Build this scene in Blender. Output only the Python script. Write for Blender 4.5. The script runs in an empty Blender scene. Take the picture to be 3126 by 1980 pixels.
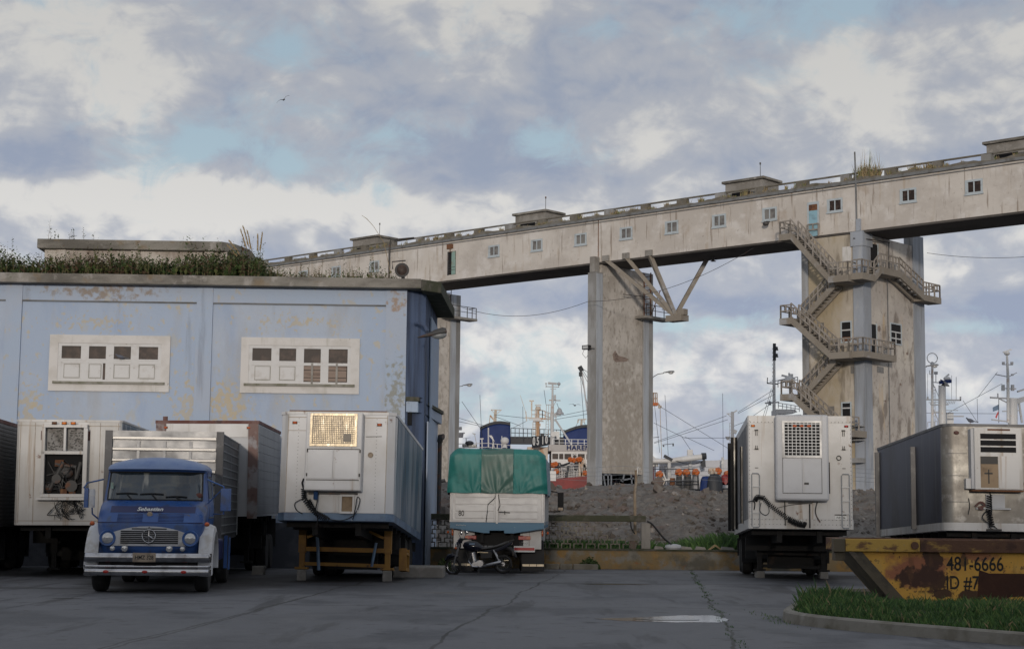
import bpy, bmesh, math, random
from mathutils import Vector, Matrix, Euler
R = math.radians
random.seed(7)
scene = bpy.context.scene
C = scene.collection
# ------------------------------------------------------------------ camera
EYE = 1.6; FPX = 5000.0; IW, IH = 3126.0, 1980.0
cam_d = bpy.data.cameras.new('camera'); cam = bpy.data.objects.new('camera', cam_d); C.objects.link(cam)
CAMR = Matrix.Rotation(R(90 + 6.56), 3, 'X') @ Matrix.Rotation(R(0.6), 3, 'Z')
cam.matrix_world = Matrix.Translation((0, 0, EYE)) @ CAMR.to_4x4()
cam_d.sensor_width = 36; cam_d.lens = 36 * FPX / IW
cam_d.clip_start = .1; cam_d.clip_end = 20000
scene.camera = cam
scene.view_settings.view_transform = 'Standard'; scene.view_settings.look = 'None'
scene.view_settings.exposure = EXPO = 0.07; scene.view_settings.gamma = 1
SUN_EL, SUN_AZ = 7.0, -4.0         # low evening sun behind the camera, a little to the left
BLOCKER_H = 10.2  # height of the unseen block added to shade the yard
# ------------------------------------------------------------------ world: Nishita sky behind broken cloud
world = bpy.data.worlds.new('World'); scene.world = world; world.use_nodes = True
WT = world.node_tree; WT.nodes.clear()
def wn(t, **k):
    n = WT.nodes.new(t)
    for a, v in k.items(): setattr(n, a, v)
    return n
def wm(op, a, b=None, c=None):
    n = wn('ShaderNodeMath', operation=op)
    for i, v in enumerate((a, b, c)):
        if v is None: continue
        if isinstance(v, (int, float)): n.inputs[i].default_value = v
        else: WT.links.new(v, n.inputs[i])
    return n.outputs[0]
def wmix(f, a, b):
    n = wn('ShaderNodeMix', data_type='RGBA')
    for i, v in ((0, f), (6, a), (7, b)):
        if isinstance(v, (int, float)): n.inputs[i].default_value = v
        elif isinstance(v, tuple): n.inputs[i].default_value = (*v, 1)
        else: WT.links.new(v, n.inputs[i])
    return n.outputs[2]
def wsmooth(x, lo, hi):
    n = wn('ShaderNodeMapRange', interpolation_type='SMOOTHSTEP'); WT.links.new(x, n.inputs[0])
    n.inputs[1].default_value = lo; n.inputs[2].default_value = hi
    return n.outputs[0]
WS = 0.1
sky = wn('ShaderNodeTexSky', sky_type='NISHITA'); sky.sun_disc = False
sky.sun_elevation = R(SUN_EL); sky.sun_rotation = R(180 + SUN_AZ - 2 * SUN_AZ); sky.air_density = 1.0; sky.dust_density = 2.0
tc = wn('ShaderNodeTexCoord'); sep = wn('ShaderNodeSeparateXYZ'); WT.links.new(tc.outputs['Generated'], sep.inputs[0])
dx, dy, dz = sep.outputs
def wnoise(sx, sy, sz, scale, detail, rough, off=0.0, dist=0.0):
    mp = wn('ShaderNodeMapping'); mp.inputs['Scale'].default_value = (sx, sy, sz); mp.inputs['Location'].default_value = (off, off * .7, off * 1.3)
    WT.links.new(tc.outputs['Generated'], mp.inputs[0])
    n = wn('ShaderNodeTexNoise'); n.inputs['Scale'].default_value = scale; n.inputs['Detail'].default_value = detail
    n.inputs['Roughness'].default_value = rough; n.inputs['Distortion'].default_value = dist
    WT.links.new(mp.outputs[0], n.inputs['Vector']); return n.outputs['Fac']
def wblob(px, py, rx, ry):           # a soft patch of sky round one direction (centre and radii as angles)
    u0, v0 = (px - 1563) / FPX, (1565 - py) / FPX
    a = wm('DIVIDE', wm('SUBTRACT', dx, u0), rx / FPX); b = wm('DIVIDE', wm('SUBTRACT', dz, v0), ry / FPX)
    s = wm('ADD', wm('MULTIPLY', a, a), wm('MULTIPLY', b, b))
    return wm('MULTIPLY', wm('EXPONENT', wm('MULTIPLY', s, -1.0)), wm('GREATER_THAN', dy, 0.0))
n_big = wnoise(1, 1, 1.7, 5.6, 8, .55, 3.1, .5)
n_mid = wnoise(1, 1, 1.6, 15, 9, .60, 9.7, .8)
n_fine = wnoise(1, 1, 1.5, 46, 9, .62, 5.3, .6)
n_puff = wm('ABSOLUTE', wm('SUBTRACT', wnoise(1, 1, 1.5, 11, 3, .5, 14.2, .6), .5))
n_puff2 = wm('ABSOLUTE', wm('SUBTRACT', wnoise(1, 1, 1.4, 27, 3, .5, 7.9, .5), .5))
shape = wm('ADD', wm('MULTIPLY', n_big, .60), wm('ADD', wm('MULTIPLY', n_mid, .36), wm('ADD', wm('MULTIPLY', n_fine, .16), wm('ADD', wm('MULTIPLY', n_puff, .55), wm('MULTIPLY', n_puff2, .28)))))
for px, py, rx, ry, w in [(330, 240, 430, 210, .15), (1300, 310, 460, 130, -.12), (1330, 520, 430, 120, -.14), (1050, 270, 230, 80, .06),
                          (1000, 645, 950, 75, .20), (350, 640, 400, 60, .06), (2450, 310, 760, 210, .08), (2750, 40, 620, 90, -.13), (170, 570, 230, 90, -.17), (90, 470, 160, 50, .09),
                          (560, 590, 260, 80, .06), (1350, 50, 700, 60, .02), (1500, -40, 2200, 70, -.06), (700, 90, 250, 70, -.07), (2100, 935, 500, 45, -.13), (2950, 955, 300, 50, -.13),
                          (2100, 1120, 420, 120, .08), (2950, 1130, 300, 90, .06), (1560, 900, 300, 50, -.09), (1580, 1080, 260, 100, .05)]:
    shape = wm('ADD', shape, wm('MULTIPLY', wblob(px, py, rx, ry), w))
lit = wsmooth(shape, .60, .735)
soft = wsmooth(shape, .44, .63)
warm = wsmooth(dz, .31, .04)
dark_c = wmix(warm, (2.75, 3.2, 4.1), (3.2, 3.7, 4.9))
mid_c = wmix(warm, (3.8, 4.0, 4.45), (4.4, 4.7, 5.4))
cloud = wmix(lit, wmix(soft, dark_c, mid_c), wmix(warm, (5.5, 5.45, 5.3), (7.7, 7.6, 7.45)))
gap = wm('ADD', wnoise(1, 1, 1.7, 6.4, 8, .6, 21.4, .6), wm('MULTIPLY', wnoise(1, 1, 1.4, 26, 9, .68, 2.2, .8), .55))
for px, py, rx, ry, w in [(680, 470, 130, 60, .23), (880, 190, 90, 55, .23), (870, 530, 70, 50, .23), (1660, 460, 120, 60, .23), (2750, 60, 560, 100, .22),
                          (2100, 990, 420, 30, .17), (2900, 1010, 240, 28, .18), (1640, 1240, 380, 120, .12), (60, 40, 260, 80, .22), (620, 480, 60, 90, .1), (480, 560, 150, 40, .12), (1780, 520, 90, 50, .14), (1900, 130, 200, 40, .14), (1250, 200, 120, 40, .08), (560, 330, 250, 130, -.16)]:
    gap = wm('ADD', gap, wm('MULTIPLY', wblob(px, py, rx, ry), w))
hole = wm('MULTIPLY', wsmooth(gap, .80, 1.06), .95)
blue = wmix(.2, wmix(warm, (3.6, 4.7, 5.6), (5.0, 6.5, 7.4)), sky.outputs[0])
skyc = wmix(hole, cloud, blue)
# the western glow round the sun (behind the camera)
sx, sy_, sz = math.sin(R(SUN_AZ)) * math.cos(R(SUN_EL)), -math.cos(R(SUN_AZ)) * math.cos(R(SUN_EL)), math.sin(R(SUN_EL))
dot = wm('ADD', wm('MULTIPLY', dx, sx), wm('ADD', wm('MULTIPLY', dy, sy_), wm('MULTIPLY', dz, sz)))
glow = wm('POWER', wm('MAXIMUM', dot, 0.0), 9.0)
band = wm('MULTIPLY', wsmooth(dz, .42, .05), glow)
addn = wn('ShaderNodeMix', data_type='RGBA', blend_type='ADD'); addn.inputs[0].default_value = 1
WT.links.new(skyc, addn.inputs[6]); WT.links.new(wmix(band, (0, 0, 0), (8.6, 7.8, 6.5)), addn.inputs[7])
bg = wn('ShaderNodeBackground'); bg.inputs[1].default_value = WS; WT.links.new(addn.outputs[2], bg.inputs[0])
wo = wn('ShaderNodeOutputWorld'); WT.links.new(bg.outputs[0], wo.inputs[0])
world.cycles.sampling_method = 'MANUAL'; world.cycles.sample_map_resolution = 1024
# ------------------------------------------------------------------ sun
sd = bpy.data.lights.new('sun', 'SUN'); sd.energy = 1.45; sd.angle = R(3.5); sd.color = (1.0, .89, .77)
sun = bpy.data.objects.new('sun', sd); C.objects.link(sun)
sun.rotation_euler = Vector((-sx, -sy_, -sz)).to_track_quat('-Z', 'Y').to_euler(); sun.location = (5, -20, 40)
# ------------------------------------------------------------------ materials
MATS = {}
def mat(name, col, rough=.7, metal=0.0, layers=(), bump=0.0, bscale=30.0, rvar=0.0, spec=.5, transmission=0.0):
    """layers: (colour, scale, lo, hi, amount[, stretch xyz[, blob centre, radii]]) noise patches mixed over the base colour"""
    m = bpy.data.materials.new(name); m.use_nodes = True; t = m.node_tree; L = t.links.new
    p = t.nodes['Principled BSDF']
    p.inputs['Roughness'].default_value = rough; p.inputs['Metallic'].default_value = metal
    p.inputs['Specular IOR Level'].default_value = spec
    if transmission: p.inputs['Transmission Weight'].default_value = transmission
    co = t.nodes.new('ShaderNodeTexCoord'); oi = t.nodes.new('ShaderNodeObjectInfo')
    add = t.nodes.new('ShaderNodeVectorMath'); add.operation = 'ADD'
    mul = t.nodes.new('ShaderNodeVectorMath'); mul.operation = 'SCALE'; mul.inputs['Scale'].default_value = 60
    cb = t.nodes.new('ShaderNodeCombineXYZ')
    for i in range(3): L(oi.outputs['Random'], cb.inputs[i])
    L(cb.outputs[0], mul.inputs[0]); L(co.outputs['Object'], add.inputs[0]); L(mul.outputs[0], add.inputs[1])
    cur = None
    def sock(c):
        n = t.nodes.new('ShaderNodeRGB'); n.outputs[0].default_value = (*c, 1); return n.outputs[0]
    cur = sock(col)
    rsock = None
    for k, ly in enumerate(layers):
        c, sc, lo, hi, amt = ly[:5]; st = ly[5] if len(ly) > 5 and ly[5] else (1, 1, 1)
        blob = ly[6:8] if len(ly) > 7 else None
        mp = t.nodes.new('ShaderNodeMapping'); mp.inputs['Scale'].default_value = st
        mp.inputs['Location'].default_value = (k * 3.7, k * 1.9, k * 5.3)
        L((co.outputs['Object'] if blob else add.outputs[0]), mp.inputs[0])
        n = t.nodes.new('ShaderNodeTexNoise'); n.inputs['Scale'].default_value = sc; n.inputs['Detail'].default_value = 6; n.inputs['Roughness'].default_value = .6
        L(mp.outputs[0], n.inputs['Vector'])
        f = n.outputs['Fac']
        if blob:
            sb = t.nodes.new('ShaderNodeVectorMath'); sb.operation = 'SUBTRACT'; L(co.outputs['Object'], sb.inputs[0]); sb.inputs[1].default_value = blob[0]
            dv = t.nodes.new('ShaderNodeVectorMath'); dv.operation = 'DIVIDE'; L(sb.outputs[0], dv.inputs[0]); dv.inputs[1].default_value = blob[1]
            ln = t.nodes.new('ShaderNodeVectorMath'); ln.operation = 'LENGTH'; L(dv.outputs[0], ln.inputs[0])
            a = t.nodes.new('ShaderNodeMath'); a.operation = 'MULTIPLY_ADD'; L(ln.outputs['Value'], a.inputs[0]); a.inputs[1].default_value = -(ly[8] if len(ly) > 8 else .45); L(f, a.inputs[2])
            a2 = t.nodes.new('ShaderNodeMath'); a2.operation = 'ADD'; L(a.outputs[0], a2.inputs[0]); a2.inputs[1].default_value = (ly[8] * .75 if len(ly) > 8 else .45); f = a2.outputs[0]
        mr = t.nodes.new('ShaderNodeMapRange'); mr.interpolation_type = 'SMOOTHSTEP'; L(f, mr.inputs[0])
        mr.inputs[1].default_value = lo; mr.inputs[2].default_value = hi; mr.inputs[3].default_value = 0; mr.inputs[4].default_value = amt
        mx = t.nodes.new('ShaderNodeMix'); mx.data_type = 'RGBA'; L(mr.outputs[0], mx.inputs[0]); L(cur, mx.inputs[6]); mx.inputs[7].default_value = (*c, 1)
        cur = mx.outputs[2]
        if k == 0: rsock = f
    L(cur, p.inputs['Base Color'])
    if rvar and rsock:
        mr = t.nodes.new('ShaderNodeMapRange'); L(rsock, mr.inputs[0]); mr.inputs[1].default_value = .3; mr.inputs[2].default_value = .7
        mr.inputs[3].default_value = max(.02, rough - rvar); mr.inputs[4].default_value = min(1, rough + rvar); L(mr.outputs[0], p.inputs['Roughness'])
    if bump:
        n = t.nodes.new('ShaderNodeTexNoise'); n.inputs['Scale'].default_value = bscale; n.inputs['Detail'].default_value = 5; L(add.outputs[0], n.inputs['Vector'])
        b = t.nodes.new('ShaderNodeBump'); b.inputs['Strength'].default_value = min(1, bump); b.inputs['Distance'].default_value = .02 * max(1, bump)
        L(n.outputs['Fac'], b.inputs['Height']); L(b.outputs[0], p.inputs['Normal'])
    MATS[name] = m
    return m
RUST = (.16, .06, .025); SOOT = (.03, .028, .026)
ST = (1, 1, .12)                      # vertical streaks
# ------------------------------------------------------------------ mesh builder
class MB:
    def __init__(s): s.v = []; s.f = []; s.mi = []; s.cur = 0; s.marks = []
    def add(s, vs, fs, M=None):
        o = len(s.v); s.marks.append((o, len(s.f)))
        s.v += [tuple(M @ Vector(v)) if M else tuple(v) for v in vs]
        for f in fs: s.f.append(tuple(i + o for i in f)); s.mi.append(s.cur)
        return s
    def box(s, x0, x1, y0, y1, z0, z1, M=None):
        vs = [(x, y, z) for z in (z0, z1) for y in (y0, y1) for x in (x0, x1)]
        return s.add(vs, [(0, 2, 3, 1), (4, 5, 7, 6), (0, 1, 5, 4), (2, 6, 7, 3), (0, 4, 6, 2), (1, 3, 7, 5)], M)
    def cbox(s, c, d, M=None):
        return s.box(c[0] - d[0] / 2, c[0] + d[0] / 2, c[1] - d[1] / 2, c[1] + d[1] / 2, c[2] - d[2] / 2, c[2] + d[2] / 2, M)
    def bar(s, a, b, w, h=None, up=(0, 0, 1)):
        a, b = Vector(a), Vector(b); h = h or w; d = (b - a)
        if d.length < 1e-6: return s
        z = d.normalized(); u = Vector(up)
        if abs(z.dot(u)) > .98: u = Vector((0, 1, 0))
        x = z.cross(u).normalized(); y = x.cross(z).normalized()
        vs = []
        for p in (a, b):
            for i, j in ((-1, -1), (1, -1), (1, 1), (-1, 1)): vs.append(p + x * i * w / 2 + y * j * h / 2)
        return s.add(vs, [(0, 1, 2, 3), (7, 6, 5, 4), (0, 4, 5, 1), (1, 5, 6, 2), (2, 6, 7, 3), (3, 7, 4, 0)])
    def tube(s, pts, r, n=6, cap=True):
        pts = [Vector(p) for p in pts]; rs = r if isinstance(r, (list, tuple)) else [r] * len(pts)
        rings = []
        for i, p in enumerate(pts):
            d = (pts[min(i + 1, len(pts) - 1)] - pts[max(i - 1, 0)])
            if d.length < 1e-9: d = Vector((0, 0, 1))
            z = d.normalized(); u = Vector((0, 0, 1)) if abs(z.z) < .9 else Vector((1, 0, 0))
            x = z.cross(u).normalized(); y = x.cross(z)
            rings.append([p + (x * math.cos(2 * math.pi * k / n) + y * math.sin(2 * math.pi * k / n)) * rs[i] for k in range(n)])
        return s.loft(rings, True, cap)
    def loft(s, rings, closed=True, cap=True):
        n = len(rings[0]); vs = [q for rg in rings for q in rg]; fs = []
        m = n if closed else n - 1
        for i in range(len(rings) - 1):
            for k in range(m): fs.append((i * n + k, i * n + (k + 1) % n, (i + 1) * n + (k + 1) % n, (i + 1) * n + k))
        if cap and closed: fs.append(tuple(range(n - 1, -1, -1))); fs.append(tuple((len(rings) - 1) * n + k for k in range(n)))
        return s.add(vs, fs)
    def cyl(s, a, b, r0, r1=None, n=12): return s.tube([a, b], [r0, r0 if r1 is None else r1], n)
    def prism(s, poly, axis, a, b, M=None):
        """poly: 2-D outline; extruded along axis ('x','y','z') from a to b"""
        n = len(poly)
        def P(p, t): return {'x': (t, p[0], p[1]), 'y': (p[0], t, p[1]), 'z': (p[0], p[1], t)}[axis]
        vs = [P(p, a) for p in poly] + [P(p, b) for p in poly]
        fs = [tuple(range(n)), tuple(range(2 * n - 1, n - 1, -1))] + [(i, i + n, (i + 1) % n + n, (i + 1) % n) for i in range(n)]
        return s.add(vs, fs, M)
    def sph(s, c, r, nu=10, nv=7, M=None):
        rr = r if isinstance(r, (tuple, list)) else (r, r, r); rings = []
        for j in range(nv + 1):
            t = math.pi * (j + .02) / (nv + .04)
            rings.append([(c[0] + rr[0] * math.sin(t) * math.cos(2 * math.pi * k / nu), c[1] + rr[1] * math.sin(t) * math.sin(2 * math.pi * k / nu), c[2] + rr[2] * math.cos(t)) for k in range(nu)])
        if M: rings = [[tuple(M @ Vector(q)) for q in rg] for rg in rings]
        return s.loft(rings)
    def lathe(s, prof, c, axis='x', n=20):
        """prof: (radius, offset along axis)"""
        rings = []
        for r, t in prof:
            rg = []
            for k in range(n):
                a = 2 * math.pi * k / n; u, w = r * math.cos(a), r * math.sin(a)
                rg.append({'x': (c[0] + t, c[1] + u, c[2] + w), 'y': (c[0] + u, c[1] + t, c[2] + w), 'z': (c[0] + u, c[1] + w, c[2] + t)}[axis])
            rings.append(rg)
        return s.loft(rings)
    def torus(s, c, R0, r, axis='x', n=24, m=8, a0=0, a1=360):
        full = abs(a1 - a0) >= 360; pts = []
        for k in range(n + (0 if full else 1)):
            a = R(a0 + (a1 - a0) * k / n); u, w = R0 * math.cos(a), R0 * math.sin(a)
            pts.append({'x': (c[0], c[1] + u, c[2] + w), 'y': (c[0] + u, c[1], c[2] + w), 'z': (c[0] + u, c[1] + w, c[2])}[axis])
        if full: pts += pts[:2]
        return s.tube(pts, r, m, cap=not full)
    def quad(s, a, b, c, d): return s.add([a, b, c, d], [(0, 1, 2, 3)])
    def patch(s, fn, u0, u1, v0, v1, nu, nv):
        vs = [fn(u0 + (u1 - u0) * i / nu, v0 + (v1 - v0) * j / nv) for j in range(nv + 1) for i in range(nu + 1)]
        return s.add(vs, [(j * (nu + 1) + i, j * (nu + 1) + i + 1, (j + 1) * (nu + 1) + i + 1, (j + 1) * (nu + 1) + i) for j in range(nv) for i in range(nu)])
    def each(s, name, material, parent=None, **kw):
        """every added piece becomes a part of its own"""
        ends = s.marks[1:] + [(len(s.v), len(s.f))]; out = []
        for (v0, f0), (v1, f1) in zip(s.marks, ends):
            q = MB(); q.v = s.v[v0:v1]; q.f = [tuple(i - v0 for i in f) for f in s.f[f0:f1]]; q.mi = s.mi[f0:f1]; out.append(q.build(name, material, parent, **kw))
        return out
    def build(s, name, material, parent=None, smooth=False, bevel=0.0, fix=True):
        me = bpy.data.meshes.new(name); me.from_pydata(s.v, [], s.f)
        mats = material if isinstance(material, (list, tuple)) else [material]
        for m in mats: me.materials.append(MATS[m] if isinstance(m, str) else m)
        me.polygons.foreach_set('material_index', s.mi)
        if fix:
            bm = bmesh.new(); bm.from_mesh(me); bmesh.ops.recalc_face_normals(bm, faces=bm.faces); bm.to_mesh(me); bm.free()
        if smooth: me.polygons.foreach_set('use_smooth', [True] * len(me.polygons))
        o = bpy.data.objects.new(name, me); C.objects.link(o)
        if parent: o.parent = parent
        if bevel:
            b = o.modifiers.new('bevel', 'BEVEL'); b.width = bevel; b.segments = 2; b.limit_method = 'ANGLE'; b.angle_limit = R(40)
        if smooth:
            try: me.set_sharp_from_angle(angle=R(40))
            except Exception: pass
        return o
def thing(name, label, cat, loc=(0, 0, 0), rot=(0, 0, 0), group=None):
    o = bpy.data.objects.new(name, None); C.objects.link(o); o.empty_display_size = .3
    o.location = loc; o.rotation_euler = rot; o['label'] = label; o['category'] = cat
    if group: o['group'] = group
    return o
def tag(o, label, cat, group=None):
    o['label'] = label; o['category'] = cat
    if group: o['group'] = group
    return o
def kind(o, k, label=None, cat=None):
    o['kind'] = k
    if label: o['label'] = label
    if cat: o['category'] = cat
    return o
FONT_ME = {}
def text(name, body, size, mt, parent, loc, rot=(math.pi / 2, 0, 0), ext=.003, bold=0.0, squeeze=1.0, shear=0.0, spacing=1.0, align='CENTER'):
    cu = bpy.data.curves.new(name, 'FONT'); cu.body = body; cu.size = size; cu.extrude = ext; cu.offset = bold; cu.shear = shear
    cu.align_x = align; cu.align_y = 'CENTER'; cu.space_character = spacing
    to = bpy.data.objects.new(name, cu); C.objects.link(to)
    dg = bpy.context.evaluated_depsgraph_get(); me = bpy.data.meshes.new_from_object(to.evaluated_get(dg))
    bpy.data.objects.remove(to); me.materials.clear(); me.materials.append(MATS[mt])
    o = bpy.data.objects.new(name, me); C.objects.link(o); o.parent = parent; o.location = loc; o.rotation_euler = rot; o.scale = (squeeze, 1, 1)
    return o
# measured directions -> world points at a known depth, on the ground or on a known wall
CAM0 = Vector((0, 0, EYE))
def ray(px, py): return CAMR @ Vector(((px - IW / 2) / FPX, (IH / 2 - py) / FPX, -1))
def at(px, py, Y):
    d = ray(px, py); return CAM0 + d * (Y / d.y)
def gnd(px, py, z=0.0):
    d = ray(px, py); return CAM0 + d * ((z - EYE) / d.z)
def dup(o, **kw):
    c = o.copy(); C.objects.link(c)
    for ch in list(o.children):
        d = dup(ch); d.parent = c
    return c
def frame_rect(m, x0, x1, z0, z1, w, y0, y1):
    m.box(x0, x1, y0, y1, z1 - w, z1); m.box(x0, x1, y0, y1, z0, z0 + w); m.box(x0, x0 + w, y0, y1, z0 + w, z1 - w); m.box(x1 - w, x1, y0, y1, z0 + w, z1 - w)
# ------------------------------------------------------------------ palette
mat('sea', (.03, .045, .05), .15)
mat('puddle_water', (.018, .02, .028), .10, spec=.22)
mat('wet', (.035, .035, .038), .18)
mat('earth', (.112, .101, .091), .9, layers=[((.165, .153, .14), 3, .42, .62, .8), ((.065, .056, .05), 1.1, .5, .66, .75), ((.20, .185, .17), 14, .6, .72, .6), ((.13, .08, .06), .6, .5, .66, .5)], bump=1.0, bscale=9)
mat('blue_wall', (.345, .42, .545), .8, layers=[((.41, .46, .54), .35, .42, .62, .75), ((.29, .365, .51), .8, .5, .7, .7, (1, 1, .35)), ((.36, .375, .40), 1.1, .52, .70, .65, (1, 1, .25)),
    ((.42, .41, .37), 2.2, .575, .68, .55, (1, 1, .5)), ((.46, .41, .31), 4.5, .595, .655, .7, (1, 1, .8)), ((.38, .385, .38), 3.0, .46, .66, .5, None, (-5.2, 0, 4.6), (.9, 1, .9), .2), ((.47, .39, .25), 7, .54, .60, .75, None, (-5.25, 0, 4.7), (.85, 1, .8), .22), ((.46, .39, .26), 6, .57, .63, .65, None, (-11.0, 0, 4.5), (.9, 1, 1.1), .21), ((.46, .39, .26), 6, .57, .63, .65, None, (-6.3, 0, 4.4), (.7, 1, 1.5), .20), ((.46, .39, .26), 7, .59, .64, .65, None, (-3.0, 0, 7.1), (2.2, 1, .35), .19), ((.46, .39, .26), 7, .59, .64, .65, None, (-9.0, 0, 7.0), (2.0, 1, .4), .19), ((.20, .22, .26), 2.4, .60, .78, .45, (1, 1, .1))], bump=.35, bscale=14)
mat('blue_trim', (.345, .42, .54), .8, layers=[((.37, .42, .51), .8, .42, .6, .8), ((.43, .40, .33), 4.0, .60, .67, .65, (1, 1, .6)), ((.26, .21, .165), 5, .46, .66, .85, None, (-8.9, 0, 7.92), (1.8, 1, .26), .2), ((.32, .22, .14), 6, .48, .66, .8, None, (-.28, 0, 7.7), (.36, 1, .4), .2), ((.24, .23, .17), 7, .47, .64, .75, None, (-.3, 0, 5.0), (.36, 1, 1.2), .18), ((.17, .18, .22), 2.2, .6, .76, .5, (1, 1, .1))], bump=.3, bscale=14)
mat('foot_shade', (.05, .055, .068), .9, layers=[((.09, .095, .11), 1.3, .5, .68, .8)], bump=.3)
mat('blue_dark', (.075, .108, .19), .85, layers=[((.04, .05, .08), 1.6, .42, .62, .85, (1.5, 1.5, .12)), ((.11, .15, .24), 2.6, .55, .7, .6, (1.5, 1.5, .1)), ((.20, .17, .12), 1.1, .6, .68, .6, (1, 1, .3))], bump=.3)  # side wall and lamp arm: darker blue than the facade, streaked
mat('cornice', (.24, .225, .20), .9, layers=[((.10, .092, .08), .9, .4, .62, .9, (.5, 1, 1.5)), ((.36, .34, .32), 2.3, .55, .7, .7), ((.19, .14, .085), 1.3, .56, .68, .7), ((.10, .11, .06), 3.2, .6, .72, .6)], bump=.8, bscale=12)
mat('moss_and_shade', (.055, .058, .036), .95, layers=[((.11, .10, .085), 2.2, .48, .66, .8)], bump=.8, bscale=18)
mat('plaster', (.60, .585, .57), .85, layers=[((.50, .48, .45), 1.3, .45, .65, .8), ((.34, .33, .27), 2.5, .56, .74, .7, (1, 1, .15)), ((.24, .20, .17), 5, .63, .75, .7)], bump=.3)
mat('plaster_old', (.50, .46, .42), .9, layers=[((.32, .27, .235), 1.1, .42, .60, .9), ((.21, .17, .14), 1.9, .54, .72, .8, (1, 1, .3)), ((.62, .58, .53), .9, .56, .70, .8)], bump=.5)
mat('frame_white', (.56, .56, .56), .6, layers=[((.45, .43, .41), 3, .5, .7, .7), ((.20, .15, .12), 7, .64, .74, .7)])
mat('sill', (.26, .25, .22), .9, layers=[((.14, .14, .09), 3, .45, .65, .8)], bump=.4)
mat('dark_glass', (.030, .021, .018), .45, layers=[((.075, .05, .04), 3.5, .45, .65, .9)], spec=.2)
mat('plank', (.26, .20, .165), .85, layers=[((.12, .085, .07), 3, .45, .66, .9, (.2, 1, 3))], bump=.3)
mat('black', (.014, .014, .015), .6)
mat('dark_void', (.008, .008, .009), .9)
mat('iron', (.07, .068, .066), .6, .3, layers=[(RUST, 4, .52, .68, .8)])
mat('concrete_raw', (.27, .255, .235), .9, layers=[((.19, .175, .155), .7, .42, .62, .8), ((.35, .33, .305), 2.4, .54, .70, .6), ((.11, .10, .09), 1.6, .58, .74, .7, (1, 1, .12))], bump=.5, bscale=10)
mat('gallery_white', (.575, .535, .49), .85, layers=[((.47, .43, .39), .22, .42, .60, .9, (1, 1, 1.6)), ((.40, .325, .245), .9, .54, .70, .6, (1.6, 1, .25)), ((.64, .61, .58), .7, .50, .66, .7), ((.22, .17, .13), 2.6, .575, .68, .75, (1.6, 1, .12)), ((.33, .25, .18), .35, .60, .70, .5), ((.30, .26, .22), 5, .63, .70, .6)], bump=.6, bscale=5)
mat('roof_edge', (.14, .125, .10), .95, layers=[((.20, .19, .175), .8, .45, .65, .8), ((.075, .07, .05), 1.8, .52, .7, .8)], bump=.8, bscale=6)
mat('gutter', (.17, .175, .18), .8, layers=[((.10, .095, .085), 1.5, .45, .66, .8)])
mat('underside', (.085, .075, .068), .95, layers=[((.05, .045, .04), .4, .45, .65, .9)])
mat('pier_grey', (.30, .30, .30), .9, layers=[((.20, .195, .185), .7, .42, .6, .85, (1, 1, .4)), ((.40, .42, .45), .8, .55, .7, .7, (2, 2, .1)), ((.12, .115, .105), 1.5, .6, .75, .6, (2, 2, .15))], bump=.6, bscale=7)
mat('pier_white', (.54, .50, .455), .9, layers=[((.38, .345, .305), .28, .42, .60, .8, (1, 1, .8)), ((.60, .565, .52), .9, .52, .66, .8), ((.27, .235, .20), 2.6, .52, .66, .7, (1.2, 1.2, .7)), ((.33, .295, .25), 2.2, .42, .66, .8, None, (-.3, 2.5, 7), (3, 3.2, 6.5), .22), ((.15, .13, .11), 6, .63, .73, .6)], bump=.7, bscale=5)
mat('tower_ochre', (.45, .40, .33), .9, layers=[((.38, .31, .20), .35, .42, .6, .8, (1, 1, .6)), ((.55, .50, .44), .6, .52, .68, .7), ((.20, .17, .13), 1.2, .53, .68, .8, (1.4, 1.4, .25))], bump=.5, bscale=5)
mat('tower_cream', (.54, .50, .445), .9, layers=[((.44, .40, .365), .35, .44, .60, .9), ((.52, .37, .20), .55, .56, .68, .6, (1.4, 1.4, .25)), ((.20, .17, .145), .9, .50, .64, .85, (1, 1, .5)), ((.27, .23, .19), 3.5, .56, .68, .7), ((.30, .20, .13), 2.6, .66, .75, .7)], bump=.5, bscale=5)
mat('tower_blue', (.33, .36, .41), .85, layers=[((.27, .285, .31), .6, .42, .62, .8, (1, 1, .3)), ((.42, .43, .44), 1.2, .56, .68, .6, (1, 1, .4)), ((.20, .205, .21), 1.1, .52, .68, .75, (2, 2, .12))], bump=.5, bscale=6)
mat('stair_conc', (.25, .222, .187), .9, layers=[((.22, .19, .155), .9, .42, .62, .8), ((.36, .37, .39), .7, .54, .70, .7), ((.12, .10, .085), 1.4, .6, .75, .6)], bump=.4)
mat('rail_conc', (.30, .27, .24), .9, layers=[((.20, .175, .15), 1.4, .42, .62, .8)])
mat('pale_blue_frame', (.42, .47, .50), .8, layers=[((.30, .31, .31), 2.2, .5, .7, .7)])
mat('window_grey', (.20, .19, .175), .4, layers=[((.10, .09, .085), 1.5, .45, .62, .8)])
mat('pier_pale', (.40, .43, .47), .9, layers=[((.30, .31, .33), .9, .42, .62, .8, (2, 2, .2)), ((.20, .19, .18), 1.5, .58, .7, .7, (2, 2, .2))], bump=.5, bscale=7)
mat('door_blue', (.25, .42, .50), .7, layers=[((.16, .25, .30), 1.8, .5, .7, .7)])
mat('door_green', (.23, .34, .30), .7, layers=[((.22, .11, .05), .9, .5, .62, .9)])
mat('rust', (.17, .075, .035), .9, layers=[((.07, .03, .02), 3, .45, .66, .8), ((.27, .14, .07), 6, .56, .7, .7)], bump=.4)
mat('dry_grass', (.30, .225, .12), .9); mat('dry_grass_dark', (.15, .115, .07), .9)
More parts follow.
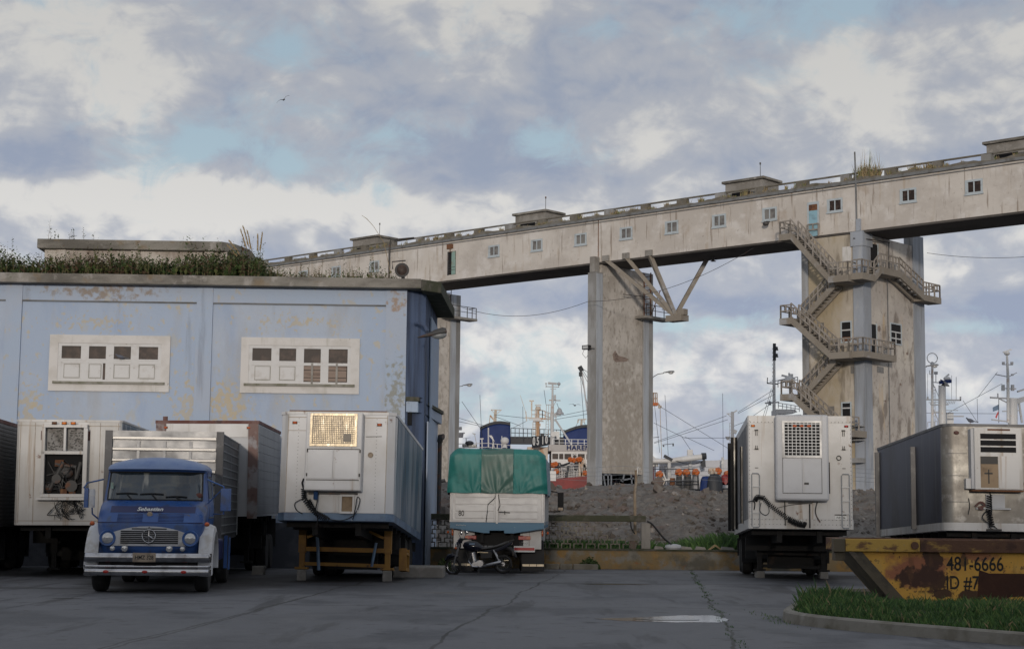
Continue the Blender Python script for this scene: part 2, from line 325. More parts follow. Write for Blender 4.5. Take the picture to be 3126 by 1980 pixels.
mat('leaf_dark', (.045, .075, .026), .8); mat('leaf_mid', (.085, .135, .042), .8); mat('leaf_olive', (.15, .17, .06), .8); mat('leaf_red', (.12, .075, .045), .85)
mat('blade_dark', (.036, .088, .020), .7); mat('blade_mid', (.075, .155, .034), .7); mat('blade_light', (.15, .22, .06), .7)
mat('galv', (.34, .35, .36), .5, .5)
mat('lamp_grey', (.26, .27, .28), .5, .3); mat('lens', (.45, .46, .46), .12)
# yard paving: worn concrete slabs with wobbling joints
def yard_mat():
    m = mat('yard_paving', (.110, .112, .121), .66, spec=.35, layers=[((.145, .148, .16), .35, .42, .60, .85, (1, .6, 1)), ((.074, .077, .086), .9, .48, .64, .85, (.7, .5, 1)), ((.062, .064, .072), .2, .52, .64, .7, (1, .45, 1)),
        ((.17, .165, .16), 7, .58, .70, .5), ((.045, .043, .042), 2.6, .58, .68, .65), ((.17, .16, .15), 60, .62, .70, .5), ((.04, .04, .042), .55, .58, .66, .6, (2.2, .25, 1))], bump=.5, bscale=22, rvar=.14)
    t = m.node_tree; L = t.links.new; p = t.nodes['Principled BSDF']; cur = p.inputs['Base Color'].links[0].from_socket
    co = t.nodes.new('ShaderNodeTexCoord'); sp = t.nodes.new('ShaderNodeSeparateXYZ'); L(co.outputs['Object'], sp.inputs[0])
    def nz(sc, det=5):
        n = t.nodes.new('ShaderNodeTexNoise'); n.inputs['Scale'].default_value = sc; n.inputs['Detail'].default_value = det; L(co.outputs['Object'], n.inputs['Vector']); return n.outputs['Fac']
    def mt(op, a, b=None, c=None):
        n = t.nodes.new('ShaderNodeMath'); n.operation = op
        for i, v in enumerate((a, b, c)):
            if v is None: continue
            if isinstance(v, (int, float)): n.inputs[i].default_value = v
            else: L(v, n.inputs[i])
        return n.outputs[0]
    wob = mt('ADD', mt('MULTIPLY', mt('SUBTRACT', nz(.28, 2), .5), .55), mt('MULTIPLY', mt('SUBTRACT', nz(2.2, 3), .5), .12))
    wide = nz(1.2, 4)
    for (x0, y0), (x1, y1), w, c in [((-1.0, 19.8), (1.7, 48.7), .035, (.035, .034, .033)), ((2.82, 20.2), (5.34, 48.9), .032, (.03, .032, .024)), ((-4.55, 19.4), (-3.6, 34.2), .035, (.04, .04, .038)),
                                   ((-3.6, 34.2), (-2.6, 48.), .03, (.035, .034, .033)), ((-8.4, 19.4), (-7.2, 48.), .03, (.04, .04, .04)), ((-14., 38.3), (14., 38.9), .10, (.05, .049, .05)), ((-14., 28.4), (14., 28.8), .05, (.06, .06, .06))]:
        ln = math.hypot(x1 - x0, y1 - y0); nx, ny = (y1 - y0) / ln, -(x1 - x0) / ln
        d = mt('ABSOLUTE', mt('ADD', mt('ADD', mt('MULTIPLY', sp.outputs[0], nx), mt('MULTIPLY', sp.outputs[1], ny)), mt('ADD', wob, -(x0 * nx + y0 * ny))))
        wd = mt('MULTIPLY', mt('ADD', wide, .25), w * 1.3)
        f = mt('SUBTRACT', 1.0, mt('MINIMUM', mt('DIVIDE', d, wd), 1.0)); f = mt('MINIMUM', mt('MULTIPLY', f, 2.2), .92)
        mx = t.nodes.new('ShaderNodeMix'); mx.data_type = 'RGBA'; L(f, mx.inputs[0]); L(cur, mx.inputs[6]); mx.inputs[7].default_value = (*c, 1); cur = mx.outputs[2]
    # shade under the vehicles painted as dark blots, plus oil stains, brown silt
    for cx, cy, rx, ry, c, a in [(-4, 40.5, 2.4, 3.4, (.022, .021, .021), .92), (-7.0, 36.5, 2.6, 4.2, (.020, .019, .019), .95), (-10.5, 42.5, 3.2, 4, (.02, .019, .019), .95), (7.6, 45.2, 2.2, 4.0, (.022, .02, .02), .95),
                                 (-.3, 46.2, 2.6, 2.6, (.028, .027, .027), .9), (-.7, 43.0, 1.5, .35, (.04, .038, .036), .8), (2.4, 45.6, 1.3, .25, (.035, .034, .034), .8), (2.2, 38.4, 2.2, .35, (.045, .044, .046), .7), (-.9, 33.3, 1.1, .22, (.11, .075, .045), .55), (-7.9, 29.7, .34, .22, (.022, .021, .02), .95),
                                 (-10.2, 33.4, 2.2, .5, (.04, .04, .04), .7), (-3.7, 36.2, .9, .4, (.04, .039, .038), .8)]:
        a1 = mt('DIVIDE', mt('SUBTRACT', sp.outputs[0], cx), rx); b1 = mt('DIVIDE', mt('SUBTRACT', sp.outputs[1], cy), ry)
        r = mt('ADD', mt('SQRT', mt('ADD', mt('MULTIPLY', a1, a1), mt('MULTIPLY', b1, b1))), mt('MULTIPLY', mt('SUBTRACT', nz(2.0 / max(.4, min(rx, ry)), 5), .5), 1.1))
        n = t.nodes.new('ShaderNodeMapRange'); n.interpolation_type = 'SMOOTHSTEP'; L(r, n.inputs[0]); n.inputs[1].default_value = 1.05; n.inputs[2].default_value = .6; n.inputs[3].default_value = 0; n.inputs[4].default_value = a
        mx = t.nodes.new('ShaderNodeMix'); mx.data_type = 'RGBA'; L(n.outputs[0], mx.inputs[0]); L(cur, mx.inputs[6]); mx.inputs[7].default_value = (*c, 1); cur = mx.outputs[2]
    L(cur, p.inputs['Base Color'])
yard_mat()
# ------------------------------------------------------------------ the ground and the water
def gz(y): return 0.0 if y < 44 else max(-.10, -.10 * (y - 44) / 7.5)
m = MB(); ys = [-400, -100, -20, 0, 10, 18, 24, 30, 36, 40, 44, 46, 48, 50, 51.5, 54, 60, 90, 160, 500, 9000]; xs = [-4000, -300, -60, -20, -10, -5, 0, 5, 10, 20, 60, 300, 4000]
vs = [(x, y, gz(y)) for y in ys for x in xs]; nx = len(xs)
m.add(vs, [(j * nx + i, j * nx + i + 1, (j + 1) * nx + i + 1, (j + 1) * nx + i) for j in range(len(ys) - 1) for i in range(nx - 1)])
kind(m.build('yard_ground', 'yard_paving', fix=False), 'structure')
m = MB(); m.quad((-4000, 134, -.05), (4000, 134, -.05), (4000, 9000, -.05), (-4000, 9000, -.05)); kind(m.build('harbour_water', 'sea'), 'structure')
# puddles
def sheet(name, pts, mt, z=.004, k='structure'):
    m = MB(); n = len(pts); cx = sum(p[0] for p in pts) / n; cy = sum(p[1] for p in pts) / n; out = []
    for i in range(n):
        a, b = pts[i], pts[(i + 1) % n]
        for s in range(6):
            t = s / 6; x = a[0] + (b[0] - a[0]) * t; y = a[1] + (b[1] - a[1]) * t; w = .05 * (random.random() - .5)
            out.append((x + (x - cx) * w, y + (y - cy) * w * 2, z))
    m.add([(cx, cy, z)] + out, [(0, i + 1, (i + 1) % len(out) + 1) for i in range(len(out))])
    return kind(m.build(name, mt, fix=False), k)
sheet('puddle', [(1.29, 25.55), (2.07, 26.0), (2.74, 26.6), (3.28, 26.65), (3.42, 25.56), (3.17, 24.95), (2.5, 24.85), (1.7, 25.12)], 'puddle_water')
sheet('puddle', [(1.9, 25.5), (2.4, 25.75), (2.95, 25.7), (2.9, 25.4), (2.3, 25.3)], 'wet', .008)
sheet('puddle', [(1.55, 38.1), (2.1, 38.3), (2.9, 38.2), (3.3, 38.0), (2.6, 37.8), (1.9, 37.85)], 'puddle_water')
# ------------------------------------------------------------------ blue warehouse
BY = R(2.0)
wh = thing('blue_warehouse', 'long faded blue harbour warehouse with peeling paint and a grey concrete cornice', 'warehouse', (-3.1, 47.9, 0), (0, 0, BY))
# local: x<0 along the facade to the left, y into the building, z up
m = MB(); Lf = -30
CH = .55                                                    # chamfered corner
m.prism([(Lf, 0), (0, 0), (0.0, .002), (0.0, 9), (Lf, 9)], 'z', -.3, 8.10); m.build('facade_wall', 'blue_wall', wh)
m = MB(); m.box(Lf, -.002, -.05, -.0005, -.3, 1.25); m.build('foot_shade', 'foot_shade', wh)  # dark band added for the shade at the wall foot behind the trailers
m = MB(); m.prism([(.001, .01), (.547, .48), (.83, 6.6), (.001, 6.6)], 'z', -.3, 8.09); m.build('side_wall', 'blue_dark', wh)
m = MB(); m.prism([(.66, 2.4), (.70, 2.4), (.90, 6.45), (.80, 6.45)], 'z', -.3, 7.6); m.build('side_pilaster', 'blue_trim', wh)
m = MB(); m.prism([(Lf, -.42), (.42, -.42), (.42, 9), (Lf, 9)], 'z', 8.10, 8.38); m.build('cornice', 'cornice', wh, bevel=.02)
m = MB(); m.prism([(.4215, -.40), (1.006, .165), (1.40, 6.4), (.4215, 6.4)], 'z', 8.04, 8.37)
m.build('side_eave', 'moss_and_shade', wh, bevel=.02)  # dark colour holds the shade of the turned-away fascia
for a, b in ((-11.69, -11.22), (-6.15, -5.68), (-.61, -.002), (-17.3, -16.8)):
    m = MB(); m.box(a, b, -.06, -.0015, 1.2505, 8.098); m.build('pilaster', 'blue_trim', wh)
for a, b in ((-11.218, -6.152), (-5.678, -.612), (-16.8, -11.692)):
    m = MB(); m.box(a, b, -.035, -.0015, 7.64, 8.097); m.build('frieze', 'blue_trim', wh)
    m = MB(); m.box(a, b, -.05, -.0015, 7.60, 7.638); m.build('frieze_moulding', 'gutter', wh)
def wh_window(x0, x1, z0, z1, ix0, ix1, iz0, iz1, midz, broken):
    m = MB()      # plaster surround as four butting slabs
    m.box(x0, x1, -.05, -.0015, iz1, z1); m.box(x0, x1, -.05, -.0015, z0, iz0); m.box(x0, ix0, -.05, -.0015, iz0 + .0005, iz1 - .0005); m.box(ix1, x1, -.05, -.0015, iz0 + .0005, iz1 - .0005)
    w = m.build('window', 'plaster', wh)
    m = MB(); m.box(ix0 - .12, ix1 + .12, -.11, -.051, iz0 - .07, iz0 + .0); m.build('sill', 'sill', w)
    m = MB(); m.box(ix0, ix1, -.004, -.002, iz0, iz1); m.build('pane', 'dark_glass', w)
    m = MB(); W = ix1 - ix0; n = 4; st = .085; pw = (W - 2 * .05) / n
    yb = -.03
    m.box(ix0, ix1, yb, -.0045, iz1 - .085, iz1); m.box(ix0, ix1, yb - .004, -.0045, midz - .05, midz + .03); m.box(ix0, ix1, yb, -.0045, iz0, iz0 + .06)
    for k in range(n + 1):
        xc = ix0 + .05 + pw * k; hw = .05 if k in (0, n) else .115
        m.box(max(ix0, xc - hw), min(ix1, xc + hw), yb + .001, -.0045, iz0 + .061, iz1 - .086)
    for k in range(n):                                             # solid lower panels
        xa, xb = ix0 + .05 + pw * k + (.1 if k else .045), ix0 + .05 + pw * (k + 1) - (.1 if k < n - 1 else .045)
        if k in broken: continue
        sh = .09 if (not broken and k == 1) else 0
        m.box(xa, xb - sh, yb + .008, -.0045, iz0 + .061, midz - .051)
        m.box(xa + .07, xb - .07 - sh, yb - .002, yb + .0079, iz0 + .13, midz - .11)
        m.box(xa, xb, yb - .012, yb + .02, midz + .031, midz + .075)
    m.build('frame', 'frame_white', w)
    m = MB()
    for k in range(n):
        xa, xb = ix0 + .05 + pw * k + .13, ix0 + .05 + pw * (k + 1) - .13
        if k in broken: continue
        frame_rect(m, xa, xb - (.1 if not broken and k == 1 else 0), iz0 + .10, midz - .08, .014, yb - .006, yb - .0025)
    if m.v: m.build('panel_seams', 'sill', w)
    for k in broken:
        xa, xb = ix0 + .05 + pw * k + .08, ix0 + .05 + pw * (k + 1) - .08; m = MB()
        for q in range(4):
            z = iz0 + .09 + q * (midz - iz0 - .15) / 4; m.box(xa, xb, -.014, -.005, z, z + .085 + .03 * (q % 2))
        m.build('boarding', 'plank', w)
        m = MB(); m.box((xa + xb) / 2 - .03, (xa + xb) / 2 + .03, -.045, -.0145, iz0 - .04, midz + .02); m.build('batten', 'concrete_raw', w)
wh_window(-10.37, -6.88, 4.99, 6.63, -10.12, -7.13, 5.27, 6.39, 5.86, ())
wh_window(-4.82, -1.36, 5.0, 6.63, -4.59, -1.61, 5.28, 6.40, 5.87, (2, 3))
wh_window(-15.9, -12.4, 4.99, 6.63, -15.65, -12.65, 5.27, 6.39, 5.86, ())
# roof block set back from the edge
rb = MB(); rb.box(-11.42, -5.75, 3.1, 8, 8.38, 9.63); rbo = rb.build('roof_block', 'plaster_old', wh)
m = MB(); m.prism([(-11.62, 2.9), (-5.9, 2.9), (-5.55, 3.3), (-5.2, 4.4), (-5.2, 8.2), (-11.62, 8.2)], 'z', 9.632, 9.93); m.build('roof_slab', 'cornice', rbo, bevel=.02)
m = MB(); m.prism([(-5.748, 3.12), (-5.35, 4.4), (-5.35, 8), (-5.748, 8)], 'z', 8.38, 9.6); m.build('block_side', 'moss_and_shade', rbo)
for x in (-10.9, -8.6, -6.3):
    m = MB(); m.box(x - .14, x + .14, 3.04, 3.099, 8.38, 9.62); m.build('block_pilaster', 'plaster_old', rbo)
# door canopy and door on the side
cp = MB(); cp.prism([(.02, -.03), (.37, .10), (1.03, 6.5), (.70, 6.5), (.52, .52)], 'z', 4.50, 4.82); cpo = cp.build('door_canopy', 'blue_trim', wh, bevel=.015)
m = MB(); m.prism([(.0, -.06), (.40, .07), (1.09, 6.6), (.70, 6.6), (.50, .50)], 'z', 4.822, 4.95); m.build('canopy_slab', 'moss_and_shade', cpo, bevel=.02)
m = MB(); m.prism([(.07, .05), (.16, .12), (.20, .1), (.11, .03)], 'z', 4.12, 4.495); m.build('side_recess', 'dark_void', wh)
m = MB(); m.prism([(.62, 1.2), (.66, 1.2), (.74, 3.0), (.70, 3.0)], 'z', 0, 4.3); m.build('side_door', 'blue_trim', wh)
m = MB(); m.tube([(.98, 6.0, 1.2), (.98, 6.0, 3.75), (.98, 5.98, 3.95)], .075, 10); m.tube([(.98, 5.98, 3.9), (1.0, 5.9, 4.06), (1.1, 5.85, 4.06)], .1, 10); m.build('vent_pipe', 'iron', wh, smooth=True)
# big street lamp head on a bent arm at the corner
lp = thing('wall_lamp', 'large old cobra head lamp on a bent arm at the corner of the blue warehouse', 'lamp', at(1262, 1003, 48.3))
p0 = at(1262, 1003, 48.3)
def rel(px, py, Y): return at(px, py, Y) - p0
m = MB(); m.tube([rel(1254, 990, 48.5), rel(1280, 987, 47.8), rel(1295, 992, 47.5), rel(1306, 1012, 47.3)], .055, 8); m.build('arm', 'blue_dark', lp, smooth=True)
m = MB()
a, b = rel(1274, 1030, 47.2), rel(1364, 1022, 47.2); ax = (b - a)
rings = []
for t, w, h in [(0, .01, .01), (.1, .07, .03), (.35, .13, .07), (.6, .17, .13), (.85, .17, .16), (.97, .12, .12), (1, .03, .03)]:
    c0 = a + ax * t + Vector((0, 0, .09 * t)); rings.append([c0 + Vector((0, w * math.cos(k * math.pi / 6), max(-.035, h * math.sin(k * math.pi / 6)))) for k in range(12)])
m.loft(rings); m.build('lamp_head', 'iron', lp, smooth=True)
m = MB(); m.sph(a + ax * .72 + Vector((0, 0, .03)), (.24, .13, .13)); m.build('lens', 'lamp_grey', lp, smooth=True)
# floodlight on the roof corner
q = at(1227, 852, 48.2)
fl = thing('floodlight', 'round black floodlight standing on the roof corner of the blue warehouse', 'lamp', q)
m = MB(); m.lathe([(.02, .22), (.16, .2), (.19, .05), (.215, -.06), (.215, -.1), (.19, -.1)], (0, 0, .26), 'y', 20); m.build('lamp_head', 'black', fl, smooth=True)
m = MB(); m.lathe([(.0, -.13), (.11, -.12), (.187, -.085)], (0, 0, .26), 'y', 20); m.build('lens', 'dark_glass', fl, smooth=True)
m = MB(); m.tube([(-.28, 0, .3), (-.3, 0, .52), (.1, 0, .56)], .02, 6); m.cyl((.03, .05, -.02), (.03, .05, .1), .06, .05, 8); m.build('bracket', 'iron', fl)
# shore weeds on the roof: one mass of stalks and leaves
def stalk(m, x, y, z, h, leafy, lw, mi_leaf, mi_stem):
    lean = (random.uniform(-.12, .12), random.uniform(-.12, .12)); n = max(2, int(h / .1 * leafy))
    m.cur = mi_stem; a = random.uniform(0, 6.28)
    top = (x + lean[0] * h, y + lean[1] * h, z + h); w = .006
    m.add([(x - w, y, z), (x + w, y, z), top], [(0, 1, 2)])
    for k in range(n):
        t = (k + random.random()) / n; px_, py_, pz = x + lean[0] * h * t, y + lean[1] * h * t, z + h * t
        a = random.uniform(0, 6.28); l = lw * (1.25 - .8 * t) * random.uniform(.6, 1.3); u = (math.cos(a), math.sin(a))
        m.cur = mi_leaf if random.random() < .8 else random.choice((0, 1, 2, 3))
        up = random.uniform(.1, .9) * l; s = l * .28
        m.add([(px_, py_, pz), (px_ + u[0] * l * .5 - u[1] * s, py_ + u[1] * l * .5 + u[0] * s, pz + up * .6), (px_ + u[0] * l, py_ + u[1] * l, pz + up), (px_ + u[0] * l * .5 + u[1] * s, py_ + u[1] * l * .5 - u[0] * s, pz + up * .6)], [(0, 1, 2, 3)])
WEED = ['leaf_dark', 'leaf_mid', 'leaf_olive', 'leaf_red', 'dry_grass_dark']
m = MB(); cs, sn = math.cos(BY), math.sin(BY)
def whw(x, y): return (-3.1 + x * cs - y * sn, 47.9 + x * sn + y * cs)
def hprof(x):
    if x < -11.5: return .82
    if x < -11.2: return .42
    if x < -9.6: return .7
    if x < -7.9: return .82
    if x < -6.8: return .65
    if x < -5.4: return 0.92
    if x < -4.3: return .88
    if x < -3.6: return .42
    return .42
for i in range(4200):
    x = -13.2 + 12.9 * random.random(); y = random.uniform(-.2, 2.2) ** 1; hp = hprof(x) * (1 if -11.3 < x < -4 or random.random() < .7 else .6)
    if -.25 < (y) and x > -3.4 and random.random() < .35: continue
    h = hp * random.uniform(.25, 1.0) * (1.5 if random.random() < .05 else 1)
    wx, wy = whw(x, max(-.3, y)); mi = random.choices((0, 1, 2, 3), (5, 4, 2, 1 if not -10.8 < x < -8.2 else 6))[0]
    stalk(m, wx, wy, 8.37, h, 1.9 if x < -3.8 else 1.3, .15 if x < -4 else .10, mi, 4)
for i in range(60):
    x = random.uniform(-12.8, -.8); wx, wy = whw(x, random.uniform(-.2, .6)); stalk(m, wx, wy, 8.37, hprof(x) * random.uniform(1.1, 1.5), 1.6, .07, 2, 4)
for x, h in ((-1.05, .95), (-1.0, .75), (-1.9, .7), (-.95, .6), (-1.15, .55), (-.85, .5), (-.7, .4)):
    wx, wy = whw(x, .3); stalk(m, wx, wy, 8.37, h, 2.2, .10, 1, 4)
kind(m.build('roof_weeds', WEED, fix=False), 'stuff', 'tangled dark green and reddish weeds growing along the warehouse roof edge', 'weeds')
m = MB()
for x, h in ((-11.3, .75), (-11.22, .4), (-11.1, .3), (-10.6, .35), (-10.55, .25), (-10.65, .3), (-10.2, .45), (-9.9, .25), (-11.0, .2), (-10.5, .38)):
    wx, wy = whw(x, 3.0); stalk(m, wx, wy, 9.93, h, 2.2 if h < .5 else 1.3, .09, 0, 4)
kind(m.build('slab_weeds', WEED, fix=False), 'stuff', 'thin weeds sprouting from the slab of the rooftop block', 'weeds')
# feathery pampas grass
def pampas(name, label, base, plumes):
    t = thing(name, label, 'grass', base); m = MB(); s = MB()
    for dx_, h, bend in plumes:
        pts = [(dx_ * .3 + (dx_ * .7 - bend * .25) * 0 + bend * -((k / 8) ** 2) * .35 + dx_ * k / 8 * .7, random.uniform(-.02, .02), h * k / 8) for k in range(9)]
        s.tube(pts, .006, 4)
        for k in range(150):
            u = .55 + .45 * random.random(); i = min(7, int(u * 8)); f = u * 8 - i; a, b = Vector(pts[i]), Vector(pts[i + 1]); p = a + (b - a) * f
            d = Vector((-.5 * bend - random.uniform(-.15, .35), random.uniform(-.25, .25), random.uniform(.3, .9))) * .13 * (1.3 - u * .6)
            m.add([p, p + d + Vector((.008, 0, 0)), p + d * .6 - Vector((.01, 0, 0))], [(0, 1, 2)])
    s.build('stems', 'dry_grass_dark', t); m.build('plumes', 'dry_grass', t, fix=False)
    m = MB()
    for k in range(90):
        a = random.uniform(0, 6.28); h = random.uniform(.2, .6); x = random.uniform(-.3, .3); m.add([(x - .01, 0, 0), (x + .01, 0, 0), (x + math.cos(a) * .3, math.sin(a) * .3, h)], [(0, 1, 2)])
    m.build('leaves', 'leaf_olive', t, fix=False)
    return t
pampas('pampas_grass', 'tall feathery pampas grass rising behind the weeds on the warehouse roof', at(775, 835, 49.8), [(-.25, 1.35, .55), (-.15, 1.45, .6), (-.05, 1.3, .5), (.22, 1.2, .35), (.28, 1.25, .12), (-.5, 1.0, .8), (-.62, .85, .6)])
b0 = at(1195, 845, 48.5)
gs = thing('grass_stem', 'single long arching dry grass stem leaning over the warehouse roof', 'grass', b0); m = MB()
pts = [at(px, py, 48.5) - b0 for px, py in ((1195, 845), (1172, 740), (1140, 690), (1120, 668), (1104, 657))]; m.tube(pts, [.008, .007, .006, .008, .004], 4); m.build('stem', 'dry_grass', gs)
# low concrete slab beside the warehouse corner, a pigeon in the window
sl = MB(); sl.box(-.62, .62, -.5, .9, -.02, .26); o = sl.build('concrete_step', 'concrete_raw', bevel=.03); o.location = (-2.25, 41.3, 0); tag(o, 'low rough concrete step on the ground between the golden grilled trailer and the motorcycle', 'step')
# ------------------------------------------------------------------ the conveyor gallery on its piers
GYAW = math.atan2(-.669, .743); G0 = Vector((-5.58, 130.02, 0)); GX = Vector((.743, -.669, 0)); GYD = Vector((.669, .743, 0))
def gpt(s, y, z=0): return G0 + GX * s + GYD * y + Vector((0, 0, z))
ga = thing('conveyor_gallery', 'long whitewashed concrete conveyor gallery carried high across the harbour on tall piers', 'gallery', G0, (0, 0, GYAW))
S0, S1, GW = -34, 62, 3.7
for a, b in ((S0, 15.93), (16.03, S1)):
    m = MB(); m.box(a, b, 0, GW, 20.0, 23.12); m.build('wall', 'gallery_white', ga)
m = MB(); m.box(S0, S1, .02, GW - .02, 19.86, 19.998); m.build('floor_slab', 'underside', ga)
m = MB(); m.box(15.932, 16.028, .03, .2, 20, 23.1); m.build('joint', 'rust', ga)
m = MB(); m.box(S0, S1, -.05, -.0015, 22.93, 22.99); m.build('moulding', 'gutter', ga)
m = MB(); m.box(S0, S1, -.16, GW + .16, 23.122, 23.30); m.build('gutter', 'gutter', ga)
# weathered roof edge with an uneven top
rings = []; s = S0
while s <= S1 + .01:
    h = 23.42 + .07 * math.sin(s * 1.7) + .06 * random.random(); rings.append([(s, -.12, 23.302), (s, -.10, h), (s, 1.0, h + .1), (s, 2.6, h + .1), (s, GW + .1, h), (s, GW + .12, 23.302)]); s += .35
m = MB(); m.loft(rings, True, True); m.build('roof', 'roof_edge', ga)
# rail on concrete stubs along both roof edges
for yy in (.15,):
    for k in range(29):
        s = S0 + 1.3 + 3.3 * k
        m = MB(); w = random.choice((.32, .4, .4)); m.box(s - w, s + w, yy, yy + .42, 23.4, 23.84); m.build('rail_post', 'roof_edge' if k % 3 else 'pier_grey', ga)
    m = MB(); m.tube([(S0, yy + .2, 23.88), (S1, yy + .2, 23.88)], .07, 6); m.build('roof_rail', 'roof_edge', ga)
for s in (-28.5, -10.3, 8.4, 28.15, 47.7):
    m = MB(); m.box(s - 1.55, s + 1.55, 1.0, 3.0, 23.4, 24.62); c = m.build('roof_cabin', 'concrete_raw', ga)
    m = MB(); m.box(s - 1.75, s + 1.75, .8, 3.2, 24.622, 24.80); m.build('cabin_slab', 'cornice', c, bevel=.03)
    m = MB(); m.box(s - 1.0, s + .5, .985, .998, 23.62, 23.92); m.build('cabin_opening', 'dark_void', c)
    m = MB(); m.cyl((s + .7, 2, 24.4), (s + .7, 2, 25.9), .025, .02, 6); m.cyl((s + .7, 2, 25.9), (s + .7, 2, 26.05), .06, .05, 6); m.build('lightning_rod', 'iron', c)
# small twin sash windows
def gwin(s, z, dark):
    w, h = .58, .46; m = MB()
    m.box(s - w, s + w, -.05, -.0015, z + h - .13, z + h); m.box(s - w - .04, s + w + .04, -.09, -.0015, z - h - .05, z - h + .05)
    m.box(s - w, s - w + .13, -.05, -.0015, z - h + .051, z + h - .131); m.box(s + w - .13, s + w, -.05, -.0015, z - h + .051, z + h - .131)
    f = m.build('window', 'pale_blue_frame', ga)
    m = MB(); m.box(s - w + .131, s + w - .131, -.006, -.002, z - h + .051, z + h - .131); m.build('pane', 'dark_glass' if dark else 'window_grey', f)
    m = MB(); m.box(s - .04, s + .04, -.035, -.0065, z - h + .052, z + h - .132); m.box(s - w + .132, s - w + .19, -.03, -.0065, z - h + .052, z + h - .132); m.box(s - w + .132, s + w - .132, -.036, -.0065, z - h + .052, z - h + .14); m.build('sash', 'pale_blue_frame', f)
for i, s in enumerate((-26, -21.3, -17, -12.75, -8.0, 5.55, 9.98, 14.31, 18.6, 22.7, 26.77, 30.9, 35.95, 41.27, 45.76, 50.2, 55)):
    gwin(s, 21.87 if s > 0 else 21.93, s > 33)
# left door, half open and rusted; right door over the stair
m = MB(); m.box(.62, 1.42, -.012, -.002, 20.42, 22.3); d = m.build('door', 'dark_void', ga)
m = MB(); m.box(.98, 1.40, -.05, -.0125, 20.43, 22.28); m.build('door_leaf', 'door_green', d)
m = MB(); m.box(.50, .618, -.03, -.002, 20.40, 22.3); m.bar((.62, -.06, 21.0), (1.4, -.06, 21.02), .03); m.bar((.62, -.06, 20.78), (1.4, -.06, 20.8), .03); m.bar((.85, -.06, 20.44), (.85, -.06, 21.3), .03); m.build('door_rail', 'iron', d)
m = MB(); m.box(.5, 1.1, -.14, -.002, 22.52, 22.88); m.tube([(.85, -.1, 22.5), (.85, -.1, 22.3), (.78, -.1, 22.25)], .04, 5); m.build('hoist_bracket', 'rust', ga)
m = MB(); m.box(33.85, 34.75, -.04, -.0015, 22.13, 22.30); m.box(33.85, 33.97, -.04, -.0015, 20.0, 22.128); m.box(34.63, 34.75, -.04, -.0015, 20.0, 22.128); d = m.build('door', 'pale_blue_frame', ga)
m = MB(); m.box(33.972, 34.628, -.02, -.002, 20.0, 21.72); m.build('door_leaf', 'door_blue', d); m = MB(); m.box(33.972, 34.628, -.018, -.002, 21.73, 22.127); m.build('fanlight', 'rust', d)
m = MB(); m.tube([(-6.0, -.25, 20.3), (-6.0, -.25, 23.6), (-5.9, -.2, 23.95), (-5.5, .1, 23.95), (-3.6, .2, 23.9)], .07, 6); m.build('roof_pipe', 'iron', ga)
m = MB(); m.tube([(37.6, -.1, 20.3), (37.6, -.12, 22.6), (37.55, -.15, 25.2)], .05, 6); m.build('cable_pipe', 'gutter', ga)
m = MB(); m.bar((30.9, -.05, 21.35), (30.95, -.5, 21.3), .06); m.sph((30.9, -.5, 21.15), (.22, .2, .16)); m.build('spotlight', 'iron', ga)
m = MB(); m.tube([(24.7, GW * .6, 19.86), (24.7, GW * .6, 19.55)], .06, 6); m.lathe([(.03, .1), (.2, .02), (.22, 0)], (24.7, GW * .6, 19.5), 'z', 12); m.build('ceiling_lamp', 'iron', ga)
# V braces under the gallery beside the middle pier
AP = (21.75, 1.7, 15.75)
for s, y in ((16.75, -.06), (18.62, -.06), (20.7, -.06)):
    m = MB(); m.bar((s, y + .1, 20.1), AP, .34, .28); m.build('brace', 'stair_conc', ga)
    m = MB(); m.box(s - .3, s + .3, -.14, -.0015, 20.001, 20.42); m.build('brace_pad', 'concrete_raw', ga)
m = MB(); m.bar((23.25, GW - .2, 19.95), AP, .34, .28); m.build('brace', 'stair_conc', ga)
m = MB(); m.box(21.2, 22.6, 1.25, 2.15, 15.35, 15.78); m.box(22.2, 22.7, 1.4, 1.9, 15.782, 16.2); m.build('brace_foot', 'stair_conc', ga)
# tufts of dry grass on the gallery roof
m = MB()
def tuft(s, y, n, h, w):
    for k in range(n):
        a = random.uniform(0, 6.28); r = random.random() * w; x0, y0 = s + r * math.cos(a), y + r * math.sin(a) * .6; hh = h * random.uniform(.4, 1.1); l = random.uniform(-.5, .5) * hh
        m.cur = random.choice((0, 0, 1, 2)); b = gpt(x0, y0, 23.42); e = gpt(x0 + l, y0 + random.uniform(-.1, .1), 23.42 + hh); t = GX * .03
        m.add([b - t, b + t, e], [(0, 1, 2)])
for i in range(200):
    s = random.uniform(S0, S1); tuft(s, random.uniform(-.05, .5), random.randint(6, 22), random.choice((.18, .25, .3, .42)), random.uniform(.1, .35))
for s, n, h, w in ((38.0, 260, 1.0, .8), (38.6, 160, .8, .6), (41.5, 80, .55, .4), (42.6, 90, .5, .4), (33.0, 50, .5, .3), (28.7, 80, .5, .4), (22.0, 40, .45, .25), (25.0, 40, .45, .25), (-1.0, 60, .55, .4), (-3, 60, .5, .3), (-7, 60, .5, .4), (-11, 50, .5, .4), (10, 60, .4, .4), (17.5, 90, .4, .6), (19, 90, .4, .5), (.2, 60, .5, .3), (1.4, 60, .5, .3)):
    tuft(s, .3, n, h, w)
for k in range(14): tuft(37.5 + random.random() * 1.6, .4, 2, 2.0, .3)
kind(m.build('roof_grass', ['dry_grass', 'dry_grass_dark', 'leaf_olive'], fix=False), 'stuff', 'dry yellow grass tufts growing along the roof edge of the gallery', 'grass')
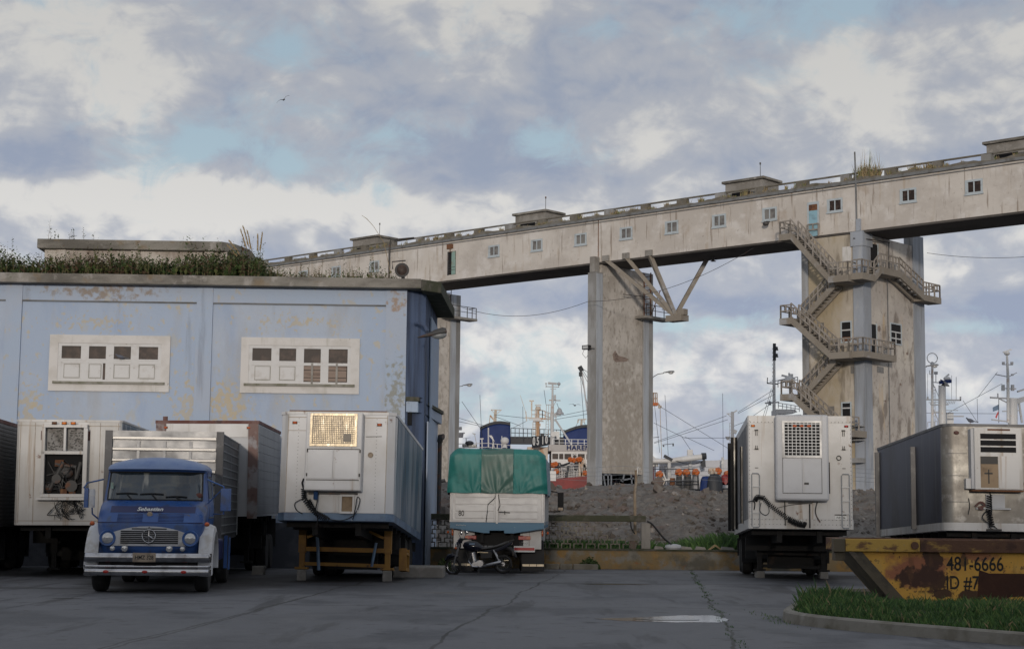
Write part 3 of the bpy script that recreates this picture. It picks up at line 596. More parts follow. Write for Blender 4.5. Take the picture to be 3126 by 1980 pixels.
# piers: two legs with an infill wall between them
def pier(label, s, grp, wallz, width=6.3):
    t = thing('gallery_pier', label, 'pier', gpt(s, 0), (0, 0, GYAW), grp)
    for a, b in ((-.55, .20), (width - 1.2, width)):
        m = MB(); m.box(-.83, -.02, a, b, -.2, 19.2 if a < 0 else 19.8); lg = m.build('leg', 'pier_grey', t)
        m = MB(); m.box(-.0195, .02, a + .01, b - (.06 if a < 0 else .55), -.2, 19.1 if a < 0 else 19.78); m.build('leg_face', 'pier_pale', lg)
    m = MB(); m.box(-.78, -.12, .202, width - 1.202, wallz, 19.84); m.build('infill_wall', 'pier_white', t)
    m = MB(); m.box(-.6, -.15, -.62, -.06, 19.202, 20.35); m.build('bearing', 'concrete_raw', t)
    return t
p2 = pier('middle gallery pier of weathered concrete with braces fanning from its top', 16.3, 'gallery piers', 4.55)
m = MB(); m.box(-.02, 1.0, 4.1, 7.5, 16.2, 16.38); pl = m.build('platform', 'concrete_raw', p2)
m = MB()
for y in (4.2, 5.3, 6.4, 7.4): m.bar((.95, y, 16.38), (.95, y, 17.2), .05)
m.bar((.95, 4.2, 17.2), (.95, 7.4, 17.2), .05); m.bar((.95, 4.2, 16.8), (.95, 7.4, 16.8), .04); m.bar((0, 7.4, 17.2), (.95, 7.4, 17.2), .05)
m.bar((.3, 2.2, 17.8), (.3, 5.2, 17.9), .05); m.build('railing', 'iron', pl)
m = MB()
for x in (.12, .75): m.bar((x, 5.0, 16.4), (x, 5.0, 19.7), .07)
for k in range(9): m.bar((.12, 5.0, 16.7 + .34 * k), (.75, 5.0, 16.7 + .34 * k), .045)
m.bar((.75, 5.0, 16.4), (.75, 6.2, 18.5), .05); m.build('ladder', 'rust', pl)
m = MB(); m.prism([(1.5, 13.3), (1.8, 13.6), (2.2, 13.25), (2.9, 13.2), (3.4, 13.1), (3.2, 12.9), (2.4, 12.8), (1.9, 12.75), (1.6, 12.9)], 'x', -.1185, -.112); m.build('broken_plaster', 'plank', p2)
p1 = pier('gallery pier partly hidden behind the dark side of the blue warehouse', -4.0, 'gallery piers', 2.0, 6.3)
m = MB(); m.box(-.02, .9, 4.0, 7.4, 17.65, 17.85); pl = m.build('platform', 'concrete_raw', p1)
m = MB()
for y in (4.1, 5.2, 6.2, 6.8, 7.3): m.bar((.85, y, 17.85), (.85, y, 18.75), .05)
m.bar((.85, 4.1, 18.75), (.85, 7.3, 18.75), .05); m.bar((.85, 4.1, 18.3), (.85, 7.3, 18.3), .04); m.bar((0, 7.3, 18.75), (.85, 7.3, 18.75), .05)
m.build('railing', 'iron', pl)
m = MB()
for y in (4.4, 5.0): m.bar((.1, y, 17.9), (.1, y, 22.0), .05)
for k in range(11): m.bar((.1, 4.4, 18.2 + .33 * k), (.1, 5.0, 18.2 + .33 * k), .04)
m.build('ladder', 'iron', pl)
# cobra head lamps on the far corners of the piers
def pier_lamp(s, y, z, label):
    t = thing('street_lamp', label, 'lamp', gpt(s, y, z), (0, 0, 0), 'street lamps on the piers')
    m = MB(); m.tube([(-.6, .1, -.35), (-.1, 0, -.05), (.35, 0, .02)], .035, 6); m.build('arm', 'galv', t)
    m = MB(); m.loft([[(x, w * math.cos(k * math.pi / 5), .04 + max(-.03, h * math.sin(k * math.pi / 5)) + x * .09) for k in range(10)] for x, w, h in ((.3, .03, .03), (.5, .1, .06), (.8, .16, .11), (1.05, .15, .1), (1.15, .05, .04))]); m.build('lamp_head', 'galv', t, smooth=True)
    m = MB(); m.sph((.88, 0, .07), (.2, .12, .12)); m.build('lens', 'lens', t, smooth=True)
    return t
pier_lamp(-4.1, 6.3, 12.15, 'street lamp head poking out past the pier beside the blue warehouse')
pier_lamp(16.8, 6.4, 12.2, 'street lamp head poking out past the middle pier')
pier_lamp(37.6, 8.3, 11.75, 'street lamp head poking out past the right side of the stair tower')
# floodlight on the middle pier
q = gpt(15.6, -.75, 13.6); f2 = thing('floodlight', 'small black floodlight fixed to the left edge of the middle pier', 'lamp', q, (0, 0, GYAW))
m = MB(); m.box(-.35, .3, -.2, .1, -.1, .22); m.build('lamp_head', 'black', f2, bevel=.03)
m = MB(); m.box(-.25, .22, -.22, -.201, -.05, .16); m.build('lens', 'lens', f2)
m = MB(); m.bar((.3, 0, 0), (.6, .12, -.05), .06); m.tube([(-.3, 0, -.1), (-.45, 0, -.4), (-.2, .1, -.7), (0, .1, -.5)], .02, 4); m.build('bracket', 'iron', f2)
# ------------------------------------------------------------------ the stair tower
TS = 33.4; TL, TD = 4.5, 8.1
tw = thing('stair_tower', 'tall cream and ochre concrete stair tower with blue corners under the gallery', 'tower', gpt(TS, 0), (0, 0, GYAW))
m = MB(); m.box(0, TL, .10, TD, -.2, 19.84); m.cur = 0; m.build('tower_wall', 'tower_cream', tw)
m = MB(); m.box(.47, TL - .62, .03, .0985, -.2, 19.83); m.build('ochre_face', 'tower_ochre', tw)
m = MB(); m.box(TL - .62, TL + .10, -.10, .92, -.2, 19.95); m.box(TL - .75, TL + .16, -.16, 1.1, 19.0, 19.948); m.box(TL - .3, TL - .02, -.2, .0, 19.952, 20.75); m.build('corner_pilaster', 'tower_blue', tw)
m = MB(); m.box(-.04, .468, -.02, .6, -.2, 19.83); m.build('corner_pilaster', 'pier_grey', tw)
m = MB(); m.box(TL - .6, TL + .08, 6.65, TD + .03, -.2, 20.6); m.build('corner_pilaster', 'tower_blue', tw)
def twin(face, a0, a1, z0, z1, style):
    """opening on face 'A' (front, along x) or 'B' (right side, along y)"""
    m = MB(); fr = .09
    def bx(mm, u0, u1, w0, w1, d0, d1):
        if face == 'A': mm.box(u0, u1, .029 - d1, .029 - d0, w0, w1)
        else: mm.box(TL + .0015 + d0, TL + .0015 + d1, u0, u1, w0, w1)
    if style in ('win', 'panes'):
        bx(m, a0 - fr, a1 + fr, z1, z1 + fr, 0, .06); bx(m, a0 - fr, a1 + fr, z0 - fr, z0, 0, .06); bx(m, a0 - fr, a0, z0 + .001, z1 - .001, 0, .06); bx(m, a1, a1 + fr, z0 + .001, z1 - .001, 0, .06)
        w = m.build('window', 'pale_blue_frame', tw)
        m = MB(); bx(m, a0, a1, z0, z1, 0, .012); m.build('pane', 'dark_void', w)
        m = MB(); zm = (z0 + z1) / 2; bx(m, a0, a1, zm + .08, zm + .16, .0125, .04)
        if style == 'panes': bx(m, a0, a1, z0 + .28, z0 + .36, .0125, .04); bx(m, (a0 + a1) / 2 - .04, (a0 + a1) / 2 + .04, z0, zm + .078, .0125, .035)
        m.build('sash', 'frame_white', w)
        if style == 'win' and z1 - z0 > 1: m = MB(); bx(m, a0 + .03, a1 - .03, z0 + .02, z0 + .3, .0125, .02); m.build('board', 'rust', w)
    elif style == 'door':
        bx(m, a0, a1, z0, z1, 0, .02); w = m.build('door_opening', 'dark_void', tw)
        m = MB(); bx(m, a1, a1 + .12, z0, z1 + .08, 0, .05); m.build('door_frame', 'pale_blue_frame', w)
    elif style == 'panel':
        bx(m, a0, a1, z0, z1, 0, .03); m.build('blocked_window', 'plaster', tw)
    else:
        bx(m, a0, a1, z0, z1, 0, .02); m.build('small_window', 'window_grey', tw)
twin('A', 2.95, 3.60, 12.85, 14.1, 'win'); twin('A', 2.92, 3.5, 8.0, 8.85, 'win'); twin('A', 3.55, 3.8, 10.75, 11.25, 'x'); twin('A', 1.35, 1.6, 13.6, 14.2, 'x'); twin('A', 3.05, 3.7, 18.1, 19.05, 'panel'); twin('A', 1.9, 2.3, 8.1, 8.7, 'x'); twin('A', 2.95, 3.5, 3.6, 4.6, 'win')
twin('B', 1.1, 1.95, 17.5, 19.3, 'door'); twin('B', .98, 1.62, 11.95, 14.0, 'door'); twin('B', 3.55, 4.9, 13.0, 14.25, 'panes'); twin('B', 1.7, 2.55, 10.9, 11.3, 'x'); twin('B', 1.4, 2.2, 3.4, 5.6, 'door')
# staircase: outer flights go down to the right, inner flights back to the left
def flight(par, a, b, y0, y1, stepped=True):
    """a,b: (x,z) of the two ends of the walking line (a upper)"""
    dx_, dz_ = b[0] - a[0], b[1] - a[1]; n = max(3, int(abs(dz_) / .19)); m = MB()
    for yy in (y0, y1 - .14):
        m.prism([(a[0], a[1] + .12), (b[0], b[1] + .12), (b[0], b[1] - .36), (a[0], a[1] - .36)], 'y', yy, yy + .14)
    f = m.build('stair_flight', 'stair_conc', par)
    m = MB()
    for k in range(n):
        x = a[0] + dx_ * (k + .5) / n; z = a[1] + dz_ * (k + .5) / n; m.box(x - abs(dx_) / n * .6, x + abs(dx_) / n * .6, y0 + .142, y1 - .142, z - .06, z)
    m.build('steps', 'stair_conc', f)
    railing(f, [(a[0], y0 + .07, a[1] + .12), (b[0], y0 + .07, b[1] + .12)]); railing(f, [(a[0], y1 - .07, a[1] + .12), (b[0], y1 - .07, b[1] + .12)])
    return f
def railing(par, pts, h=.85):
    m = MB()
    for i in range(len(pts) - 1):
        a, b = Vector(pts[i]), Vector(pts[i + 1]); n = max(1, round((b - a).length / .85))
        for q in (h, h * .55): m.bar(a + Vector((0, 0, q)), b + Vector((0, 0, q)), .075, .075)
        for k in range(n + 1):
            p = a + (b - a) * k / n; m.bar(p, p + Vector((0, 0, h)), .085)
            if k < n:
                p2_ = a + (b - a) * (k + .5) / n; m.bar(p2_ + Vector((0, 0, h * .55)), p2_ + Vector((0, 0, h)), .07)
    return m.build('railing', 'rail_conc', par)
def landing(x0, x1, y0, y1, z, th=.42):
    m = MB(); m.box(x0, x1, y0, y1, z - th, z); return m.build('landing', 'stair_conc', tw)
stairs = tw
YO, YM, YI = -2.2, -1.12, -.08
for zl, zr, zn in ((19.95, 16.85, 14.4), (14.4, 11.95, 9.45), (9.45, 7.0, 4.55)):
    l = landing(-.4, .46, YO, YI if zl < 19 else -.02, zl); railing(l, [(.46, YO + .07, zl), (-.33, YO + .07, zl), (-.33, YI, zl)] + ([(1.2, YI - .0, zl)] if 0 else []))
    flight(tw, (.462, zl - .02), (3.28, zr + .03), YO, YM)
    r = landing(3.282, 4.75, YO, YI - .06, zr); railing(r, [(3.3, YO + .07, zr), (4.68, YO + .07, zr), (4.68, -1.0, zr)])
    flight(tw, (3.1, zr - .25), (.55, zn - .02), YM + .03, YI)
l = landing(-.4, .46, YO, YI, 4.55)
railing(tw, [(.5, -.1, 19.95), (1.35, -.1, 19.95)])
# balconies wrapped round the corner to the right face
r = landing(4.752, 5.6, -1.9, 2.3, 11.97, .40); railing(r, [(4.8, -1.83, 11.97), (5.53, -1.83, 11.97), (5.53, 2.2, 11.97), (TL + .15, 2.2, 11.97)])
r = landing(4.752, 5.6, -1.9, -.25, 16.95, .42); railing(r, [(4.8, -1.83, 16.95), (5.53, -1.83, 16.95), (5.53, -.3, 16.95)])
def bflight(a, b, x0, x1):
    m = MB()
    for xx in (x0, x1 - .14): m.prism([(a[0], a[1] + .1), (b[0], b[1] + .1), (b[0], b[1] - .4), (a[0], a[1] - .4)], 'x', xx, xx + .14)
    f = m.build('stair_flight', 'stair_conc', tw); n = max(3, int(abs(a[1] - b[1]) / .19)); m = MB()
    for k in range(n):
        y = a[0] + (b[0] - a[0]) * (k + .5) / n; z = a[1] + (b[1] - a[1]) * (k + .5) / n; m.box(x0 + .142, x1 - .142, y - .15, y + .15, z - .06, z)
    m.build('steps', 'stair_conc', f); railing(f, [(x1 - .07, a[0], a[1] + .1), (x1 - .07, b[0], b[1] + .1)])
bflight((.55, 17.55), (-.248, 16.95), TL + .2, 5.6)
r = landing(TL + .11, 5.6, .552, 3.0, 17.6, .45); railing(r, [(5.53, .6, 17.6), (5.53, 2.95, 17.6)])
bflight((3.002, 17.55), (6.2, 16.4), TL + .2, 5.6)
r = landing(TL + .11, 5.6, 6.202, 8.6, 16.4, .42); railing(r, [(5.53, 6.25, 16.4), (5.53, 8.53, 16.4), (3.5, 8.53, 16.4)])
m = MB(); m.tube([(TL + .12, 3.3, 19.6), (TL + .12, 3.3, 17.7)], .03, 5); m.tube([(TL - .5, -.22, 19.5), (TL + .2, .3, 19.45), (TL + .2, 3.3, 19.6)], .035, 5); m.build('pipe_run', 'iron', tw)
m = MB(); m.tube([(TL + .12, 3.05, 17.2), (TL + .12, 3.05, 9.0), (TL + .12, 3.05, 3)], .03, 5); m.build('drain_pipe', 'gutter', tw)
m = MB(); m.box(TL - .56, TL + .12, -.75, -.102, 7.3, 7.38); m.box(TL - .56, TL + .12, -.75, -.102, 6.4, 6.48); m.box(TL - .56, TL + .12, -.75, -.102, 5.0, 5.3); m.each('cable_tray', 'pier_grey', tw)
for y0_, z0_, w_, h_ in ((1.75, 13.55, .55, .5), (1.55, 19.2, .3, .25), (4.6, 10.2, .35, .25), (5.6, 12.3, .4, .3), (2.6, 9.0, .3, .2)):
    m = MB(); m.prism([(y0_ + w_ * (.5 + .5 * math.cos(k * .785) * random.uniform(.6, 1)), z0_ + h_ * (.5 + .5 * math.sin(k * .785) * random.uniform(.6, 1))) for k in range(8)], 'x', TL + .0015, TL + .006); m.build('broken_plaster', 'plank', tw)
# hanging cables between piers
def cable(name, label, pts, r=.03, sag=0.0, mt='iron'):
    m = MB()
    for a, b in zip(pts[:-1], pts[1:]):
        a, b = Vector(a), Vector(b); m.tube([a + (b - a) * k / 14 - Vector((0, 0, sag * 4 * (k / 14) * (1 - k / 14))) for k in range(15)], r, 4)
    return tag(m.build(name, mt, smooth=True), label, 'cable')
cable('overhead_cable', 'thin black cable sagging from the left pier past the middle pier up to the gallery', [at(1408, 937, 132), at(1795, 920, 118), at(2300, 757, 110)], .017, .9)
cable('overhead_cable', 'faint wire crossing the open sky to the right of the stair tower', [at(2830, 772, 108), at(3200, 778, 100)], .015, .25)
# ------------------------------------------------------------------ vehicle materials
mat('truck_blue', (.028, .082, .26), .36, layers=[((.04, .11, .31), 1.5, .45, .65, .8), ((.10, .07, .05), 3.2, .63, .70, .75), ((.045, .055, .075), 4, .52, .68, .6), ((.07, .08, .10), 1.2, .55, .72, .5, (1, 1, .2))], rvar=.12, bump=.06, bscale=3)
mat('truck_navy', (.012, .018, .085), .4); mat('truck_roof', (.16, .23, .40), .35, layers=[((.10, .16, .34), 2, .45, .65, .8)])
mat('truck_white', (.55, .55, .56), .4, layers=[((.40, .37, .33), 3, .52, .68, .8), ((.20, .11, .06), 6, .64, .72, .8)])
mat('chrome', (.46, .46, .48), .16, 1.0, layers=[((.24, .23, .23), 4, .46, .66, .75), ((.16, .11, .08), 6, .60, .70, .6)], bump=.06, bscale=6)
mat('alu', (.36, .36, .36), .5, .45, layers=[((.28, .275, .27), 1.6, .45, .65, .8), ((.46, .45, .43), 5, .55, .7, .5)], bump=.12, bscale=4, rvar=.12)
mat('alu_bright', (.42, .41, .39), .42, .7, layers=[((.36, .35, .34), 3, .45, .66, .8)], bump=.1, bscale=5)
mat('alu_dark', (.12, .118, .12), .55, .3, layers=[((.06, .06, .062), 1.4, .45, .66, .8, (1, 1, .3)), ((.24, .235, .23), 4, .55, .7, .5)])
mat('alu_grubby', (.31, .295, .265), .48, .55, layers=[((.22, .20, .175), 1.1, .42, .60, .9), ((.48, .46, .43), 2.6, .53, .67, .7), ((.22, .15, .095), 3.5, .64, .74, .6, (1, 1, .4))], bump=.25, bscale=5, rvar=.14)
mat('tyre', (.018, .017, .017), .85, layers=[((.045, .042, .04), 6, .5, .7, .6)])
mat('chassis', (.010, .0095, .0095), .8, layers=[((.05, .03, .02), 3, .56, .7, .7)])
mat('trailer_white', (.60, .60, .605), .45, layers=[((.55, .535, .515), .8, .42, .62, .8), ((.40, .38, .35), 1.8, .54, .70, .65, (1.8, 1.8, .12)), (RUST, 3.2, .66, .72, .8), ((.30, .20, .12), 2.2, .60, .72, .55, (2.4, 2.4, .1))], rvar=.08, bump=.10, bscale=2.2)
mat('trailer_cream', (.60, .59, .575), .5, layers=[((.52, .505, .48), .8, .42, .62, .8), ((.38, .33, .27), 1.6, .54, .70, .6, (1.8, 1.8, .12)), (RUST, 3.5, .655, .715, .8), ((.32, .21, .12), 2.4, .58, .70, .6, (2.4, 2.4, .1))], rvar=.08, bump=.10, bscale=2.2)
mat('trailer_grey', (.47, .48, .50), .5, layers=[((.42, .425, .44), 1, .45, .65, .8), ((.32, .29, .26), 2.2, .62, .76, .5, (1.6, 1.6, .15))])
mat('trailer_side', (.26, .31, .36), .42, layers=[((.075, .14, .21), .6, .42, .58, .9, (1, 1.4, .3)), ((.42, .43, .45), 1.3, .52, .64, .8, (1, 2.6, .12)), ((.07, .065, .07), 2.2, .55, .68, .8, (1, 2.6, .15))])
mat('trailer_side_dark', (.058, .066, .095), .5, .2, layers=[((.032, .034, .046), .6, .45, .62, .9, (1, 1, .4)), ((.14, .145, .155), 1.6, .58, .74, .6, (1, 2, .1)), ((.09, .095, .11), .7, .55, .7, .6)])  # dark reflection in the aluminium side is put into this colour
mat('trailer_side_grey', (.24, .24, .245), .5, .2, layers=[((.17, .17, .175), 1, .45, .65, .8, (1, 1.5, .2)), ((.11, .10, .09), 2, .6, .75, .6, (1, 2, .2))])
mat('trailer_blue', (.13, .20, .30), .55, layers=[((.07, .10, .16), 2, .45, .65, .8), ((.50, .50, .50), 5, .64, .72, .8), (RUST, 4, .66, .74, .8)])
mat('rim_red', (.12, .045, .035), .8, layers=[((.20, .13, .12), 2.5, .45, .65, .8), ((.05, .03, .028), 4, .55, .7, .7)])
mat('post_brown', (.20, .13, .115), .8, layers=[((.34, .33, .34), 2.0, .48, .62, .85), ((.10, .05, .04), 4, .55, .7, .7)])
mat('leg_yellow', (.30, .155, .028), .65, layers=[((.22, .11, .03), 3, .48, .66, .8), ((.05, .03, .02), 5, .6, .72, .8)])
mat('foil', (.36, .305, .22), .40, .95, layers=[((.22, .19, .15), 5, .48, .6, .8, (1, 1, .4)), ((.7, .62, .48), 9, .56, .66, .8, (1, 1, .4))], bump=.35, bscale=9)
mat('fin_pale', (.22, .215, .21), .6, .3, layers=[((.12, .11, .10), 4, .45, .62, .8)])
mat('fin_grey', (.17, .15, .125), .5, .3)
mat('mesh_dark', (.05, .048, .045), .6, .3)
mat('amber', (.75, .20, .02), .25); mat('red_lens', (.42, .03, .02), .25); mat('orange_lens', (.50, .10, .02), .3); mat('clear_lens', (.52, .52, .52), .08, .5)
mat('hose', (.012, .012, .013), .5); mat('hose_blue', (.04, .09, .22), .5); mat('paint_black', (.012, .012, .012), .5); mat('paint_white', (.70, .70, .68), .5)
mat('cab_glass', (.030, .042, .052), .03, spec=1.0, layers=[((.30, .30, .27), 1.1, .54, .60, .75, (2.4, 1, .15)), ((.012, .016, .02), 1.3, .50, .60, .8, (1.2, 1, .4))])  # pale upright bands in the colour stand in for reflections
mat('plate_dirty', (.34, .27, .20), .6, layers=[((.18, .14, .11), 6, .48, .64, .8)])
mat('tan_inside', (.30, .22, .14), .8, layers=[((.16, .11, .07), 2, .45, .65, .8)])
def tex_stripe(name, base, dark, axis_scale, rough=.5, metal=.0):
    return mat(name, base, rough, metal, layers=[(dark, 1, .45, .62, .8, axis_scale)])
def wheel(par, c, r, w, rimm='chassis', name='wheel', rim_r=.58, out=1):
    """tyre and dished rim on an axle along x; out = side the dish faces"""
    m = MB(); m.lathe([(r * .60, -w / 2), (r * .93, -w / 2), (r * .99, -w * .38), (r, -w * .2), (r, w * .2), (r * .99, w * .38), (r * .93, w / 2), (r * .60, w / 2)], c, 'x', 24)
    t = m.build(name, 'tyre', par, smooth=True)
    m = MB(); o = out * w / 2
    m.lathe([(r * rim_r, o * .96), (r * rim_r * .86, o * .9), (r * rim_r * .8, o * .35), (r * .24, o * .3), (r * .2, o * .75), (r * .02, o * .8)], c, 'x', 20); m.build('rim', rimm, t, smooth=True)
    return t
def coil(m, pts, R0, turns, r=.011, n=9):
    pts = [Vector(p) for p in pts]; seg = len(pts) - 1; out = []; N = int(turns * n)
    for k in range(N + 1):
        t = k / N * seg; i = min(seg - 1, int(t)); f = t - i; p = pts[i].lerp(pts[i + 1], f); d = (pts[i + 1] - pts[i]).normalized()
        u = d.cross(Vector((0, 1, 0))).normalized(); v = Vector((0, 1, 0)); a = 2 * math.pi * k / n
        out.append(p + u * math.cos(a) * R0 + v * math.sin(a) * R0 * .8)
    m.tube(out, r, 4)
def droop(m, pts, r=.012, n=5):
    """smooth cable through points"""
    P = [Vector(p) for p in pts]; out = []
    for i in range(len(P) - 1):
        p0, p1, p2_, p3 = P[max(0, i - 1)], P[i], P[i + 1], P[min(len(P) - 1, i + 2)]
        for k in range(5):
            t = k / 5; out.append(.5 * ((2 * p1) + (p2_ - p0) * t + (2 * p0 - 5 * p1 + 4 * p2_ - p3) * t * t + (3 * p1 - p0 - 3 * p2_ + p3) * t ** 3))
    m.tube(out + [P[-1]], r, n)
# ------------------------------------------------------------------ the blue truck
tr = thing('cargo_truck', 'old blue short nosed truck with chrome bumper and slatted aluminium cargo box', 'truck', (-6.93, 31.62, 0), (0, 0, R(5.5)))
ZP = [(.70, .20, .97), (.78, .15, .98), (1.0, .12, 1.0), (1.28, .12, 1.02), (1.335, .135, 1.025), (1.352, .16, 1.03), (1.50, .30, 1.035), (1.66, .52, 1.03), (1.745, .74, 1.02), (1.775, .80, 1.015), (2.05, .92, .99), (2.32, 1.02, .965), (2.39, .90, .97), (2.47, .92, .965), (2.54, .99, .94), (2.60, 1.14, .86), (2.635, 1.4, .70), (2.645, 1.7, .45)]
def zi(z):
    for a, b in zip(ZP[:-1], ZP[1:]):
        if z <= b[0]:
            t = max(0, (z - a[0]) / (b[0] - a[0])); return a[1] + (b[1] - a[1]) * t, a[2] + (b[2] - a[2]) * t
    return ZP[-1][1:]
def cab_y(x, z):
    f, w = zi(z); rr = .34 if z < 1.77 else .30; ax = min(abs(x), w - .002); y = f + .09 * (ax / w) ** 2
    if ax > w - rr: q = (ax - (w - rr)) / rr; y += rr * (1 - math.sqrt(max(0, 1 - q * q)))
    return y
def cab_ring(z):
    f, w = zi(z); yb = 2.5 if z < 2.5 else 2.35; pts = [(-w, yb, z)]
    for k in range(33):
        t = -1 + 2 * k / 32; x = w * math.sin(t * math.pi / 2); pts.append((x, cab_y(x, z), z))
    pts.append((w, yb, z)); return pts
def roof_ring(z):
    return [(x, y - .03 if y < 2 else y, z - .085 * (abs(x) / .95) ** 2 * max(0, (z - 2.36) / .2)) for x, y, z in cab_ring(z)]
m = MB(); m.loft([cab_ring(p[0]) for p in ZP if p[0] <= 2.41]); cab = m.build('cab', 'truck_blue', tr, smooth=True)
m = MB(); m.loft([roof_ring(p[0]) for p in ZP if p[0] >= 2.38]); m.build('cab_roof', 'truck_roof', tr, smooth=True)
def cpatch(name, mt, x0, x1, z0, z1, off, par, nu=16, nv=6, top=None, smooth=True):
    m = MB(); vs = []
    def fn(u, v):
        z = v; zz = z
        if top: zz = z0 + (z - z0) * (top(u) - z0) / (z1 - z0)
        return (u, cab_y(u, zz) - off, zz)
    m.patch(fn, x0, x1, z0, z1, nu, nv); return m.build(name, mt, par, smooth=smooth)
ws = cpatch('windshield', 'cab_glass', -.90, .90, 1.80, 2.315, .006, cab, 28, 6)
m = MB()
for (x0, z0), (x1, z1) in (((-.92, 1.785), (.92, 1.785)), ((-.92, 2.33), (.92, 2.33)), ((-.92, 1.785), (-.90, 2.33)), ((.92, 1.785), (.90, 2.33))):
    m.tube([(x0 + (x1 - x0) * k / 16, cab_y(x0 + (x1 - x0) * k / 16, z0 + (z1 - z0) * k / 16) - .008, z0 + (z1 - z0) * k / 16) for k in range(17)], .018, 6)
m.build('window_seal', 'black', cab)
m = MB()
for xa, xb, z in ((-.75, -.33, 1.90), (-.28, .18, 1.895), (.22, .64, 1.845)):
    m.tube([(xa + (xb - xa) * k / 8, cab_y(xa + (xb - xa) * k / 8, z) - .03, z + .015 * math.sin(k / 8 * 3)) for k in range(9)], .012, 5)
    m.bar(((xa + xb) / 2, cab_y((xa + xb) / 2, z) - .03, z), ((xa + xb) / 2 + .14, cab_y(.0, 1.76) - .02, 1.77), .014)
m.build('wiper', 'black', cab)
m = MB(); m.sph((.86, cab_y(.86, 1.88) - .02, 1.88), (.07, .02, .05)); m.build('sticker', 'rim_red', cab)
m = MB(); m.box(-.865, -.815, .955, .962, 2.0, 2.12); m.build('sticker', 'door_green', cab)
cpatch('name_band', 'truck_navy', -.78, .84, 1.535, 1.66, .006, cab, 20, 3)
text('cab_name', 'Sebastian', .115, 'paint_white', cab, (-.02, .375, 1.60), (R(56), 0, 0), .004, .002, 1.15, .3)
for s, e in ((-.62, -.14), (.16, .64)):
    m = MB()
    for k in range(6): z = 1.375 + .026 * k; m.bar((s, cab_y(s, z) - .004, z), (e, cab_y(e, z) - .004, z), .010, .012)
    m.build('hood_vent', 'truck_navy', cab)
m = MB(); m.lathe([(.002, -.02), (.045, -.016), (.055, 0)], (-.01, cab_y(0, 1.5) - .012, 1.50), 'y', 16); m.build('hood_badge', 'plate_dirty', cab, smooth=True)
m = MB(); m.tube([(x * 1.02, cab_y(x, 1.345) - .004, 1.345) for x in [-.98 + 1.96 * k / 24 for k in range(25)]], .010, 5); m.build('hood_seam', 'truck_navy', cab)
# pale grille surround with rounded top, dark slots, star emblem
def gtop(u): return 1.275 - .16 * (abs(u) / .78) ** 2.2
gs_ = cpatch('grille_surround', 'truck_white', -.80, .80, .90, 1.275, .012, cab, 24, 6, gtop)
m = MB()
for k in range(7):
    z0 = .942 + k * .037; m.patch(lambda u, v: (u, cab_y(u, v) - .018, v), -.53, .56, z0, z0 + .026, 10, 1)
m.patch(lambda u, v: (u, cab_y(u, v) - .016, v), -.32, .34, 1.215, 1.238, 8, 1)
m.build('grille_slots', 'black', gs_, fix=False)
m = MB(); m.bar((.01, cab_y(0, 1) - .03, .92), (.01, cab_y(0, 1.25) - .03, 1.265), .03, .02); m.torus((.01, cab_y(0, 1.1) - .045, 1.09), .125, .010, 'y', 28, 6)
for a in (90, 210, 330): m.tube([(.01, cab_y(0, 1.1) - .05, 1.09), (.01 + .12 * math.cos(R(a)), cab_y(0, 1.1) - .045, 1.09 + .12 * math.sin(R(a)))], [.018, .004], 5)
m.build('star_emblem', 'chrome', gs_, smooth=True)
for x in (-.775, .785):
    m = MB(); y = cab_y(x, 1.05); m.lathe([(.10, .06), (.155, .06), (.16, -.03), (.145, -.06), (.12, -.05)], (x, y - .01, 1.045), 'y', 24); h = m.build('headlight', 'truck_blue', cab, smooth=True)
    m = MB(); m.lathe([(.001, -.085), (.06, -.078), (.105, -.055), (.118, -.03)], (x, y - .01, 1.045), 'y', 20); m.build('lens', 'clear_lens', h, smooth=True)
for x, r, n in ((-.43, .065, 'fog_light'), (.41, .065, 'fog_light'), (-.66, .05, 'fog_light'), (.66, .05, 'fog_light')):
    m = MB(); m.lathe([(r * .5, .09), (r, .05), (r, -.01), (r * .8, -.035), (.001, -.045)], (x, .02, .85), 'y', 16); m.build(n, 'clear_lens', cab, smooth=True)
# fenders, bumper, plate
for s in (-1, 1):
    m = MB(); prof = []
    for k in range(15):
        a = R(-14 + 200 * k / 14); prof.append((.92 - .80 * math.cos(a), .52 + .80 * math.sin(a) * (1 if k else 1)))
    inner = [(.92 - .64 * math.cos(R(-14 + 200 * k / 14)), .52 + .64 * math.sin(R(-14 + 200 * k / 14))) for k in range(15)]
    rings = []
    for (yo, zo), (yi, zi_) in zip(prof, inner):
        rings.append([(s * .95, yo + .02, zo + .01), (s * 1.12, yo, zo), (s * 1.20, yo + (yi - yo) * .25, zo + (zi_ - zo) * .25), (s * 1.225, yo + (yi - yo) * .9, zo + (zi_ - zo) * .9), (s * 1.20, yi, zi_), (s * .95, yi, zi_)])
    m.loft(rings); m.build('fender', 'truck_white', tr, smooth=True)
    m = MB(); m.sph((s * 1.09, .25, 1.32), (.05, .07, .045)); m.build('turn_signal', 'orange_lens', tr, smooth=True)
def bumper_bar(m, z0, z1, y, th, bulge=.0):
    rings = []
    for k in range(25):
        t = -1 + 2 * k / 24; x = 1.205 * math.sin(t * math.pi / 2); yy = y + .05 * t * t + (.22 * max(0, (abs(t) - .8) / .2) ** 2)
        zc = (z0 + z1) / 2; h = (z1 - z0) / 2
        rings.append([(x, yy + th, z0), (x, yy, z0), (x, yy - bulge, zc - h * .45), (x, yy - bulge * 1.2, zc), (x, yy - bulge, zc + h * .45), (x, yy, z1), (x, yy + th, z1)])
    m.loft(rings)
m = MB(); bumper_bar(m, .60, .765, -.02, .06, .035); bumper_bar(m, .487, .535, .0, .04, .008); bumper_bar(m, .345, .465, -.02, .06, .012)
bp = m.build('bumper', 'chrome', tr, smooth=True)
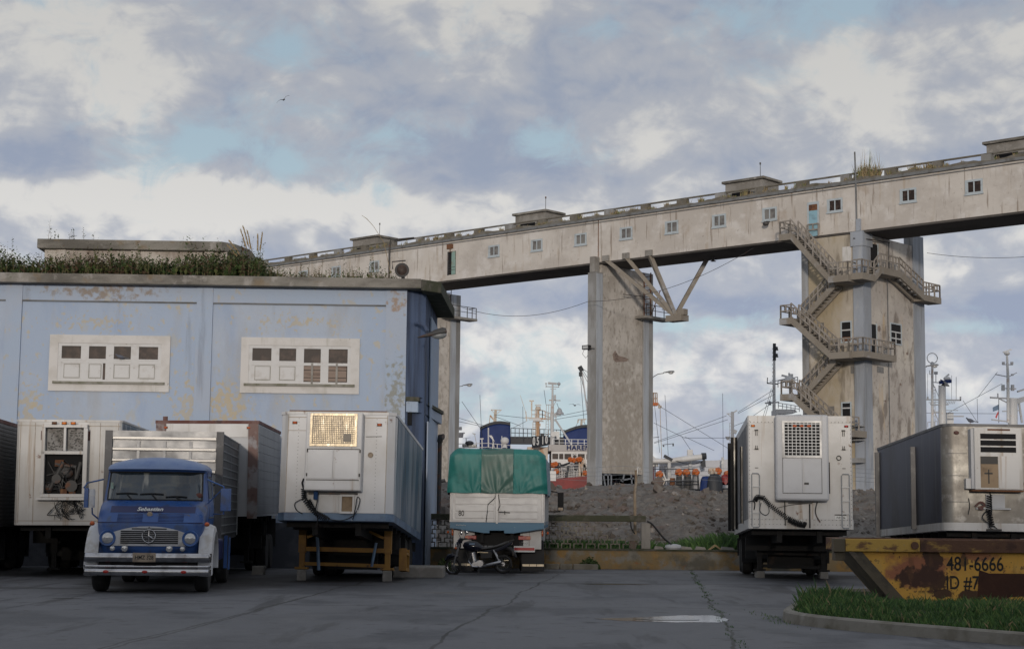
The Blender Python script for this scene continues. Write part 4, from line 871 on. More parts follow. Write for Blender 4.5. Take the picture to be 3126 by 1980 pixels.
m = MB(); m.box(-.9, .9, .08, .12, .36, .75)
for x in (-.72, -.28, .28, .72): m.bar((x, .05, .40), (x + .03, .05, .70), .05, .03)
m.build('bumper_bracket', 'chassis', bp)
for x in (-.76, -.03, .70):
    m = MB(); m.sph((x, -.045, .415), (.055, .02, .03)); m.build('marker_light', 'red_lens', bp, smooth=True)
m = MB(); m.box(-.26, .17, -.075, -.062, .60, .775); pt = m.build('number_plate', 'plate_dirty', bp, bevel=.006)
text('plate_text', 'HMZ 328', .105, 'paint_black', pt, (-.045, -.0765, .685), (R(90), 0, 0), .001, .002, .85)
# chassis, wheels, tanks
m = MB(); m.box(-.45, -.36, .3, 8.3, .62, .84); m.box(.36, .45, .3, 8.3, .62, .84); m.box(-.9, .9, .5, 2.4, .55, .72); m.cyl((-.9, .95, .5), (.9, .95, .5), .07); m.box(-.4, .4, .5, 1.6, .42, .6); m.build('chassis', 'chassis', tr)
for s in (-1, 1):
    wheel(tr, (s * .98, .95, .50), .50, .26, 'truck_white', out=s)
    wheel(tr, (s * 1.02, 5.3, .50), .50, .24, out=s); wheel(tr, (s * .72, 5.3, .50), .50, .24, out=s)
m = MB(); m.cyl((-1.0, 5.3, .5), (1.0, 5.3, .5), .09); m.sph((0, 5.3, .48), (.25, .25, .22)); m.build('rear_axle', 'chassis', tr)
m = MB(); m.box(.75, 1.15, 2.9, 3.7, .55, 1.0); m.build('fuel_tank', 'truck_navy', tr, bevel=.05)
m = MB(); m.box(1.13, 1.2, 4.2, 4.3, .35, 1.05); m.bar((1.2, 4.8, .3), (1.2, 4.9, 1.0), .04); m.each('side_rail', 'truck_blue', tr)
# mirrors
m = MB(); m.tube([(-1.0, .95, 2.18), (-1.3, .8, 2.1), (-1.36, .8, 2.0)], .018, 6); m.tube([(-1.02, .95, 1.35), (-1.18, .8, 1.5), (-1.2, .8, 1.75)], .018, 6)
m.box(-1.34, -1.26, .72, .82, 1.62, 2.0); mr = m.build('mirror', 'truck_blue', tr, bevel=.02)
m = MB(); m.cyl((-1.2, .78, 1.62), (-1.2, .78, 1.85), .065, .065, 12); m.cyl((-1.2, .78, 1.86), (-1.2, .78, 1.98), .07, .06, 12); m.build('mirror_can', 'truck_white', mr)
m = MB(); m.tube([(1.0, 1.0, 2.2), (1.35, .8, 2.06), (1.36, .78, 1.52), (1.15, .95, 1.52)], .018, 6); m.bar((1.02, 1.0, 1.72), (1.36, .8, 2.04), .02); m.box(1.30, 1.50, .70, .79, 1.58, 2.02); m.build('mirror', 'truck_blue', tr, bevel=.02)
m = MB(); m.patch(lambda u, v: (zi(v)[1] + .004, u, v), 1.45, 2.25, 1.82, 2.28, 2, 3); m.build('side_window', 'cab_glass', cab, fix=False)
for sx_ in (-1, 1):
    m = MB(); P = [(1.35, .8), (1.30, 1.5), (1.38, 2.33), (2.35, 2.35), (2.38, .8)]
    m.tube([(sx_ * (zi(z)[1] + .002), y, z) for y, z in P], .009, 4); m.build('door_seam', 'truck_navy', cab)
m = MB(); m.bar((zi(1.7)[1] + .006, 1.3, 1.45), (zi(1.7)[1] + .006, 2.3, 1.45), .03); m.build('door_handle', 'chrome', cab)
# slatted aluminium box with rails on the head board
m = MB(); bz0, bz1, by0, by1 = 1.05, 3.25, 3.62, 8.9
m.box(-1.20, 1.20, by0 + .04, by0 + .09, bz0, bz1); cb = m.build('cargo_box', 'alu', tr); cb.location.x = -.15
m = MB()
for k in range(9): z = 1.2 + .235 * k; m.box(-1.10, 1.10, by0 - .015, by0 + .039, z, z + .07)
m.build('head_slats', 'alu_bright', cb, bevel=.012)
m = MB()
for x in (-.55, 0, .55): m.box(x - .03, x + .03, by0, by0 + .038, bz0, 3.05)
m.build('head_stakes', 'alu', cb)
m = MB()
for x in (-1.25, 1.10): m.box(x, x + .15, by0 - .03, by0 + .12, bz0 - .05, bz1 + .02)
m.each('corner_post', 'alu_dark', cb)
m = MB(); m.box(-1.10, 1.10, by0 - .01, by0 + .1, 3.08, bz1 + .02); m.build('head_board', 'alu', cb)
for s in (-1, 1):
    m = MB(); m.box(s * 1.20 - .015, s * 1.20 + .015, by0 + .13, by1, bz0, bz1); sdw = m.build('side_wall', 'alu_dark', cb)
    m = MB()
    for k in range(13): z = bz0 + .03 + .178 * k; m.box(s * 1.216 - (0 if s > 0 else .014), s * 1.216 + (.014 if s > 0 else 0), by0 + .14, by1, z, z + .022)
    for y in (by0 + .14, by1 - .08): m.box(s * 1.216 - (0 if s > 0 else .024), s * 1.216 + (.024 if s > 0 else 0), y, y + .06, bz0 - .05, bz1)
    m.build('side_slats', 'galv', sdw)
m = MB(); m.box(-1.2, 1.2, by0, by1, bz0 - .10, bz0 - .002); m.box(-1.18, 1.18, by1 - .05, by1, bz0, bz1); m.build('box_floor', 'alu_dark', cb)
# ------------------------------------------------------------------ semi-trailers parked nose towards the camera
def trailer(name, label, fitp, cat='trailer'):
    X, Y, Z, yaw, pit, rol = fitp
    t = thing(name, label, cat, (X, Y, Z)); t.rotation_mode = 'YXZ'; t.rotation_euler = (R(pit), R(rol), R(yaw)); return t
def body_outline(W, L, c, rounded=0):
    h = W / 2
    if rounded:
        f = [(-h + c - c * math.cos(R(90 * k / rounded)), c - c * math.sin(R(90 * k / rounded))) for k in range(rounded + 1)]
    else: f = [(-h, c), (-h + c, 0)]
    return [(-h, L)] + f + [(-x, y) for x, y in f[::-1]] + [(h, L)]
def marker(par, x, y, z, mt, r=.05):
    m = MB(); m.box(x - r * 1.1, x + r * 1.1, y - .012, y - .001, z - r * .6, z + r * .6); o = m.build('marker_light', 'black', par)
    m = MB(); m.sph((x, y - .016, z), (r, .022, r * .55), 8, 6); m.build('lens', mt, o, smooth=True)
def undercarriage(t, L, floor_rear, legs_y, leg_h, legm, legx=1.0, pit=0, wheels=2, w=.26, r=.47, foot=True, brace=True):
    """main beams, wheels standing on the ground, landing legs"""
    m = MB(); m.box(-.55, -.42, .4, L - .3, -.32, -.002); m.box(.42, .55, .4, L - .3, -.32, -.002)
    for k in range(int(L / .9)): m.box(-1.15, 1.15, .5 + .9 * k, .58 + .9 * k, -.14, -.003)
    m.box(-1.2, 1.2, 2.6, 2.66, -.5, -.15); m.box(-.62, .62, L - 3.2, L - .2, -.62, -.3); m.box(-1.18, 1.18, L - 2.9, L - 2.85, -.8, -.03); m.box(-.6, .6, 3.4, 3.5, -.95, -.2); m.build('chassis', 'chassis', t)
    m = MB(); m.box(-1.1, 1.1, L - 3.3, L - 3.22, -.84 + (L - 3.3) * math.sin(R(-pit)), -.15); m.box(-1.18, 1.18, L - .12, L - .09, -.85 + L * math.sin(R(-pit)), -.1); m.each('shade_panel', 'black', t)  # black panels added in place of the deep shade under the trailer
    tp = math.sin(R(-pit))
    for k in range(wheels):
        y = L - 1.0 - 1.25 * k
        zf = t.location.z - y * tp                       # world height of the floor above that axle
        for s in (-1, 1):
            for off in (1.02, .72): wheel(t, (s * off, y, r - zf), r, w, out=s)
        m = MB(); m.cyl((-1.0, y, r - zf), (1.0, y, r - zf), .07); m.build('axle', 'chassis', t)
    for s in (-1, 1):
        m = MB(); m.bar((s * legx, legs_y, -.05), (s * legx, legs_y, -leg_h * .62), .17, .17); m.bar((s * legx, legs_y, -leg_h * .6), (s * legx, legs_y, -leg_h + .03), .12, .12); lg = m.build('landing_leg', legm, t)
        if foot: m = MB(); m.box(s * legx - .15, s * legx + .15, legs_y - .12, legs_y + .12, -leg_h, -leg_h + .05); m.build('foot', legm, lg)
    if brace:
        m = MB(); m.bar((-legx + .09, legs_y, -.55), (legx - .09, legs_y, -.57), .10); m.bar((-legx + .06, legs_y, -leg_h + .13), (legx - .06, legs_y, -leg_h + .10), .08)
        for s in (-1, 1): m.bar((s * legx * .9, legs_y, -.28), (s * .35, legs_y + .05, -.04), .06)
        m.build('leg_brace', legm, t)
def blocks(name_pos):
    for i, (x, y, w, d, h, lab) in enumerate(name_pos):
        m = MB(); m.box(-w / 2, w / 2, -d / 2, d / 2, 0, h); o = m.build('concrete_block', 'concrete_raw', bevel=.015); o.location = (x, y, -.003); o.rotation_euler = (0, 0, random.uniform(-.1, .1)); tag(o, lab, 'block', 'concrete blocks under the trailers')
def ribs_side(m, W, L, H, s, step, d, z0=.16, z1=None, y0=.35):
    k = 0; z1 = z1 or H - .1
    while y0 + k * step < L - .1:
        y = y0 + k * step; xx = s * W / 2; m.box(min(xx, xx + s * d), max(xx, xx + s * d), y, y + step * .42, z0, z1); k += 1
# --- white trailer with the bright grille
W, L, H = 2.57, 7.1, 2.42
t2 = trailer('semi_trailer', 'white refrigerated trailer with a gleaming golden grille and yellow landing legs', (-3.9, 36.66, 1.41, -1.94, -4.2, .17))
m = MB(); m.prism(body_outline(W, L, .16), 'z', .15, H - .07); b2 = m.build('body', 'trailer_white', t2, bevel=.01)
m = MB(); m.prism(body_outline(W + .03, L + .01, .165), 'z', -.02, .148); m.build('bottom_rail', 'trailer_blue', t2)
m = MB(); m.prism(body_outline(W + .05, L + .02, .17), 'z', H - .069, H); m.build('top_rail', 'trailer_white', t2)
m = MB(); m.prism([(-1.1, -.02), (1.1, -.02), (1.1, .1), (-1.1, .1)], 'z', H + .001, H + .02); m.build('roof_lip', 'rust', t2)
m = MB(); ribs_side(m, W, L, H, 1, .24, .022); ribs_side(m, W, L, H, -1, .24, .022)
m.box(W / 2 + .001, W / 2 + .012, .3, L - .05, .15, H - .075); m.build('side_ribs', 'trailer_side', t2)
m = MB(); m.box(-.66, .60, -.34, -.001, .62, 2.36); u = m.build('cooling_unit', 'trailer_white', t2, bevel=.025)
m = MB(); frame_rect(m, -.565, .485, 1.60, 2.33, .05, -.375, -.341); m.build('grille_frame', 'foil', u)
m = MB(); m.box(-.51, .43, -.345, -.341, 1.652, 2.278); g = m.build('grille', 'foil', u)
m = MB()
for k in range(24): x = -.505 + .0405 * k; m.box(x, x + .010, -.362, -.346, 1.652, 2.278)
for k in range(15): z = 1.66 + .0425 * k; m.box(-.51, .43, -.358, -.3465, z, z + .011)
m.box(.18, .36, -.366, -.3625, 1.70, 1.88); m.build('grille_bars', 'fin_grey', g)
for a, b in ((-.60, -.035), (-.03, .535)):
    m = MB(); m.box(a, b, -.352, -.341, .88, 1.52); d = m.build('unit_door', 'trailer_white', u, bevel=.006)
m = MB()
for x, z in ((-.62, 1.46), (.55, 1.46), (-.62, .93), (.55, .93)): m.box(x, x + .03, -.36, -.341, z, z + .07)
m.box(-.62, .56, -.349, -.3415, .845, .86); m.box(-.62, .56, -.347, -.3415, 1.53, 1.545); m.build('hinge', 'mesh_dark', u)
for s, z in ((-.97, 2.16), (.94, 2.13)): marker(t2, s, -.002, z, 'orange_lens')
m = MB(); m.torus((.76, -.02, 1.45), .05, .012, 'y', 20, 6); m.lathe([(.001, -.012), (.05, -.012), (.055, -.001)], (.76, 0, 1.45), 'y', 16); m.build('gauge', 'plate_dirty', t2)
m = MB(); m.box(-.52, .08, -.012, -.001, .17, .53); m.build('lower_panel', 'trailer_cream', t2)
m = MB(); frame_rect(m, .11, .44, .14, .56, .045, -.06, -.001); bx_ = m.build('open_box', 'trailer_cream', t2); m = MB(); m.box(.155, .395, -.004, -.0015, .185, .515); m.build('box_back', 'tan_inside', bx_)
m = MB(); m.box(-.6, .5, -.05, -.001, .56, .60); m.build('unit_bracket', 'iron', t2)
m = MB()
for k in range(26): z = .25 + .08 * k; m.box(.875, .887, -.006, -.001, z, z + .012); m.box(-.885, -.873, -.006, -.001, z, z + .012)
m.bar((.64, -.005, 1.86), (1.0, -.005, 1.87), .012); m.build('rivets', 'mesh_dark', t2)
m = MB()
for x in (-1.12, 1.11): m.box(x, x + .012, -.006, -.001, .16, 2.34)
m.box(-1.12, -.68, -.006, -.001, 1.98, 1.99); m.box(.62, 1.12, -.006, -.001, 2.28, 2.292); m.box(-1.12, -.68, -.006, -.001, 2.28, 2.292); m.build('panel_seams', 'plate_dirty', t2)
m = MB(); coil(m, [(-.70, -.10, .68), (-.68, -.12, .45), (-.50, -.14, .22), (-.30, -.16, .06), (-.1, -.15, -.02)], .055, 22, .012)
coil(m, [(-.58, -.14, .42), (-.42, -.16, .15), (-.15, -.16, .02)], .05, 14, .012)
droop(m, [(-.72, -.03, .9), (-.74, -.08, .8), (-.70, -.1, .68)], .02); droop(m, [(-.72, -.08, .45), (-.88, -.1, .35), (-.84, -.1, .2), (-.7, -.12, .12)], .012); droop(m, [(-.1, -.12, 0), (.2, -.15, -.02), (.46, -.12, .12), (.56, -.06, .42), (.50, -.06, .5), (.47, -.1, .25), (.42, -.1, .0)], .012); droop(m, [(-.4, -.06, .6), (-.38, -.14, .4), (-.4, -.16, .2), (-.35, -.14, .0), (-.42, -.1, -.2)], .014)
m.build('coiled_hose', 'hose', t2, smooth=True)
m = MB(); coil(m, [(-.42, -.12, .66), (-.42, -.12, .44)], .045, 9, .014); m.build('blue_coil', 'hose_blue', t2, smooth=True)
undercarriage(t2, L, 0, 1.95, 1.02, 'leg_yellow', 1.0, -4.2)
m = MB(); m.box(1.16, 1.34, 3.0, 3.8, -.98, -.90); m.box(1.16, 1.34, 3.0, 3.06, -.9, -.45); m.box(1.16, 1.34, 3.7, 3.76, -.9, -.45); m.box(1.16, 1.34, 3.07, 3.69, -.6, -.54); m.build('tool_rack', 'leg_yellow', t2)
m = MB(); m.tube([(-.62, 1.6, -.2), (-.58, 1.6, -.6), (-.55, 1.6, -1.05)], .04, 6); m.tube([(.75, 1.7, -.4), (.66, 1.7, -.95)], .035, 6); m.each('hanging_pipe', 'trailer_blue', t2)
# --- white trailer with the square meshed grille
W, L, H = 2.5, 8.1, 2.74
t4 = trailer('semi_trailer', 'cream white refrigerated trailer with a black square meshed grille and side ladders', (7.04, 39.93, 1.29, -5.37, -1.75, .04))
m = MB(); m.prism(body_outline(W, L, .03), 'z', .235, H - .175); m.build('body', 'trailer_cream', t4)
m = MB(); m.prism(body_outline(W + .02, L, .03), 'z', 0, .233); r = m.build('bottom_rail', 'trailer_cream', t4)
m = MB(); m.prism(body_outline(W + .02, L, .03), 'z', H - .173, H); m.build('top_rail', 'trailer_cream', t4)
m = MB(); ribs_side(m, W, L, H, -1, .30, .02, .24, H - .18); ribs_side(m, W, L, H, 1, .30, .02, .24, H - .18); m.box(-W / 2 - .008, -W / 2 - .001, .04, L - .05, .236, H - .176); m.build('side_ribs', 'trailer_side_grey', t4)
m = MB()
for k in range(28):
    x = -1.2 + .0889 * k
    for z in (.215, .10, H - .16): m.box(x, x + .014, -.016, -.009 if 0 else -.001, z, z + .014)
for k in range(24): z = .3 + .1 * k; m.box(-1.225, -1.211, -.008, -.001, z, z + .014); m.box(1.211, 1.225, -.008, -.001, z, z + .014)
m.build('rivets', 'mesh_dark', t4)
m = MB(); m.box(-.615, .655, -.40, -.022, .67, 2.735); u = m.build('cooling_unit', 'trailer_grey', t4, bevel=.05)
m = MB(); frame_rect(m, -.455, .485, 1.69, 2.58, .045, -.43, -.401); m.build('grille_frame', 'alu', u)
m = MB(); m.box(-.41, .44, -.405, -.4015, 1.735, 2.535); m.build('grille_back', 'dark_void', u)
m = MB()
for k in range(9): x = -.41 + .094 * k; m.box(x, x + .016, -.424, -.406, 1.735, 2.535)
for k in range(11): z = 1.735 + .076 * k; m.box(-.41, .44, -.4235, -.4065, z, z + .016)
m.build('grille_bars', 'galv', u)
for x in (-.155, .015, .19):
    m = MB(); m.sph((x, -.435, 2.455), (.055, .03, .03)); m.build('marker_light', 'orange_lens', u, smooth=True)
for a, b in ((-.44, .012), (.018, .475)):
    m = MB(); m.box(a, b, -.412, -.4015, .85, 1.685); m.build('unit_door', 'trailer_grey', u, bevel=.005)
m = MB(); frame_rect(m, -.452, .487, .838, 1.688, .009, -.409, -.4015); m.box(.06, .17, -.42, -.4125, 1.05, 1.10); m.box(.675, .685, -.3, -.05, .85, 1.6); m.build('door_gap', 'mesh_dark', u)
marker(t4, -1.13, -.002, 2.49, 'amber', .045); marker(t4, 1.12, -.002, 2.49, 'red_lens', .045)
for s in (-1, 1):
    m = MB(); xa, xb = s * 1.17, s * .985
    m.tube([(xa, -.03, .05), (xa, -.04, 1.30), (s * 1.15, -.04, 1.33), (s * 1.02, -.04, 1.33), (xb, -.04, 1.29), (xb, -.04, .06), (s * 1.02, -.04, .03), (s * 1.15, -.04, .03)], .014, 6)
    for z in (.37, .68, 1.01): m.bar((xa, -.04, z), (xb, -.04, z), .024)
    m.build('ladder', 'galv', t4)
    m = MB(); frame_rect(m, s * 1.065 - .085, s * 1.065 + .085, 1.92, 2.38, .008, -.012, -.001); h = m.build('hatch', 'trailer_cream', t4)
    m = MB()
    for z in (2.37, 1.91): m.box(s * 1.05 - .045, s * 1.05 + .045, -.03, -.0125, z, z + .03); m.bar((s * 1.05 - .02, -.02, z - .12 if z > 2 else z + .1), (s * 1.05 - .02, -.02, z), .015); m.bar((s * 1.05 + .02, -.02, z - .12 if z > 2 else z + .1), (s * 1.05 + .02, -.02, z), .015)
    m.box(s * 1.05 - .04, s * 1.05 + .04, -.012, -.001, 1.46, 1.475); m.build('latch', 'mesh_dark', h)
m = MB(); m.torus((.93, -.02, 1.72), .052, .012, 'y', 20, 6); m.build('gauge', 'mesh_dark', t4)
m = MB(); m.box(.82, 1.10, -.014, -.001, .235, .33); pt = m.build('number_plate', 'paint_white', t4); text('plate_text', 'FVF 336', .07, 'paint_black', pt, (.96, -.0145, .278), (R(90), 0, 0), .001, .001, .9)
m = MB(); m.box(.81, 1.09, -.012, -.001, .338, .36); m.build('plate_bar', 'mesh_dark', t4)
m = MB(); coil(m, [(-1.1, -.08, .66), (-1.05, -.1, .76), (-.9, -.1, .74), (-.75, -.1, .58), (-.55, -.1, .42), (-.35, -.1, .28), (-.15, -.1, .18), (0.05, -.1, .12), (.12, -.1, .10)], .055, 40, .010); coil(m, [(-.3, -.1, .22), (-.1, -.1, .12), (.1, -.1, .08)], .06, 14, .012)
droop(m, [(-1.25, -.02, .64), (-1.15, -.08, .66), (-1.1, -.08, .6), (-1.12, -.05, .45)], .014); droop(m, [(-.95, -.08, .62), (-.98, -.08, .42), (-.85, -.08, .32), (-.76, -.08, .40), (-.78, -.08, .56)], .009); droop(m, [(-.56, -.03, .5), (-.2, -.03, .58), (.25, -.03, .62)], .006)
m.build('coiled_hose', 'hose', t4, smooth=True)
m = MB(); droop(m, [(-.38, -.04, .66), (-.38, -.04, .4), (-.37, -.04, .08)], .013); droop(m, [(.40, -.05, .66), (.35, -.06, .45), (.38, -.06, .3), (.46, -.06, .17)], .014); m.tube([(.215, -.03, .6), (.215, -.03, .03)], .02, 6); m.bar((-.3, -.05, .62), (.28, -.05, .62), .02); m.build('drain_pipe', 'iron', t4)
for y, w, z0, z1 in ((2.35, .09, .18, 2.15), (5.6, .20, .1, H - .1), (7.75, .20, .1, H - .1)):
    m = MB(); m.box(-W / 2 - w, -W / 2 - .021, y, y + .14, z0, z1); m.box(-W / 2 - w * .6, -W / 2 - .021, y + .18, y + .26, z0 + .1, z1 - .1); sdo = m.build('side_door', 'chassis', t4)
    m = MB(); m.bar((-W / 2 - w * .5, y - .03, z0), (-W / 2 - w * .5, y - .03, z1), .035); m.build('lock_rod', 'alu_grubby', sdo)
undercarriage(t4, L, 0, 3.1, 1.02, 'chassis', .82, -1.75, 2)
# --- bare aluminium trailer at the right
W, L, H = 2.6, 8.8, 2.64
t5 = trailer('semi_trailer', 'dull aluminium trailer with rounded front corners and an open white cooling unit', (12.08, 40.81, 1.28, -2.05, -1.78, .4))
m = MB(); m.prism(body_outline(W, L, .30, 6), 'z', .20, H - .06); m.build('body', 'alu_grubby', t5, smooth=True)
m = MB(); m.prism(body_outline(W + .03, L, .31, 6), 'z', 0, .198); m.build('bottom_rail', 'trailer_cream', t5, smooth=True)
m = MB(); m.prism(body_outline(W + .05, L, .31, 6), 'z', H - .058, H + .01); m.build('top_rail', 'alu_dark', t5, smooth=True)
m = MB(); ribs_side(m, W, L, H, -1, .19, .005, .21, H - .07, .5); m.box(-W / 2 - .008, -W / 2 - .001, .33, L - .02, .205, H - .065); m.build('side_ribs', 'trailer_side_dark', t5)
m = MB()
for y, z0, z1 in ((3.3, .1, 2.3), (8.45, .0, 2.5)): m.box(-W / 2 - .14, -W / 2 - .017, y, y + .10, z0, z1); m.box(-W / 2 - .09, -W / 2 - .017, y + .16, y + .22, z0, z1)
sdo = m.build('side_door', 'alu_dark', t5)
m = MB()
for k in range(24): m.box(-W / 2 - .05, -W / 2 - .0165, 3.52, 3.60, .2 + .09 * k, .24 + .09 * k)
m.build('door_hinge', 'alu_dark', sdo)
m = MB(); m.box(-.63, .55, -.36, -.001, 1.0, 2.53); u = m.build('cooling_unit', 'trailer_cream', t5, bevel=.02)
m = MB(); m.box(-.70, -.632, -.3, -.001, 1.02, 2.5); m.build('unit_side', 'trailer_grey', u)
m = MB()
for k in range(3): m.box(-.48, .39, -.366, -.3605, 1.92 + .165 * k, 2.05 + .165 * k)
m.each('louvre', 'dark_void', u)
m = MB(); m.box(-.49, -.06, -.366, -.3605, 1.05, 1.82); op = m.build('unit_opening', 'tan_inside', u); m = MB(); m.box(-.485, -.065, -.372, -.3665, 1.63, 1.815); m.box(-.31, -.28, -.374, -.367, 1.15, 1.5); m.box(-.40, -.2, -.374, -.367, 1.38, 1.42); m.build('unit_pipe', 'mesh_dark', op)
m = MB(); m.box(-.04, .45, -.37, -.3605, 1.03, 1.83); m.build('unit_door', 'trailer_cream', u, bevel=.006)
m = MB(); m.box(-.82, -.635, -.22, -.001, 1.02, 1.28); m.build('side_box', 'trailer_cream', t5, bevel=.01)
m = MB(); m.box(-.30, .16, -.08, -.001, .57, .90); m.box(-.55, .30, -.1, -.001, .53, .565); m.build('lower_box', 'trailer_grey', t5)
m = MB(); m.box(-.7, .56, -.34, -.001, .96, .995); m.build('unit_bracket', 'rust', t5)
m = MB(); m.torus((.64, -.02, 1.12), .075, .018, 'y', 20, 6); m.lathe([(.001, -.012), (.07, -.012), (.07, -.001)], (.64, 0, 1.12), 'y', 16); m.build('gauge', 'plate_dirty', t5)
m = MB(); droop(m, [(-.56, -.08, .60), (-.45, -.14, .70), (-.35, -.12, .62), (-.5, -.12, .56), (-.38, -.1, .53)], .03); m.build('red_hose', 'rim_red', t5, smooth=True)
m = MB(); coil(m, [(-.22, -.1, .88), (-.25, -.12, .5), (-.18, -.14, .1)], .06, 14, .015); droop(m, [(-.2, -.08, .96), (-.18, -.12, .5), (-.25, -.12, .1), (-.05, -.12, .05), (-.4, -.12, .3), (-.3, -.12, .5)], .014); m.box(-.3, .05, -.14, -.02, .0, .05); droop(m, [(-.72, -.03, .8), (-.7, -.05, .6), (-.74, -.05, .4)], .01); m.build('coiled_hose', 'hose', t5, smooth=True)
m = MB(); m.sph((-.98, .0, 2.42), (.07, .06, .05)); m.build('marker_light', 'rim_red', t5, smooth=True)
m = MB(); m.box(-.3, .25, -.37, -.3605, 2.46, 2.5); m.build('light_bar', 'rust', u)
m = MB()
for z in (1.9, 1.35, .7): m.box(-1.25, -.72, -.006, -.001, z, z + .012)
for k in range(16): m.box(-.93, -.92, -.006, -.001, .3 + .13 * k, .315 + .13 * k)
m.build('rivets', 'alu_dark', t5)
undercarriage(t5, L, 0, 3.0, 1.05, 'chassis', .9, -1.78, 2)
# --- white trailer with the gutted engine bay
W, L, H = 2.45, 7.4, 2.51
t1 = trailer('semi_trailer', 'rust stained white trailer with a gutted engine bay left of the blue truck', (-10.57, 39.34, 1.2, 6.66, 0.6, -.4))
m = MB(); m.prism(body_outline(W, L, .06), 'z', 0, H - .05); m.build('body', 'trailer_cream', t1, bevel=.01)
m = MB(); m.prism(body_outline(W + .04, L, .06), 'z', H - .049, H); m.build('top_rail', 'trailer_cream', t1)
m = MB(); ribs_side(m, W, L, H, 1, .35, .02, .05); m.box(W / 2 + .001, W / 2 + .01, .06, L - .05, .02, H - .06); m.build('side_ribs', 'trailer_side', t1)
m = MB(); frame_rect(m, -.62, .44, .66, 2.40, .085, -.16, -.001); m.box(-.62, .44, -.16, -.001, 1.68, 1.76); m.box(-.11, -.05, -.155, -.001, 1.762, 2.315); m.box(.36, .46, -.2, -.161, .9, 2.3); u = m.build('cooling_unit', 'trailer_cream', t1, bevel=.01)
m = MB(); m.box(-.535, .355, -.012, -.002, 1.762, 2.314); g = m.build('grille', 'fin_pale', u)
m = MB()
for k in range(200):
    x, z = random.uniform(-.52, .33), random.uniform(1.77, 2.29)
    if abs(x + .08) < .05: continue
    w = random.uniform(.01, .06); m.box(x, x + w, -.0145 - k * .00001, -.0125, z, z + random.uniform(.008, .03))
m.build('torn_fins', 'mesh_dark', g)
m = MB(); m.box(-.535, .355, -.01, -.0015, .746, 1.678); eb = m.build('engine_bay', 'dark_void', u)
m = MB(); m.lathe([(.02, -.08), (.14, -.08), (.15, 0), (.10, 0)], (.1, -.05, .93), 'y', 14); m.lathe([(.02, -.09), (.11, -.09), (.12, 0)], (-.25, -.05, 1.1), 'y', 14); m.cyl((-.4, -.08, .85), (-.1, -.08, 1.5), .06); m.cyl((.2, -.07, 1.1), (.3, -.07, 1.5), .05); m.cyl((-.3, -.06, 1.45), (.2, -.06, 1.38), .05); m.sph((-.05, -.06, 1.25), (.18, .06, .14)); m.sph((-.42, -.06, .9), (.1, .05, .13)); m.build('engine', 'iron', eb, smooth=True)
m = MB()
for k in range(14):
    a = (random.uniform(-.5, .3), -.09, random.uniform(.8, 1.6)); droop(m, [a, (a[0] + random.uniform(-.2, .2), -.12, a[2] + random.uniform(-.3, .1)), (random.uniform(-.5, .3), -.1, random.uniform(.78, 1.5))], .012)
m.build('engine_hoses', 'hose', eb)
m = MB(); m.box(-.15, .0, -.13, -.06, .74, .86); m.box(.05, .2, -.12, -.05, .72, .80); m.box(-.30, -.1, -.10, -.04, 1.40, 1.55); m.each('rusty_scrap', 'rust', eb)
m = MB(); m.box(-.70, .42, -.24, -.001, .60, .655); m.build('unit_sill', 'trailer_cream', t1)
m = MB()
for k in range(26):
    x = random.uniform(-.3, .4); droop(m, [(random.uniform(-.2, .3), -.1, .62), (x, -.12, random.uniform(.35, .55)), (x + random.uniform(-.25, .15), -.1, random.uniform(.15, .4)), (x + random.uniform(-.3, .2), -.08, random.uniform(.1, .4))], random.choice((.006, .009)))
m.build('loose_cables', 'hose', t1)
m = MB()
for x in (-1.14, -.80, .72, 1.14): m.box(x, x + .012, -.005, -.001, .06, 2.44)
m.box(-1.2, 1.2, -.006, -.001, .10, .112); m.box(-1.2, 1.2, -.006, -.001, 2.36, 2.372); m.build('panel_seams', 'plate_dirty', t1)
for x, mt in ((-.33, 'rust'), (-.10, 'amber'), (.11, 'amber')): marker(t1, x, -.17, 2.42, mt, .055)
for x in (-.62, .43):
    m = MB(); m.box(x - .04, x + .06, -.012, -.0015, 2.02, 2.24); m.build('red_panel', 'rim_red', t1)
undercarriage(t1, L, 0, 1.9, 1.13, 'chassis', .55, .6, 2, brace=False)
m = MB()
for s in (-1, 1): m.bar((s * .55, 1.9, -.55), (s * 1.0, 1.9, -.04), .05); m.bar((s * .55, 1.9, -.6), (s * .15, 1.9, -.04), .05)
m.build('leg_brace', 'chassis', t1)
# --- red rimmed trailer behind the blue truck
W, L, H = 2.51, 6.1, 2.36
t3 = trailer('semi_trailer', 'grey planked trailer with a rusty red rim and corner posts behind the blue truck', (-7.5, 40.63, 1.44, 2.92, .24, -.57))
m = MB(); m.prism(body_outline(W, L, .02), 'z', 0, H - .08); m.build('body', 'trailer_grey', t3)
m = MB(); m.prism(body_outline(W + .05, L, .02), 'z', H - .079, H); m.build('top_rail', 'rim_red', t3)
m = MB(); m.box(-1.0, 1.0, -.02, -.001, 1.95, 2.27); m.build('header_board', 'trailer_white', t3)
for s in (-1, 1):
    m = MB(); m.box(s * 1.255 - (.0 if s < 0 else .24), s * 1.255 + (.24 if s < 0 else 0), -.04, -.001, -.05, H - .08); m.build('corner_post', 'post_brown', t3)
    marker(t3, s * 1.02, -.021, 2.18, 'orange_lens', .045)
m = MB()
for k in range(10): z = .05 + .22 * k; m.box(W / 2 + .001, W / 2 + .014, .02, L, z, z + .212)
m.build('side_planks', 'trailer_side_grey', t3)
m = MB(); m.cyl((-1.05, .1, H), (-1.05, .1, H + .1), .06); m.build('roof_hook', 'rim_red', t3)
undercarriage(t3, L, 0, 2.0, 1.2, 'chassis', .8, .24, 2, brace=False)
